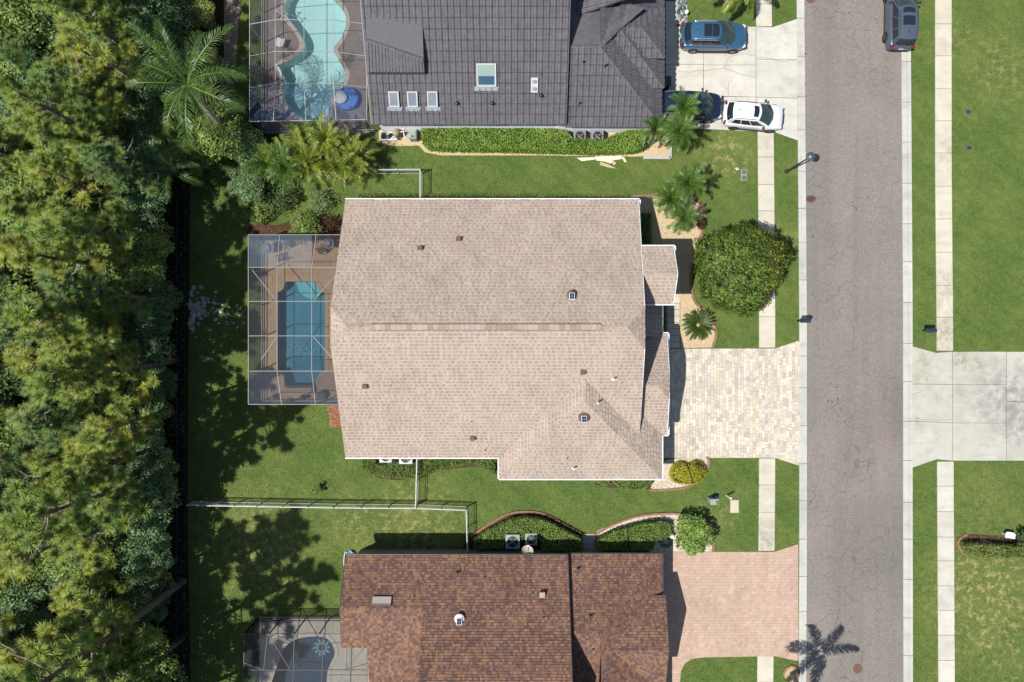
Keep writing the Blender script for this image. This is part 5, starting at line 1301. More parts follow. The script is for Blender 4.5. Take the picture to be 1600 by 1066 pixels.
mailbox(1246,502, 0, 'black mailbox at the kerb north of the cream paver driveway'); mailbox(1442,517, R(180), 'black mailbox in the grass verge across the road')
# utility things in the lawn south of the tan house
t = place('utility_pedestal', 1109,780, 'pale green utility pedestal box standing in the lawn', 'utility box')
mb = MB(); mb.box((0,0,.42), (.36,.36,.85)); o = mb.build('cabinet', X['green_box'], t); bv = o.modifiers.new('b','BEVEL'); bv.width = .03
mb = MB(); mb.box((0,0,.88), (.42,.42,.08)); o = mb.build('lid', X['green_box'], t); bv = o.modifiers.new('b','BEVEL'); bv.width = .03
t = place('round_cover', 1120,779, 'small round pale valve cover beside the green utility box', 'cover'); mb = MB(); mb.prism(disc((0,0),.13,0,0), -.05, .03); mb.build('lid', X['edging_pale'], t); mb = MB(); mb.prism(disc((0,0),.16,0,0), -.05, .015); mb.build('rim', X['conc_old'], t)
t = place('marker_post', 1135,774, 'thin white marker post in the lawn beside the beige slab', 'post'); mb = MB(); mb.box((0,0,.5), (.09,.09,1.0)); mb.build('post', X['alu_white'], t); mb = MB(); mb.box((0,0,1.01), (.11,.11,.04)); mb.build('cap', X['alu_white'], t)
t = place('utility_vault', 1147.5,791, 'beige rectangular utility vault lid set in the lawn', 'vault lid')
mb = MB(); mb.box((0,0,.02), (.60,.92,.12)); o = mb.build('rim', X['conc_old'], t); mb = MB(); mb.box((0,0,.07), (.54,.86,.06)); o = mb.build('lid', mat('vault_lid', lin(214,200,166), lin(228,214,182), 6), t); bv = o.modifiers.new('b','BEVEL'); bv.width = .06; bv.segments = 3
for x, y, lab in ((1162.5,269,'grey water meter lid north of its pair by the pavement'), (1162.5,278,'grey water meter lid south of its pair by the pavement')):
    t = place('meter_cover', x, y, lab, 'meter cover', 'water meter lids'); mb = MB(); mb.box((0,0,0), (.40,.38,.08)); mb.build('rim', X['conc_old'], t); mb = MB(); mb.box((0,0,.03), (.34,.32,.06)); mb.build('lid', X['cover'], t)
for x, y, lab in ((1513,175,'dark sprinkler valve lid in the far lawn, the northern one'), (1514,231,'dark sprinkler valve lid in the far lawn, the southern one')):
    t = place('valve_box', x, y, lab, 'valve box', 'valve lids in the far lawn'); mb = MB(); mb.prism(disc((0,0),.24,0,0,16,1,.8), -.05, .02); mb.build('rim', X['cover'], t); mb = MB(); mb.prism(disc((0,0),.18,0,0,16,1,.8), -.05, .035); mb.build('lid', X['metal_dark'], t)
m = MB()
for i in range(5): m.prism(disc((random.uniform(-.13,.13), random.uniform(-.06,.06)), random.uniform(.04,.08), 0, 0, 7, 1, .7, .2), 0, .03)
o = m.build('paper_scrap', X['white'], None); o.location = W(1151,264); tag(o, 'crumpled white paper scrap on the lawn by the meter lids', 'litter')
for x, y in ((1254,166),(1281,165),(1259,190),(1365,990),(1229,640),(1262,770),(1262,760),(1314,370),(1282,165)):
    pass
# cardboard and boards by the hedge
def board(px, py, lw, rz, label, m, z=.05, tilt=0):
    t = place('board', px, py, label, 'board', 'pale boards dumped by the hedge', R(rz)); mb = MB(); mb.box((0,0,z), (lw[0], lw[1], .03), M=Matrix.Rotation(R(tilt), 3, 'X')); mb.build('sheet', m, t)
bm1 = mat('board_cream', lin(236,222,196,1.6), lin(244,232,210,1.6), 4); bm2 = mat('board_tan', lin(206,176,130), lin(220,192,150), 4)
def poly_board(pts, label, m, z):
    c = W(sum(p[0] for p in pts)/len(pts), sum(p[1] for p in pts)/len(pts)); mb = MB(); mb.prism([(a-c.x, b2-c.y) for a, b2 in PX(pts)], z, z+.025, bottom=True); o = mb.build('board', m, None); o.location = c; tag(o, label, 'board', 'pale boards dumped by the hedge')
poly_board([(901,247),(930,246),(930,249.5),(909,252)], 'narrow pale plank at the west end of the scrap pile', bm1, .03)
poly_board([(930,245),(971,244.5),(971,249),(957,251),(954,256),(945,253),(931,251)], 'large torn cream sheet in the middle of the scrap pile', bm1, .06)
poly_board([(938,253),(950,257),(962,263),(964,264),(950,262),(937,258)], 'thin tan strip below the torn cream sheet', bm2, .03)
poly_board([(957,250),(963,255),(960,259),(953,254)], 'small pinkish offcut under the torn cream sheet', bm2, .045)
poly_board([(971,246),(975,246),(979,253),(976,254)], 'short cream offcut at the east end of the scrap pile', bm1, .03)
# air conditioners
def aircon(px, py, label, size=.86, h=.8, m='ac', group='air conditioners beside the houses', z=.05):
    t = place('air_conditioner', px, py, label, 'air conditioner', group); s = size
    mb = MB(); mb.box((0,0,.04), (s+.12, s+.12, .1)); mb.build('plinth', X['conc_old'], t)
    mb = MB(); 
    for sx, sy in ((1,1),(1,-1),(-1,1),(-1,-1)): mb.box((sx*(s/2-.03), sy*(s/2-.03), h/2+.08), (.06,.06,h))
    for i in range(14):
        zz = .14+i*(h-.12)/14
        for a in (0, 1): 
            for sg in (-1, 1): mb.box((0 if a == 0 else sg*(s/2-.01), sg*(s/2-.01) if a == 0 else 0, zz), ((s-.1) if a == 0 else .02, .02 if a == 0 else (s-.1), .025))
    mb.build('casing', X[m], t)
    mb = MB(); mb.box((0,0,h/2+.05), (s-.08,s-.08,h-.12)); mb.build('coil', X['black'], t)
    mb = MB(); n = 20; r0 = s*.40; ro = [(max(-s/2, min(s/2, math.cos(2*math.pi*i/n)*s*.71)), max(-s/2, min(s/2, math.sin(2*math.pi*i/n)*s*.71))) for i in range(n)]
    for i in range(n):
        j = (i+1) % n; a, b2 = 2*math.pi*i/n, 2*math.pi*j/n
        mb.add([(*ro[i], h+.10), (*ro[j], h+.10), (r0*math.cos(b2), r0*math.sin(b2), h+.12), (r0*math.cos(a), r0*math.sin(a), h+.12)], [(0,1,2,3)])
        mb.add([(*ro[i], h+.10), (*ro[j], h+.10), (*ro[j], h+.02), (*ro[i], h+.02)], [(3,2,1,0)])
    mb.build('top_panel', X[m], t)
    mb = MB()
    for rr2 in (.35,.6,.85): 
        for i in range(n):
            a, b2 = 2*math.pi*i/n, 2*math.pi*(i+1)/n; mb.beam((rr2*r0*math.cos(a), rr2*r0*math.sin(a), h+.12), (rr2*r0*math.cos(b2), rr2*r0*math.sin(b2), h+.12), .008)
    for i in range(8): a = 2*math.pi*i/8; mb.beam((0,0,h+.13), (r0*math.cos(a), r0*math.sin(a), h+.12), .01)
    mb.build('fan_guard', X['metal_dark'], t)
    mb = MB(); mb.lathe((0,0,h-.06), [(.1,0),(.1,.08),(.02,.1)], 12)
    for i in range(4):
        a = 2*math.pi*i/4+.5; mb.box((math.cos(a)*r0*.55, math.sin(a)*r0*.55, h-.02), (r0*.8, .2, .02), M=Matrix.Rotation(a, 3, 'Z') @ Matrix.Rotation(.35, 3, 'X'))
    mb.build('fan', X['ac_grey'], t)
    mb = MB(); mb.tube([(s*.2,s/2,.3),(s*.2,s/2+.25,.3)], .03); mb.build('pipe', X['black'], t)
aircon(606,710,'white air conditioner mostly under the tan house\'s south gutter, the western one'); aircon(637,711.5,'white air conditioner jutting from the tan house\'s south gutter, next to the fence', .92)
aircon(801,840,'grey topped air conditioner west of the satellite dish', .98, .95, 'green_box'); aircon(829.5,837,'smaller grey topped air conditioner north of the satellite dish', .82, .85, 'green_box')
aircon(904,219,'grey air conditioner by the grey house, west of its pair', .82, .85, 'ac_grey'); aircon(931,219,'grey air conditioner by the grey house, east of its pair', .82, .85, 'ac_grey')
# pool equipment of the grey house
t = place('pool_pump', 606,214,'white piped pool pump set on gravel beside the grey house', 'pool pump')
mb = MB(); mb.box((0,0,.08), (1.1,.7,.1)); mb.build('plinth', X['conc_old'], t)
for dx in (-.3,.15): mb = MB(); mb.tube([(dx,-.2,.3),(dx,.2,.3)], .12, 12); mb.lathe((dx,-.12,.35), [(.11,0),(.11,.2),(.02,.24)], 12); mb.build('motor', X['black'], t)
mb = MB(); mb.tube([(-.5,-.3,.25),(-.3,-.3,.3),(.15,-.3,.3),(.5,-.3,.5),(.75,-.3,.5)], .04); mb.tube([(-.3,.2,.45),(-.3,.35,.6),(.5,.35,.6)], .04); mb.tube([(.15,.0,.6),(.2,.1,.7),(.6,.1,.65),(.6,-.35,.4)], .04); mb.build('pipe', X['alu_white'], t)
t = place('pool_filter', 622,212,'beige domed pool filter with white pipes on gravel', 'pool filter')
mb = MB(); mb.lathe((0,0,.05), [(.25,0),(.27,.15),(.27,.75),(.22,.95),(.1,1.05),(.06,1.12)], 16); mb.build('tank', mat('filter_beige', lin(176,160,134), lin(192,176,150)), t)
mb = MB(); mb.tube([(.2,0,.8),(.5,.05,.8),(.55,-.3,.5),(.8,-.35,.3)], .045); mb.tube([(-.2,-.1,.3),(-.5,-.35,.3)], .045); mb.tube([(.3,.3,.9),(.5,.3,.9),(.5,.1,.9)], .045); mb.build('pipe', X['alu_white'], t)
mb = MB(); mb.lathe((0,0,.6), [(.285,0),(.285,.05)], 16); mb.build('clamp_band', X['metal_dark'], t)
t = place('heat_pump', 647.5,214,'pale grey heater cabinet at the west end of the long hedge', 'heater')
mb = MB(); mb.box((0,0,.42), (.56,.74,.8)); o = mb.build('cabinet', X['green_box'], t); bv = o.modifiers.new('b','BEVEL'); bv.width = .05
mb = MB(); mb.box((0,-.05,.84), (.40,.5,.04)); mb.build('lid', X['green_box'], t); mb = MB(); mb.box((-.02,-.22,.875), (.14,.10,.03)); mb.build('vent', X['black'], t)
t = place('wheelie_bin', 1037,135,'green wheelie bin under the edge of the grey roof', 'bin')
mb = MB(); mb.box((0,0,.5), (.56,.6,.95)); o = mb.build('body', X['bin'], t); bv = o.modifiers.new('b','BEVEL'); bv.width = .05
mb = MB(); mb.box((0,0,1.0), (.64,.7,.07)); o = mb.build('lid', X['bin'], t); bv = o.modifiers.new('b','BEVEL'); bv.width = .03
for sg in (-1,1): mb = MB(); mb.tube([(-.28,sg*.22,.12),(-.28,sg*.28,.12)], .12, 12); mb.build('wheel', X['black'], t)
# hose reel with blue cloth at the brown house's corner
o = None
t = place('hose_reel', 541,878,'coiled striped garden hose at the brown house\'s north-west corner', 'hose')
mb = MB(); mb.tube([(.34*math.cos(a)*.4, .75*math.sin(a), .06+.01*a) for a in np.linspace(0, 11, 40)], .025, 6); mb.build('hose', X['alu_white'], t)
mb = MB(); 
c = W(548,867); N_ = 14; vs = []; fs = []
for i in range(N_):
    for j in range(N_):
        a, b2 = i/(N_-1)-.5, j/(N_-1)-.5
        vs.append((a*.75+.05*math.sin(9*b2+3*a), b2*.6+.06*math.sin(8*a+2*b2), .22+.10*math.sin(11*a+4*b2)*math.cos(9*b2-3*a)-.25*(a*a+b2*b2)))
for i in range(N_-1):
    for j in range(N_-1):
        if (i-6.5)**2+(j-6.5)**2 < 40+random.uniform(-12,8): fs.append((i*N_+j, (i+1)*N_+j, (i+1)*N_+j+1, i*N_+j+1))
mb.add(vs, fs); o = mb.build('cloth', mat('cloth_blue', lin(96,178,226), lin(132,204,240), 6), None, smooth=True); o.location = c; tag(o, 'crumpled light blue cloth lying at the brown house\'s corner', 'cloth')
# ---- things on the pool decks
def round_table(px, py, r, label, m, top='glass'):
    t = place('patio_table', px, py, label, 'table', None)
    mb = MB(); n = 24
    for i in range(n): a, b2 = 2*math.pi*i/n, 2*math.pi*(i+1)/n; mb.beam((r*math.cos(a), r*math.sin(a), .80), (r*math.cos(b2), r*math.sin(b2), .80), .05, .04)
    mb.build('rim', X['alu_grey'], t); mb = MB(); mb.prism(disc((0,0), r-.02, 0, 0, 24), .79, .81, bottom=True); mb.build('table_top', m, t)
    for i in range(4): a = i*1.571+.4; mb = MB(); mb.tube([(.5*r*math.cos(a), .5*r*math.sin(a), .79), (.7*r*math.cos(a), .7*r*math.sin(a), .06)], .02); mb.build('leg', X['metal_dark'], t)
    mb = MB(); mb.lathe((-.05,0,.81), [(.16,0),(.2,.1),(.2,.12)], 12); mb.build('bowl', X['ac_grey'], t)
def chair(px, py, rz, label, m='metal_dark'):
    t = place('patio_chair', px, py, label, 'chair', 'metal patio chairs', R(rz))
    mb = MB(); 
    for i in range(6): mb.box((0, -.2+i*.08, .50), (.46, .06, .02))
    mb.build('seat', X[m], t)
    mb = MB()
    for i in range(6): mb.box((-.2+i*.08, .26, .75), (.03, .025, .46))
    mb.tube([(-.24,.24,.5),(-.24,.3,.98),(.24,.3,.98),(.24,.24,.5)], .018); mb.build('backrest', X[m], t)
    for sx in (-.22,.22):
        for sy in (-.22,.22): mb = MB(); mb.tube([(sx,sy,.5),(sx*1.1,sy*1.1,.06)], .016); mb.build('leg', X[m], t)
        mb = MB(); mb.tube([(sx,-.22,.5),(sx*1.15,-.22,.72),(sx*1.15,.24,.72)], .016); mb.build('armrest', X[m], t)
tt = mat('table_glass', lin(108,118,110), lin(128,138,128), 3, .15, .5)
round_table(425,390,.38,'round glass patio table at the north end of the teal pool\'s cage', tt)
chair(452,383,-60,'dark patio chair east of the round glass table'); chair(441,403,200,'dark patio chair south-east of the round glass table'); chair(405,378,70,'dark patio chair west of the round glass table')
round_table(518,383,.34,'small dark patio table by the tan house\'s wall', X['metal_dark']); chair(514,372,10,'dark patio chair north of the small dark table'); chair(507,391,130,'dark patio chair west of the small dark table')
t = place('kettle_grill', 477,620.5,'round black lidded pot on the ledge below the teal pool', 'grill'); mb = MB(); mb.lathe((0,0,.3), [(.06,-.25),(.12,0),(.19,.15),(.2,.25),(.15,.36),(.03,.4)], 16); mb.build('bowl', X['black'], t)
for i in range(3): a = i*2.09; mb = MB(); mb.tube([(.1*math.cos(a),.1*math.sin(a),.35),(.18*math.cos(a),.18*math.sin(a),.05)], .012); mb.build('leg', X['metal_dark'], t)
mb = MB(); mb.tube([(-.06,0,.7),(-.05,0,.75),(.05,0,.75),(.06,0,.7)], .012); mb.build('handle', X['metal_dark'], t)
t = place('side_table', 504,618,'low round grey table below the teal pool near the tan roof', 'table'); mb = MB(); mb.prism(disc((0,0),.34,0,0,22), .45, .49, bottom=True); mb.build('table_top', mat('table_slate', lin(96,98,100), lin(112,114,116), 5), t)
for i in range(4): a = i*1.571; mb = MB(); mb.tube([(.2*math.cos(a),.2*math.sin(a),.46),(.28*math.cos(a),.28*math.sin(a),.06)], .016); mb.build('leg', X['metal_dark'], t)
# raised ledge with two steps at the foot of the teal pool
t = thing('pool_ledge', (*W2(468,613), 0), 'raised tan ledge closing the foot of the teal pool', 'ledge'); ORG.pop(t.name)
mb = MB(); mb.box((0,.1,.18), (2.0,.42,.36)); mb.build('wall', X['paver_tan'], t)
mb = MB(); mb.box((0,.1,.38), (2.1,.5,.05)); mb.build('cap', X['paver_tan'], t)
# brick step
t = place('brick_step', 524,650,'stepped brick landing beside the tan house\'s south-west corner', 'steps')
bx = MB(); bx.box((0,0,.05), (.08,.08,.08))
vr = []
for tn in ((1,1,1),(.8,.72,.68),(1.15,1.1,1.05),(.9,.8,.74)):
    m_ = MB(); m_.box((0,0,0), (.23,.11,.1), tint=tn); vr.append(m_.mesh('brick', mat('brick_red', lin(150,104,80), lin(172,124,98), 8)))
for r in range(13):
    y = .72-r*.12; x0 = -.5+(0 if r < 3 else .12 if r < 5 else .24)
    for c_ in range(5 if r < 3 else 4):
        x = x0+c_*.245+(.12 if r % 2 else 0)
        link('brick', random.choice(vr), t, (x, y, .12))
m_ = MB(); m_.box((.1,0,.03), (1.0,1.5,.1)); m_.build('mortar_bed', X['sand_joint'], t)
# grey house's deck: lounger, tub, hand rails, blue ring
t = place('pool_lounger', 440,69,'white reclining pool lounger on the turquoise pool\'s shallow shelf', 'lounger', None, R(-20)); ORG.pop(t.name, None)
mb = MB(); vs = []; prof = [(-.85,.28),(-.5,.2),(-.1,.22),(.2,.38),(.5,.58),(.85,.85)]
for x, zz in prof: vs += [(x*.42, -.3, zz*.6), (x*.42, .3, zz*.6), (x*.42, .3, zz*.6+.06), (x*.42, -.3, zz*.6+.06)]
fs = []
for i in range(len(prof)-1):
    for k_ in range(4): fs.append((i*4+k_, i*4+(k_+1) % 4, (i+1)*4+(k_+1) % 4, (i+1)*4+k_))
fs += [(3,2,1,0), tuple(20+q for q in range(4))]; mb.add(vs, fs); mb.build('seat', X['alu_white'], t)
mb = MB(); mb.box((.3,0,.32), (.12,.5,.06)); mb.build('pillow', X['white'], t)
for xx in (-.2,.18): mb = MB(); mb.box((xx,0,.06), (.06,.5,.16)); mb.build('leg', X['alu_white'], t)
t = place('hot_tub', 544,157,'round blue tub standing on the grey pool deck', 'tub')
blue = mat('tub_blue', lin(84,130,224,1.4), lin(104,150,236,1.4), 4, .4, .5)
mb = MB(); n = 28
prof = [(.78,.05),(.80,.45),(.74,.52),(.62,.5),(.55,.25),(.5,.2),(.02,.2)]
mb.lathe((0,0,0), prof, n); mb.build('shell', blue, t, smooth=False)
mb = MB(); mb.prism(disc((0,0), .57, 0, 0, n), .30, .34); mb.build('water', mat('tub_water', lin(44,70,140), lin(60,90,160), 3, .08, .6), t)
for i in range(4): a = i*1.571+.4; mb = MB(); mb.box((.68*math.cos(a), .68*math.sin(a), .53), (.16,.10,.03), rz=a); mb.build('headrest', X['black'], t)
t = place('stone_urn', 535.5,157.5,'grey ring shaped bowl beside the round blue tub', 'urn')
mb = MB(); mb.lathe((0,0,0), [(.2,.05),(.24,.3),(.42,.62),(.44,.72),(.32,.74),(.26,.66),(.02,.62)], 22); mb.build('bowl', mat('urn_grey', lin(220,220,220,1.5), lin(236,236,236,1.5), 5), t); mb = MB(); mb.prism(disc((0,0),.25,0,0,18), .63, .66); mb.build('soil', X['mulch'], t)
t = place('pool_step', 438,113,'short white step ledge at the turquoise pool\'s west edge', 'step', None, R(-62)); mb = MB(); mb.box((0,0,.14), (1.15,.2,.06)); mb.build('tread', X['alu_white'], t); mb = MB(); mb.box((0,.06,.10), (1.1,.06,.1)); mb.build('riser', X['alu_white'], t)
t = place('handrail', 447,26,'curved white handrail at the turquoise pool\'s north-west steps', 'handrail', None, R(40)); 
for sg in (-.28,.28): mb = MB(); mb.tube([(-.5,sg,.05),(-.45,sg,.7),(-.2,sg,.85),(.2,sg,.7),(.5,sg,-.3)], .03); mb.build('rail', X['alu_white'], t)
mb = MB(); mb.tube([(-.2,-.28,.85),(-.2,.28,.85)], .02); mb.build('crossbar', X['alu_white'], t)
# white sign board by the far hedge and the pipe in its bed
t = place('sign_board', 1572,834,'white curved sign board with grey marks beside the far hedge', 'sign', None, R(-8))
mb = MB(); mb.prism([(-.34,-.2),(.34,-.2),(.34,.1),(.2,.2),(-.24,.22),(-.34,.12)], .40, .45, bottom=True); o = mb.build('panel', X['white'], t)
mb = MB()
for i, ww in enumerate((.1,.08,.12)): mb.box((-.18+i*.16, -.02, .455), (ww, .05, .01)); mb.box((-.18+i*.16, -.09, .455), (ww*.8, .03, .01))
mb.build('marks', X['ac_grey'], t)
for sx in (-.25,.25): mb = MB(); mb.box((sx, 0, .2), (.06,.06,.42)); mb.build('post', X['alu_white'], t)
c = W(1541,846); mb = MB(); mb.tube([(-.33,.07,.06),(.33,-.07,.06)], .045, 8); o = mb.build('pvc_pipe', X['ac'], None); o.location = c; tag(o, 'short white plastic pipe lying in the far bed\'s shade', 'pipe')
t = place('garden_lantern', 1071,23,'small white garden ornament at the flower bed\'s edge by the blue SUV', 'ornament'); mb = MB(); mb.lathe((0,0,0), [(.08,0),(.06,.1),(.1,.25),(.15,.35),(.12,.48),(.03,.52)], 12); mb.build('body', X['alu_white'], t); mb = MB(); mb.lathe((0,0,.5), [(.12,0),(.02,.1)], 12); mb.build('cap', X['alu_white'], t)
t = place('garden_ball', 1048,835,'white garden ornament between the clipped hedge and the round shrub', 'ornament'); mb = MB(); mb.lathe((0,0,0), [(.1,0),(.07,.15),(.09,.3),(.16,.4),(.18,.52),(.1,.66),(.02,.7)], 12); mb.build('body', X['alu_white'], t); mb = MB(); mb.lathe((0,0,-.02), [(.2,0),(.2,.08)], 12); mb.build('base', X['conc_old'], t)
c = W(1040,845); mb = MB(); t = thing('hose_reel', c, 'coiled dark green hose on gravel by the brown house\'s corner', 'hose'); ORG.pop(t.name); mb.tube([((.2+.012*a)*math.cos(a), (.2+.012*a)*math.sin(a), .07+.02*math.sin(a*3)) for a in np.linspace(0, 26, 90)], .02, 5); mb.build('hose', mat('hose_green', lin(40,88,80), lin(52,104,94), 4), t)
for x, y, lab in ((374,712,'orange ball lying in the back lawn, the northern one'), (378,728,'orange ball lying in the back lawn, the southern one')):
    c = W(x, y); mb = MB(); mb.lathe((0,0,0), [(.02,.0),(.07,.03),(.1,.1),(.07,.17),(.02,.2)], 12); o = mb.build('ball', mat('ball_orange', lin(206,150,84), lin(220,168,104)), None); o.location = c; tag(o, lab, 'ball', 'orange balls in the back lawn')
t = place('planter_box', 1035.5,-7,'timber edged planter at the top edge of the photo', 'planter') if False else None
# ================================================================ VEGETATION
def np_mesh(name, v, f, t, m, smooth=False):
    v = np.asarray(v, np.float32); f = np.asarray(f, np.int32); k = f.shape[1]; n = len(f)
    me = bpy.data.meshes.new(name); me.vertices.add(len(v)); me.vertices.foreach_set('co', v.ravel())
    me.loops.add(n*k); me.loops.foreach_set('vertex_index', f.ravel())
    me.polygons.add(n); me.polygons.foreach_set('loop_start', np.arange(0, n*k, k, dtype=np.int32)); me.polygons.foreach_set('loop_total', np.full(n, k, np.int32))
    me.materials.append(m)
    at = me.attributes.new('tint', 'FLOAT_COLOR', 'FACE'); a = np.ones((n, 4), np.float32); a[:, :3] = t; at.data.foreach_set('color', a.ravel())
    me.update(calc_edges=True); me.validate(); return me
def unit(a): return a/np.maximum(np.linalg.norm(a, axis=-1, keepdims=True), 1e-9)
def leaf_quads(c, nrm, size, aspect=.55, spread=.7):
    """one rhombic leaf per centre, facing roughly along nrm"""
    n = len(c); nr = unit(nrm+rng.normal(0, spread, (n, 3))); d = unit(np.cross(nr, rng.normal(0, 1, (n, 3)))); s = np.cross(nr, d)
    sz = (size*rng.uniform(.6, 1.3, n))[:, None]
    p = np.stack([c-d*sz*.5, c+s*sz*aspect*.5+d*sz*.05-nr*sz*.06, c+d*sz*.5, c-s*sz*aspect*.5+d*sz*.05-nr*sz*.06], 1)
    return p.reshape(-1, 3), np.arange(n*4).reshape(n, 4)
def tints(n, lo=.6, hi=1.25, warm=.12):
    j = rng.uniform(lo, hi, n)[:, None]; w = rng.normal(0, warm, n)[:, None]
    return np.clip(np.concatenate([j*(1+w), j*(1+w*.3), j*(1-w)], 1), .1, 2.5)
LM = {}
LM['pine'] = leafmat('needles_pine', lin(140,164,70), lin(178,198,102), .6, trans=.3)
LM['pine2'] = leafmat('needles_yellow', lin(162,176,72), lin(198,206,102), .6, trans=.3)
LM['pine3'] = leafmat('needles_deep', lin(112,144,78), lin(152,178,104), .6, trans=.3)
LM['dark'] = leafmat('leaves_dark', lin(70,96,46), lin(108,134,72), .8, trans=.35)
LM['mid'] = leafmat('leaves_mid', lin(118,146,62), lin(160,182,92), .8, trans=.35)
LM['blue'] = leafmat('leaves_bluish', lin(108,142,88), lin(146,176,116), .8, trans=.35)
LM['olive'] = leafmat('leaves_olive', lin(132,152,70), lin(176,188,104), .8, trans=.35)
LM['hedge'] = leafmat('leaves_hedge', lin(112,148,44), lin(156,190,78), 1.2)
LM['hedge2'] = leafmat('leaves_clipped', lin(114,146,56), lin(152,178,84), 1.2)
LM['yellow'] = leafmat('leaves_golden', lin(196,192,40), lin(228,218,72), 1.2)
LM['magn'] = leafmat('leaves_glossy', lin(84,116,42), lin(124,148,62), 1.4, rough=.55)
LM['palm'] = leafmat('frond_green', lin(70,106,36), lin(112,144,60), .8, rough=.4)
LM['palm_g'] = leafmat('frond_grey_green', lin(70,104,44), lin(112,142,68), .8, rough=.4)
LM['palm_y'] = leafmat('frond_yellow_green', lin(116,140,44), lin(166,174,72), .8, rough=.4)
LM['sago'] = leafmat('frond_dark', lin(62,92,34), lin(98,122,52), .8, rough=.4)
LM['red'] = leafmat('leaves_purple', lin(70,36,30), lin(104,62,44), 1.2)
def tuft(n, length, up=.25):
    """needles of one pine tuft around the origin: thin triangles"""
    d = rng.normal(0, 1, (n, 3)); d[:, 2] = np.abs(d[:, 2])*.9+up*rng.normal(.5, .5, n); d = unit(d)
    s = unit(np.cross(d, np.array([0,0,1.0])+rng.normal(0, .35, (n, 3)))); L = length*rng.uniform(.6, 1.1, n)[:, None]; w = .024
    o = d*.06
    return np.stack([o-s*w, o+s*w, o+d*L-np.array([0, 0, .10])*L], 1)
def pine_variant(h, rad, seed, density=1.0, m='pine'):
    """returns (trunk mesh, crown mesh, dead limb mesh)"""
    global rng; rng = np.random.default_rng(seed); random.seed(seed)
    tb = MB(); lean = (random.uniform(-.6,.6), random.uniform(-.6,.6)); bend = random.uniform(-.4,.4)
    def axis(z): t = z/h; return V((lean[0]*t+bend*math.sin(t*3), lean[1]*t+bend*math.cos(t*2.5)-bend, z))
    zs = np.linspace(0, h, 9); tb.tube([axis(z) for z in zs], [.19*(1-.82*z/h)+.02 for z in zs], 8)
    cs = []; dl = MB()
    nb = int(26*density); z0 = h*.42
    for i in range(nb):
        t = (i+random.random()*.6)/nb; z = z0+(h-z0)*t**.9; a = i*2.4+random.uniform(-.5,.5); L = rad*(1.0-.72*t**1.5)*random.uniform(.55,1.12)
        b0 = axis(z); rise = random.uniform(.05,.35)+.35*t; p1 = b0+V((math.cos(a)*L*.5, math.sin(a)*L*.5, L*.5*rise*.6)); p2 = b0+V((math.cos(a+.2)*L, math.sin(a+.2)*L, L*rise))
        tb.tube([b0, p1, p2], [.05*(1-.5*t)+.012, .03, .012], 4, cap=False)
        nt_ = max(2, int(L*2.5))
        for k in range(nt_):
            s = .45+.6*(k+random.random()*.7)/nt_; q = b0*(1-s)**2+p1*2*s*(1-s)+p2*s*s if False else (b0+(p1-b0)*s*2 if s < .5 else p1+(p2-p1)*(s*2-1))
            off = V((random.gauss(0,.36), random.gauss(0,.36), random.uniform(.0,.34)))*(L*.2+.15); c = q+off
            cs.append((c.x, c.y, c.z)); tb.tube([q, c], [.012, .006], 3, cap=False)
    for k in range(5): cs.append(tuple(axis(h)+V((random.gauss(0,.3), random.gauss(0,.3), random.uniform(-.4,.3)))))
    vs = []; ts = []
    for c in cs:
        n = 130; tri = tuft(n, random.choice([.34,.45,.5,.62])); vs.append(tri.reshape(-1, 3)+np.array(c)); j = random.uniform(.8, 1.2); w = random.gauss(.0, .07)
        tt = tints(n, .75, 1.2, .06)*np.array([j*(1+w), j, j*(1-w)]); ts.append(tt)
    v = np.concatenate(vs); f = np.arange(len(v)).reshape(-1, 3); ts = [t*1.22 for t in ts]
    crown = np_mesh('crown', v, f, np.concatenate(ts), LM[m]); limbs = []
    for i in range(random.randint(5,8)):      # bare limbs
        dl = MB()
        z = h*random.uniform(.35,.97); a = random.random()*6.3; L = rad*random.uniform(.5,1.05); p = axis(z); pts = [p]; d = V((math.cos(a), math.sin(a), .25))
        for k in range(5):
            d = (d+V((random.gauss(0,.28), random.gauss(0,.28), random.gauss(.05,.12)))).normalized(); pts.append(pts[-1]+d*L/5)
            if k > 0: dl.tube([pts[-1], pts[-1]+V((random.gauss(0,.3), random.gauss(0,.3), random.gauss(.1,.2)))*L*.35], [.016,.006], 4, cap=False)
        dl.tube(pts, [.05,.042,.034,.028,.02,.01], 5); limbs.append(dl.mesh('dead_limb', X['bark_pale']))
    return tb.mesh('trunk', X['bark']), crown, limbs
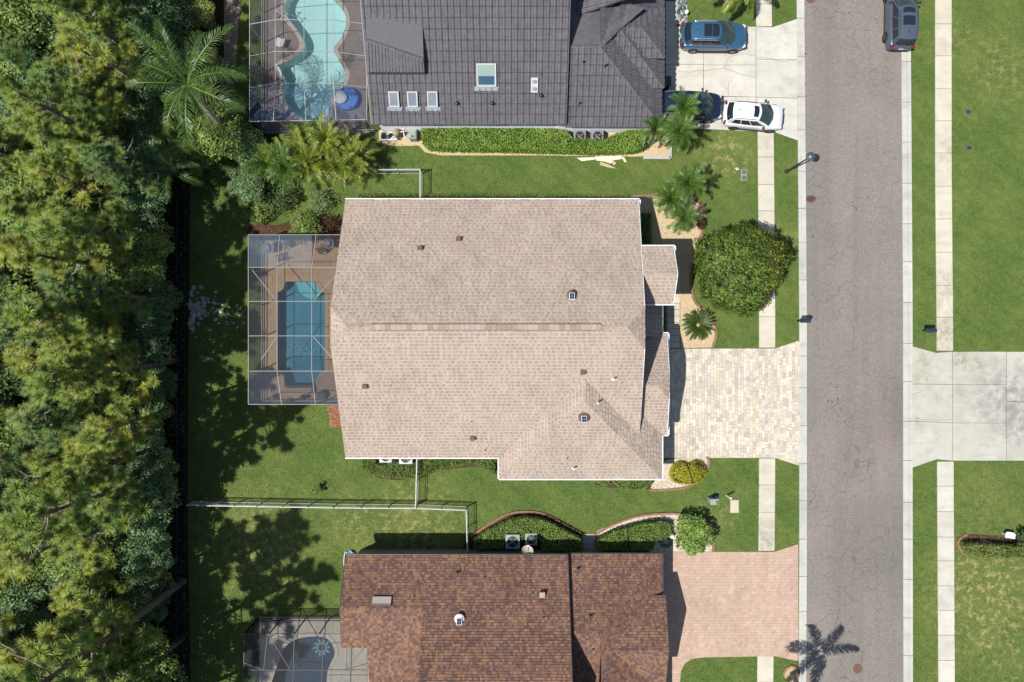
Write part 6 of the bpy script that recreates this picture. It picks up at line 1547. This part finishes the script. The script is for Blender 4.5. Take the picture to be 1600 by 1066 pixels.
def broad_variant(h, rad, seed, m, leaf=.17, n=3600, flat=.75, lobes=14):
    global rng; rng = np.random.default_rng(seed); random.seed(seed)
    tb = MB(); zc = h*.62; tb.tube([(0,0,0),(random.uniform(-.2,.2),random.uniform(-.2,.2),h*.35),(random.uniform(-.3,.3),random.uniform(-.3,.3),h*.75)], [.07+.018*h, .05+.012*h, .03], 7)
    cc = []; 
    for i in range(lobes):
        a = i*2.4; r = rad*math.sqrt((i+.5)/lobes)*.82; z = zc+(h-zc)*(.9-(r/rad)**2*.9)*random.uniform(.6,1.05); c = V((r*math.cos(a), r*math.sin(a), z)); cc.append((c, rad*random.uniform(.24,.42)))
        tb.tube([(0,0,h*.35), tuple(c*.55+V((0,0,h*.14))), tuple(c)], [.05,.03,.012], 4, cap=False)
    k = n//lobes; P = []; N = []; T = []
    for c, r in cc:
        d = unit(rng.normal(0, 1, (k, 3))); d[:, 2] = np.abs(d[:, 2])*1.1-.25; d = unit(d)
        rr = r*rng.uniform(.35, 1.12, k)**.6; p = np.array(c)+d*rr[:, None]*np.array([1,1,flat]); P.append(p); N.append(d+np.array([0,0,.7])); T.append(tints(k, .65, 1.25, .08)*random.uniform(.9,1.35))
    c = np.concatenate(P); v, f = leaf_quads(c, np.concatenate(N), leaf)
    return tb.mesh('trunk', X['bark']), np_mesh('crown', v, f, np.concatenate(T), m), None

# -------- the woods
PV = [pine_variant(h, r, 100+i, d, m) for i, (h, r, d, m) in enumerate([(14,2.5,1.1,'pine'),(12.5,2.2,.8,'pine2'),(15.5,2.8,1.2,'pine'),(11,2.2,.8,'pine3'),(13,2.5,1.0,'pine2')])]
PM = [pine_variant(h, r, 200+i, d, m) for i, (h, r, d, m) in enumerate([(7.5,2.0,.8,'pine2'),(6.0,1.8,.7,'pine3'),(8.5,2.1,.85,'pine')])]
BV = [broad_variant(h, r, 300+i, LM[m], l, n) for i, (h, r, m, l, n) in enumerate([(5.5,2.3,'mid',.19,5200),(4.2,2.0,'blue',.21,4200),(6.5,2.6,'dark',.2,6000),(3.6,1.7,'olive',.16,3800),(5.0,2.2,'blue',.17,5200),(3.0,1.5,'dark',.17,3000)])]
BAND = [(-1e9,'beyond the top edge of the photo'),(0,'level with the blue tub\'s far pool end'),(75,'level with the white pool lounger'),(150,'level with the round blue tub'),(215,'level with the yellow-green palm clump'),(300,'level with the round green bush'),(370,'level with the round glass patio table'),(440,'level with the teal pool\'s top'),(520,'level with the teal pool\'s foot'),(600,'level with the brick step'),(670,'level with the orange balls'),(750,'level with the white picket fence'),(810,'level with the blue cloth'),(890,'level with the brown roof\'s ridge cowl'),(960,'level with the sun mosaic'),(1040,'at the foot of the photo'),(1120,'beyond the foot of the photo')]
ORD_ = ['closest to the lawn','second in from the lawn','third in from the lawn','fourth in from the lawn','fifth in from the lawn','sixth in from the lawn','seventh in from the lawn','eighth in from the lawn','ninth in from the lawn','tenth in from the lawn','eleventh in from the lawn','twelfth in from the lawn']
NUMW = 'first second third fourth fifth sixth seventh eighth ninth tenth eleventh twelfth thirteenth fourteenth fifteenth sixteenth seventeenth eighteenth nineteenth twentieth'.split()+['twenty-'+w for w in 'first second third fourth fifth sixth seventh eighth ninth'.split()]
ORD = ['closest to the lawn']+[w+' in from the lawn' for w in NUMW[1:]]
forest = []      # (kind, label start, x_px, y_px, variant, scale, rot)
def put(kind, px, py, var=None, sc_=1.0): forest.append((kind, px, py, var, sc_))
TALL = [(286,908,0,1.28),(284,998,2,1.12),(270,745,2,1.0),(258,690,4,.95),(272,645,1,.9),(238,590,0,.9),(280,562,1,.95),(277,470,3,1.05),(235,500,4,.9),(250,390,0,.9),(262,310,3,.9),(246,250,2,.85),(262,180,4,.9),(240,110,0,.95),(260,40,1,.9),(236,-30,2,.95),(238,790,1,1.0),(236,900,4,.95),(232,520,2,.9),(230,420,4,.95),(222,640,3,1.0),(225,1070,0,1.0),(282,1090,4,1.0),(226,330,1,.9),(215,210,3,.95)]
for x, y, v_, s in TALL: put('tall', x, y, v_, s)
r2 = random.Random(5)
for y in range(-60, 1180, 62):
    for x0 in (215, 165, 110, 60, 5, -45, -95):
        x = x0+r2.uniform(-20,20); yy = y+r2.uniform(-24,24)
        put('mid', x, yy, r2.randrange(3), r2.uniform(.85,1.15)) if r2.random() < .5 else put('broad', x, yy, r2.randrange(6), r2.uniform(.9,1.25))
for y in range(-60, 1180, 40):
    for x0 in (266, 244, 205, 150, 95, 40, -10):
        if r2.random() < (.95 if x0 > 190 else .55):
            x = x0+r2.uniform(-12,10); put('broad', x, y+r2.uniform(-18,18), r2.choice([3,0,1,3,4,4] if x0 > 225 else [0,1,2,3,4,5]), r2.uniform(.55,.8) if x0 > 190 and (830 < y < 960 or 540 < y < 620) else r2.uniform(.75,1.1) if x0 > 225 else r2.uniform(.75,1.1))
for x, y in ((318,-20),(330,40),(325,95),(312,150),(300,205),(290,60),(335,210),(345,240),(322,262),(372,228),(318,228),(330,180),(352,200),(305,120),(340,120),(362,262),(300,250),(405,240),(300,10),(398,300)):
    put('broad', x+r2.uniform(-5,5), y, r2.choice([0,1,3,4,5]), r2.uniform(.6,.85))
KINDW = {'tall': ('pine_tree','tall pine','tree','tall pines in the woods'), 'mid': ('pine_tree','young pine','tree','young pines in the woods'), 'broad': ('broadleaf_tree','small leafy tree','tree','small leafy trees in the woods')}
cellc = {}
rows_ = []
for it in forest:
    bnd = max(i for i, (y0, _) in enumerate(BAND) if it[2] >= y0); cellc.setdefault((it[0], bnd), []).append(it)
for (kd, bnd), its in cellc.items():
    its.sort(key=lambda i: -i[1])
    for i, (k_, px, py, v_, s) in enumerate(its):
        nm, adj, cat, grp = KINDW[kd]
        c = W(px, py); lab = f'{adj} {BAND[bnd][1]}, {ORD[min(i, 28)]}'
        t = thing(nm, (c.x, c.y, 0), lab, cat, grp, r2.uniform(0, 6.28)); ORG.pop(t.name)
        t.scale = (s, s, s*r2.uniform(.92,1.08))
        tr, cr, dl = (PV if kd == 'tall' else PM if kd == 'mid' else BV)[v_]
        link('trunk', tr, t); link('crown', cr, t)
        if dl is not None and (kd == 'tall' or r2.random() < .6): [link('dead_limb', q, t) for q in dl]
# undergrowth below them
rng = np.random.default_rng(11); random.seed(11)
n = 26000; gx = rng.uniform(-40, -22.9, n); gyy = rng.uniform(-26, 27, n); ok = inside(FOREST, gx, gyy); gx, gyy = gx[ok], gyy[ok]
hh = .15+.9*(np.sin(gx*1.3)*np.sin(gyy*1.1+1)+1)*.5*rng.uniform(.3,1,len(gx)); c = np.stack([gx, gyy, hh], 1)
v, f = leaf_quads(c, np.tile([0,0,1.2], (len(c),1)), .26); tag(link('undergrowth', np_mesh('undergrowth', v, f, tints(len(c), .4, 1.1, .12), LM['dark'])), kind='stuff')

# -------- hedges and shrubs
def hedge(name, poly, h, m, label, cat, group=None, leaf=.10, dens=420, rough_top=.05, tint_lo=.7, tint_hi=1.2, dome=0.0, gapf=None):
    """clipped shrub: a dark twiggy core and leaves over its top and sides"""
    poly = ccw(poly); xs = [p[0] for p in poly]; ys = [p[1] for p in poly]; cx, cy = (min(xs)+max(xs))/2, (min(ys)+max(ys))/2
    t = thing(name, (cx, cy, 0), label, cat, group)
    core = offset_out(poly, -.10); mb = MB(); mb.prism(core, 0, h-.1-dome*.5); mb.build('twigs', X['twig'], t, world=True)
    A = (max(xs)-min(xs))*(max(ys)-min(ys)); n = int(A*dens); x = rng.uniform(min(xs), max(xs), n); y = rng.uniform(min(ys), max(ys), n); ok = inside(poly, x, y); x, y = x[ok], y[ok]
    if gapf is not None: ok = ~gapf(x, y); x, y = x[ok], y[ok]
    rx, ry = (max(xs)-min(xs))/2, (max(ys)-min(ys))/2
    z = h+rng.normal(0, rough_top, len(x))-.03+.05*np.sin(x*3.1+y)*np.cos(y*2.7)
    if dome: z -= dome*np.clip(((x-cx)/rx)**2+((y-cy)/ry)**2, 0, 1.1)
    nr = np.tile([0,0,1.0], (len(x),1))
    if dome: nr[:, 0] = (x-cx)/rx*.9; nr[:, 1] = (y-cy)/ry*.9
    P = [np.stack([x, y, z], 1)]; N = [nr]
    for i in range(len(poly)):
        a, b2 = np.array(poly[i]), np.array(poly[(i+1) % len(poly)]); L = np.linalg.norm(b2-a); k = int(L*h*dens*.6)
        if k < 1: continue
        s = rng.random(k); q = a+(b2-a)*s[:, None]; nn = np.array([(b2-a)[1], -(b2-a)[0]])/max(L, 1e-6); q = q+nn*rng.normal(0, .04, k)[:, None]
        hz = h-dome
        P.append(np.column_stack([q, rng.uniform(.03, max(hz, .1), k)])); N.append(np.tile([nn[0], nn[1], .5], (k,1)))
    P = np.concatenate(P); N = np.concatenate(N); v, f = leaf_quads(P-np.array([cx, cy, 0]), N, leaf, .6, .55)
    link('foliage', np_mesh('foliage', v, f, tints(len(P), tint_lo, tint_hi, .1), LM[m]), t); return t
X['twig'] = mat('twigs', lin(40,46,24), lin(58,62,34), 8, .95, .1)
hedge('hedge', PX([(661,209),(700,207),(780,208),(870,209),(884,212),(893,224),(940,226),(955,218),(975,212),(1003,210),(1004,236),(990,241),(930,243),(840,240),(700,238),(672,236),(663,228)], .0), 1.15, 'hedge', 'long bright green hedge along the grey house\'s white wall', 'hedge', 'clipped hedges', .12, 460)
hedge('hedge', PX([(742,852),(742,838),(770,822),(798,808),(826,805),(850,809),(878,823),(906,838),(906,856),(846,856),(844,838),(790,838),(786,852)]), .85, 'hedge2', 'wavy clipped hedge wrapping the two grey topped air conditioners', 'hedge', 'clipped hedges', .10, 520)
hedge('hedge', PX([(931,855),(931,840),(960,826),(1000,815),(1030,811),(1044,815),(1045,832),(1020,842),(1016,855)]), .85, 'hedge2', 'wavy clipped hedge west of the round shrub and brown driveway', 'hedge', 'clipped hedges', .10, 520, gapf=lambda x, y: np.abs(x-W2(979,0)[0]-(y-W2(0,838)[1])*-.08) < .05)
hedge('hedge', smooth_poly(PX([(1498,850),(1506,846),(1540,847),(1600,850),(1680,852),(1680,866),(1600,866),(1530,866),(1508,863)]), n=3), .95, 'olive', 'low olive green hedge with a rounded end across the road', 'hedge', 'clipped hedges', .09, 560)
hedge('hedge', PX([(568,706),(568,732),(586,741),(610,745),(648,746),(672,738),(700,730),(742,722),(772,738),(776,718),(776,706),(652,706),(652,718),(590,724),(588,706)]), .55, 'hedge2', 'low dark hedge around the tan house\'s white air conditioners', 'hedge', 'clipped hedges', .09, 500, tint_lo=.5)
hedge('shrub', smooth_poly(PX([(958,742),(962,756),(975,762),(992,764),(1010,758),(1014,742)]), n=3), .6, 'hedge2', 'low green shrub below the tan garage roof\'s south gutter', 'shrub', None, .09, 520)
hedge('shrub', PX([(928,741),(932,752),(945,758),(952,754),(952,741)]), .5, 'hedge2', 'small green shrub by the tan garage roof, west of its twin', 'shrub', None, .09, 520)
hedge('shrub', smooth_poly(PX([(1046,740),(1050,728),(1062,721),(1074,725),(1086,719),(1098,726),(1101,738),(1094,749),(1080,755),(1062,754),(1050,750)]), n=3), .8, 'yellow', 'golden yellow clipped double shrub in its white gravel bed', 'shrub', None, .07, 900, dome=.35, gapf=lambda x, y: np.abs(x-W2(1075,0)[0]+(y-W2(0,738)[1])*.35) < .045)
hedge('hedge', PX([(1000,335),(1016,335),(1016,385),(1000,385)]), .5, 'hedge2', 'dark clipped hedge strip along the tan house\'s east wall', 'hedge', 'clipped hedges', .1, 420)
hedge('hedge', PX([(1026,474),(1040,474),(1040,520),(1026,520)]), .5, 'hedge2', 'dark clipped hedge strip by the tan house\'s entry walk', 'hedge', 'clipped hedges', .1, 420)
hedge('hedge', PX([(560,304),(750,304),(985,306),(985,314),(560,314)]), .28, 'hedge2', 'ankle high green edging hedge north of the tan house', 'hedge', 'clipped hedges', .07, 420)
def shrub(px, py, h, r, seed, m, label, leaf=.12, n=2600, name='shrub', cat='shrub', lobes=16, flat=.85):
    tr, cr, _ = broad_variant(h, r, seed, LM[m], leaf, n, flat, lobes); c = W(px, py); t = thing(name, (c.x, c.y, 0), label, cat, None); ORG.pop(t.name)
    o = link('trunk', tr, t); link('foliage', cr, t); return t
shrub(1078,829,1.5,1.35,41,'hedge2','round leafy green shrub in white gravel at the brown house\'s front corner', .2, 3600)
shrub(484,358,1.6,1.15,42,'mid','round bright green bush north of the teal pool\'s cage', .12, 3000)
shrub(518,352,.9,.7,43,'red','small reddish shrub near the tan house\'s north-west corner', .1, 700)
shrub(497,762,.7,.42,44,'mid','tiny green sapling in the back lawn near the picket fence', .12, 260, lobes=6)
shrub(504,318,1.0,.9,45,'blue','small pale bush at the areca palms\' south side', .12, 900); shrub(440,310,1.3,1.3,46,'dark','dark green bush south of the areca palms', .14, 1800); shrub(408,330,1.2,1.1,47,'mid','leafy bush at the woods\' edge north of the teal pool', .14, 1500)
shrub(1590,838,1.2,.7,48,'dark','dark spiky shrub at the photo\'s right edge by the sign board', .16, 500); shrub(1093,352,.6,.4,49,'red','small reddish shrub at the edge of the tan gravel bed', .1, 400)
# round glossy tree by the street
def round_tree(px, py, R_, h, label):
    global rng; rng = np.random.default_rng(77); random.seed(77)
    c = W(px, py); t = thing('round_tree', (c.x, c.y, 0), label, 'tree'); ORG.pop(t.name)
    tb = MB(); tb.tube([(0,0,0),(.05,0,1.0),(0,.05,2.2)], [.17,.14,.10], 9)
    zc = h-R_*.62
    for i in range(14): a = i*2.4; el = .3+.9*random.random(); tb.tube([(0,0,1.5),(R_*.4*math.cos(a)*math.cos(el), R_*.4*math.sin(a)*math.cos(el), zc-.2),(R_*.85*math.cos(a)*math.cos(el), R_*.85*math.sin(a)*math.cos(el), zc+R_*.55*math.sin(el))], [.07,.045,.015], 5, cap=False)
    link('trunk', tb.mesh('trunk', X['bark']), t)
    P, N, T = [], [], []
    nl = 230
    for i in range(nl):
        u_ = (i+.5)/nl; zz = 1-u_*1.45; a = i*2.39996; rr = math.sqrt(max(0, 1-zz*zz)); d = np.array([rr*math.cos(a), rr*math.sin(a), zz])
        cc = d*np.array([R_, R_, R_*.62])*(random.uniform(.84,1.0)+.07*math.sin(3*a)*rr+.05*math.sin(5*a+1)*rr)+np.array([0,0,zc]); k = 120
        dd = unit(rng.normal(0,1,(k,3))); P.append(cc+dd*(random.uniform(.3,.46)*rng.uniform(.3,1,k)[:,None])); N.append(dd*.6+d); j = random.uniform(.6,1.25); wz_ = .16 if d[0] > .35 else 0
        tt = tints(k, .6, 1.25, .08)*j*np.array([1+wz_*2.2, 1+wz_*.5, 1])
        pale = rng.random(k) < .13; tt[pale] = np.array([1.65,1.3,.7])*rng.uniform(.7,1.2,(pale.sum(),1)); T.append(tt)
    k = 9000; dd = unit(rng.normal(0,1,(k,3))); dd[:,2] = np.abs(dd[:,2])*1.0-.2; P.append(dd*rng.uniform(.45,.86,k)[:,None]*np.array([R_,R_,R_*.62])+np.array([0,0,zc])); N.append(dd+np.array([0,0,.8])); T.append(tints(k, .6, 1.1, .08))
    P = np.concatenate(P); v, f = leaf_quads(P, np.concatenate(N), .19, .55, .6)
    link('crown', np_mesh('crown', v, f, np.concatenate(T), LM['magn']), t)
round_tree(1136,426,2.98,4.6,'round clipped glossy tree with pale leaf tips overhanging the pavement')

# -------- palms
def frond_mesh(L, a0, bend, leaf, nl, wid, m, curl=.5, vee=.35, taper=.55, tw=0.02, seed=0):
    """one frond along +X from the origin: arching midrib with paired leaflets"""
    rs = np.random.default_rng(seed); k = 14; p = [np.zeros(3)]; a = a0
    for i in range(k): p.append(p[-1]+np.array([math.cos(a), 0, math.sin(a)])*L/k); a -= bend/k*(.5+i/k)
    p = np.array(p); vs = []; fs = []; ts = []
    def at(s): x = s*k; i = min(int(x), k-1); return p[i]+(p[i+1]-p[i])*(x-i), unit(p[i+1]-p[i])
    for i in range(nl):
        s = .12+.88*i/(nl-1); c, d = at(s); prof = math.sin(math.pi*min(1, .18+s*.78))**taper; ll = leaf*prof*rs.uniform(.85,1.1)
        nrm = unit(np.cross(d, np.array([0,1.0,0]))); 
        if nrm[2] < 0: nrm = -nrm
        for sg in (-1, 1):
            fw = .45+.5*s+rs.normal(0,.16); dr = unit(np.array([0,sg,0])*(1-.25*s)+d*fw+nrm*vee*rs.uniform(.5,1.3)); mid = c+dr*ll*.5; tip = c+dr*ll+np.array([0,0,-curl*ll*.45*rs.uniform(.5,1.4)])
            w = unit(np.cross(dr, nrm))*wid*.5; n0 = len(vs); vs += [c-w*.5, c+w*.5, mid+w, mid-w, tip]; fs += [(n0, n0+1, n0+2, n0+3), (n0+3, n0+2, n0+4, n0+4)]
            j = rs.uniform(.75,1.2); ts += [(j,j,j*rs.uniform(.85,1.05))]*2
    r = tw
    for i in range(k):
        w0, w1 = r*(1-i/k)+.006, r*(1-(i+1)/k)+.006; n0 = len(vs); vs += [p[i]+np.array([0,w0,0]), p[i]+np.array([0,-w0,0]), p[i+1]+np.array([0,-w1,0]), p[i+1]+np.array([0,w1,0])]
        vs += [q+np.array([0,0,.012]) for q in vs[n0:n0+4]]; fs.append((n0+4, n0+5, n0+6, n0+7)); ts.append((1.5,1.4,1.1))
    F = [f for f in fs]
    mb = MB(); mb.v = [tuple(q) for q in vs]; mb.f = [f if f[2] != f[3] else f[:3] for f in F]; mb.t = ts
    return mb.mesh('frond', m)
def palm(px, py, z, trunk_pts, rad, fronds, label, name='palm_tree', group=None, crown_off=(0,0), bark='bark', seed=1, boots=True):
    """fronds: list of (mesh, azimuth, scale)"""
    c = W(px, py); t = thing(name, (c.x, c.y, 0), label, 'palm tree', group); ORG.pop(t.name); rs = random.Random(seed)
    tb = MB(); top_ = V((crown_off[0], crown_off[1], z)); k = 9
    pts = [V((top_.x*(s**1.5), top_.y*(s**1.5), z*s)) for s in np.linspace(0, 1, k)]; tb.tube(pts, [rad*(1.25-.4*i/(k-1)) for i in range(k)], 9)
    if boots:
        for i in range(16): a = i*2.4; zz = z-.05-.03*i; tb.tube([top_+V((math.cos(a)*rad*.6, math.sin(a)*rad*.6, zz-z-.1)), top_+V((math.cos(a)*rad*1.8, math.sin(a)*rad*1.8, zz-z+.18))], [.05,.02], 5)
    tb.build('trunk', X[bark], t)
    for m_, az, s in fronds:
        o = link('frond', m_, t, top_); jt = .34 if name == 'areca_palm' else .26 if m_ in Q else .14; o.rotation_euler = (rs.uniform(-jt,jt), rs.uniform(-jt,jt), az); o.scale = (s, s, s)
    return t
def ring(meshes, n, rs, s0=.85, s1=1.1, a0=0):
    return [(meshes[int(i*len(meshes)/n)], a0+i*2.39996+rs.uniform(-.15,.15), rs.uniform(s0, s1)) for i in range(n)]
# feather palm at the wood's edge
Q = [frond_mesh(4.3, 1.0-.33*i, 1.5+.25*i,   .82, 40, .042, LM['palm_g'], curl=1.2, vee=.35, tw=.04, seed=i) for i in range(4)]
c0 = W(293,132,8.0); b0_ = W(384,238)
palm(384,238,8.0,None,.2, ring(Q, 16, random.Random(3), .75, 1.2), 'tall feather-fronded palm leaning out at the woods\' edge above the areca clump', crown_off=(c0.x-b0_.x, c0.y-b0_.y), bark='bark_pale')
c0 = W(268,262,4.4); b0_ = W(330,262)
palm(330,262,4.4,None,.14, ring(Q, 8, random.Random(4), .5, .7), 'smaller feather palm half hidden below the tall one at the woods\' edge', crown_off=(c0.x-b0_.x, c0.y-b0_.y), bark='bark_pale')
# areca clump
AQ = [frond_mesh(1.75, 1.25-.3*i, 1.25+.12*i, .42, 25, .036, LM['palm_y'], curl=.55, vee=.5, tw=.025, seed=20+i) for i in range(4)]
AQ2 = [frond_mesh(1.75, 1.2-.3*i, 1.3, .42, 25, .036, LM['palm'], curl=.55, vee=.5, tw=.025, seed=30+i) for i in range(4)]
rsA = random.Random(8)
AL = [(455,252,'westernmost areca palm of the clump, shaded and green'),(470,276,'green areca palm at the clump\'s south-west'),(486,250,'areca palm near the middle of the clump\'s north row'),(500,272,'yellow-green areca palm in the clump\'s south row'),(520,254,'bright yellow areca palm in the middle of the clump'),(536,272,'yellow areca palm at the clump\'s south-east'),(550,252,'areca palm near the clump\'s eastern end'),(568,262,'easternmost areca palm of the clump beside the fence end'),(482,230,'dark areca palm behind the cage\'s south wall'),(524,232,'orange tinged areca palm close to the cage\'s south wall'),(436,268,'shaded areca palm between the clump and the feather palm')]
for i, (x, y, lab) in enumerate(AL): palm(x, y, rsA.uniform(1.5,2.6), None, .06, ring([AQ, AQ2][i in (0,1,3,6,8,10)] if i % 3 else [(AQ, AQ2)[j % 4 == 3][j % 4] for j in range(4)], 24, rsA, .65, 1.15, i), lab, name='areca_palm', group='areca palms beside the pool cage', seed=i, boots=False, crown_off=(rsA.uniform(-.2,.2), rsA.uniform(-.2,.2)))
# small date palms
DQ = [frond_mesh(1.48, 1.2-.4*i, 1.2+.2*i, .36, 32, .028, LM['palm'], curl=.4, vee=.5, tw=.02, seed=40+i) for i in range(4)]
DG = [frond_mesh(1.45, 1.15-.4*i, 1.2+.2*i, .36, 32, .028, LM['palm'], curl=.4, vee=.5, tw=.02, seed=50+i) for i in range(4)]
rsD = random.Random(9)
palm(1030,322,2.2,None,.08, ring(DQ, 26, rsD), 'small date palm nearest the tan house\'s east gable', name='date_palm', group='small date palms in front of the tan house', crown_off=(.3,.0))
palm(1055,304,2.9,None,.08, ring(DQ, 26, rsD), 'small date palm at the north end of the tan gravel bed', name='date_palm', group='small date palms in front of the tan house', crown_off=(.15,.1))
palm(1058,352,2.3,None,.08, ring(DG, 24, rsD, .75, .95), 'grey green small date palm south of its two neighbours in the gravel bed', name='date_palm', group='small date palms in front of the tan house', crown_off=(-.1,.1))
palm(1040,228,3.2,None,.08, ring(DG, 24, rsD), 'small date palm over the east end of the long hedge', name='date_palm', group='small date palms by the grey house', crown_off=(.2,.0))
palm(1046,196,3.4,None,.08, ring(DG, 22, rsD, .8, 1), 'small date palm overhanging the navy minivan\'s roof', name='date_palm', group='small date palms by the grey house', crown_off=(.15,.1))
palm(1016,226,2.6,None,.08, ring(DQ, 20, rsD, .7, .95), 'small date palm leaning over the hedge towards the grey house', name='date_palm', group='small date palms by the grey house', crown_off=(-.2,.2))
# sago with its pale cone
SQ = [frond_mesh(1.15, .75-.28*i, .75, .17, 56, .018, LM['sago'], curl=.25, vee=.45, taper=.4, tw=.018, seed=60+i) for i in range(4)]
t = palm(1087,508,.55,None,.2, ring(SQ, 44, random.Random(10), .9, 1.08), 'dark sago palm with a pale cone beside the entry walk', name='sago_palm', crown_off=(0,0), boots=False)
mb = MB(); mb.lathe((0,0,.5), [(.13,0),(.18,.08),(.15,.2),(.06,.3),(.01,.33)], 14); mb.build('cone', mat('cone_tan', lin(190,160,100), lin(206,180,124), 30, .9, .2, bump=.8, bscale=60), t)
# palms at the top and bottom edge by the street
YQ = [frond_mesh(2.5, .95-.36*i, 1.5+.15*i, .5, 50, .04, LM['palm_y'], curl=.7, vee=.3, tw=.03, seed=70+i) for i in range(4)]
palm(1140,8,2.7,None,.13, ring(YQ, 18, random.Random(12)), 'yellowing palm hanging into the top edge above the pavement', crown_off=(.1,.35))
c0 = W(1196,1057); b0_ = W(1237,1053)
BQ = [frond_mesh(2.9, .75-.36*i, 1.25+.2*i, .62, 62, .055, LM['palm'], curl=.7, vee=.3, tw=.03, seed=80+i) for i in range(4)]
palm(1237,1053,7.0,None,.13, [(BQ[i % 4], a, 1.0) for i, a in enumerate(np.arange(0, 6.28, .785))], 'slender palm in a round kerbed bed at the foot of the photo', crown_off=(c0.x-b0_.x, c0.y-b0_.y), bark='bark_pale')
# flowers in the narrow bed
rng = np.random.default_rng(21); random.seed(21)
pc = [lin(90,140,180), lin(190,190,176), lin(150,120,96), lin(62,92,52), lin(120,170,196), lin(120,110,96), lin(62,92,52)]
X['flower'] = mat('flower_petals', (.4,.4,.4,1), (.44,.44,.44,1), 9, .7, .2)
mb = MB()
xs = []
for i in range(150):
    x, y = W2(random.uniform(1058.5,1069.5), random.uniform(-28,36)); r = random.uniform(.06,.13); cc = random.choice(pc); tt = tuple(v/.4 for v in cc[:3]); z = random.uniform(.12,.3)
    mb.add([(x+math.cos(k*1.257)*r, y+math.sin(k*1.257)*r, z) for k in range(5)]+[(x, y, z+.05)], [(k, (k+1) % 5, 5) for k in range(5)], tt)
o = mb.build('flowers', X['flower'], None, kind='stuff')

# -------- grass blades on the lawns
rng = np.random.default_rng(31)
n = 520000
gx = rng.uniform(-23.4, 38.5, n); gy = rng.uniform(-26, 26, n); ok = np.ones(n, bool)
HO = [PX([(552,325),(996,325),(996,385),(1045,385),(1045,700),(1030,742),(785,742),(785,708),(552,708)]), [(bxw+.45,by-.45),(bxe,by-.45),(hx-.4,by-.45),(hx-.4,-30),(bxw+2,-30),(bxw+.45,-20)], [(gxw+.3,gy3+.3),(e3x-.3,gy3+.3),(e3x-.3,30),(gxw+.3,30)]]
jx, jy = gx+rng.normal(0,.035,n), gy+rng.normal(0,.035,n); zb_ = np.zeros(n)
for p in EXCL+HO:
    ok &= ~inside(p, jx, jy); zb_[inside(p, gx, gy)] = .03
gx, gy, zb_ = gx[ok], gy[ok], zb_[ok]; n = len(gx)
a = rng.uniform(0, 6.283, n); w = rng.uniform(.012,.026, n); hgt = rng.uniform(.03,.075, n); ln = rng.normal(0, .035, (n, 2))
dx, dy = np.cos(a)*w, np.sin(a)*w
v = np.stack([np.stack([gx-dx, gy-dy, zb_], 1), np.stack([gx+dx, gy+dy, zb_], 1), np.stack([gx+ln[:,0], gy+ln[:,1], hgt+zb_], 1)], 1).reshape(-1, 3)
tag(link('grass', np_mesh('grass', v, np.arange(n*3).reshape(n, 3), tints(n, .55, 1.5, .10), X['grass'])), kind='stuff')
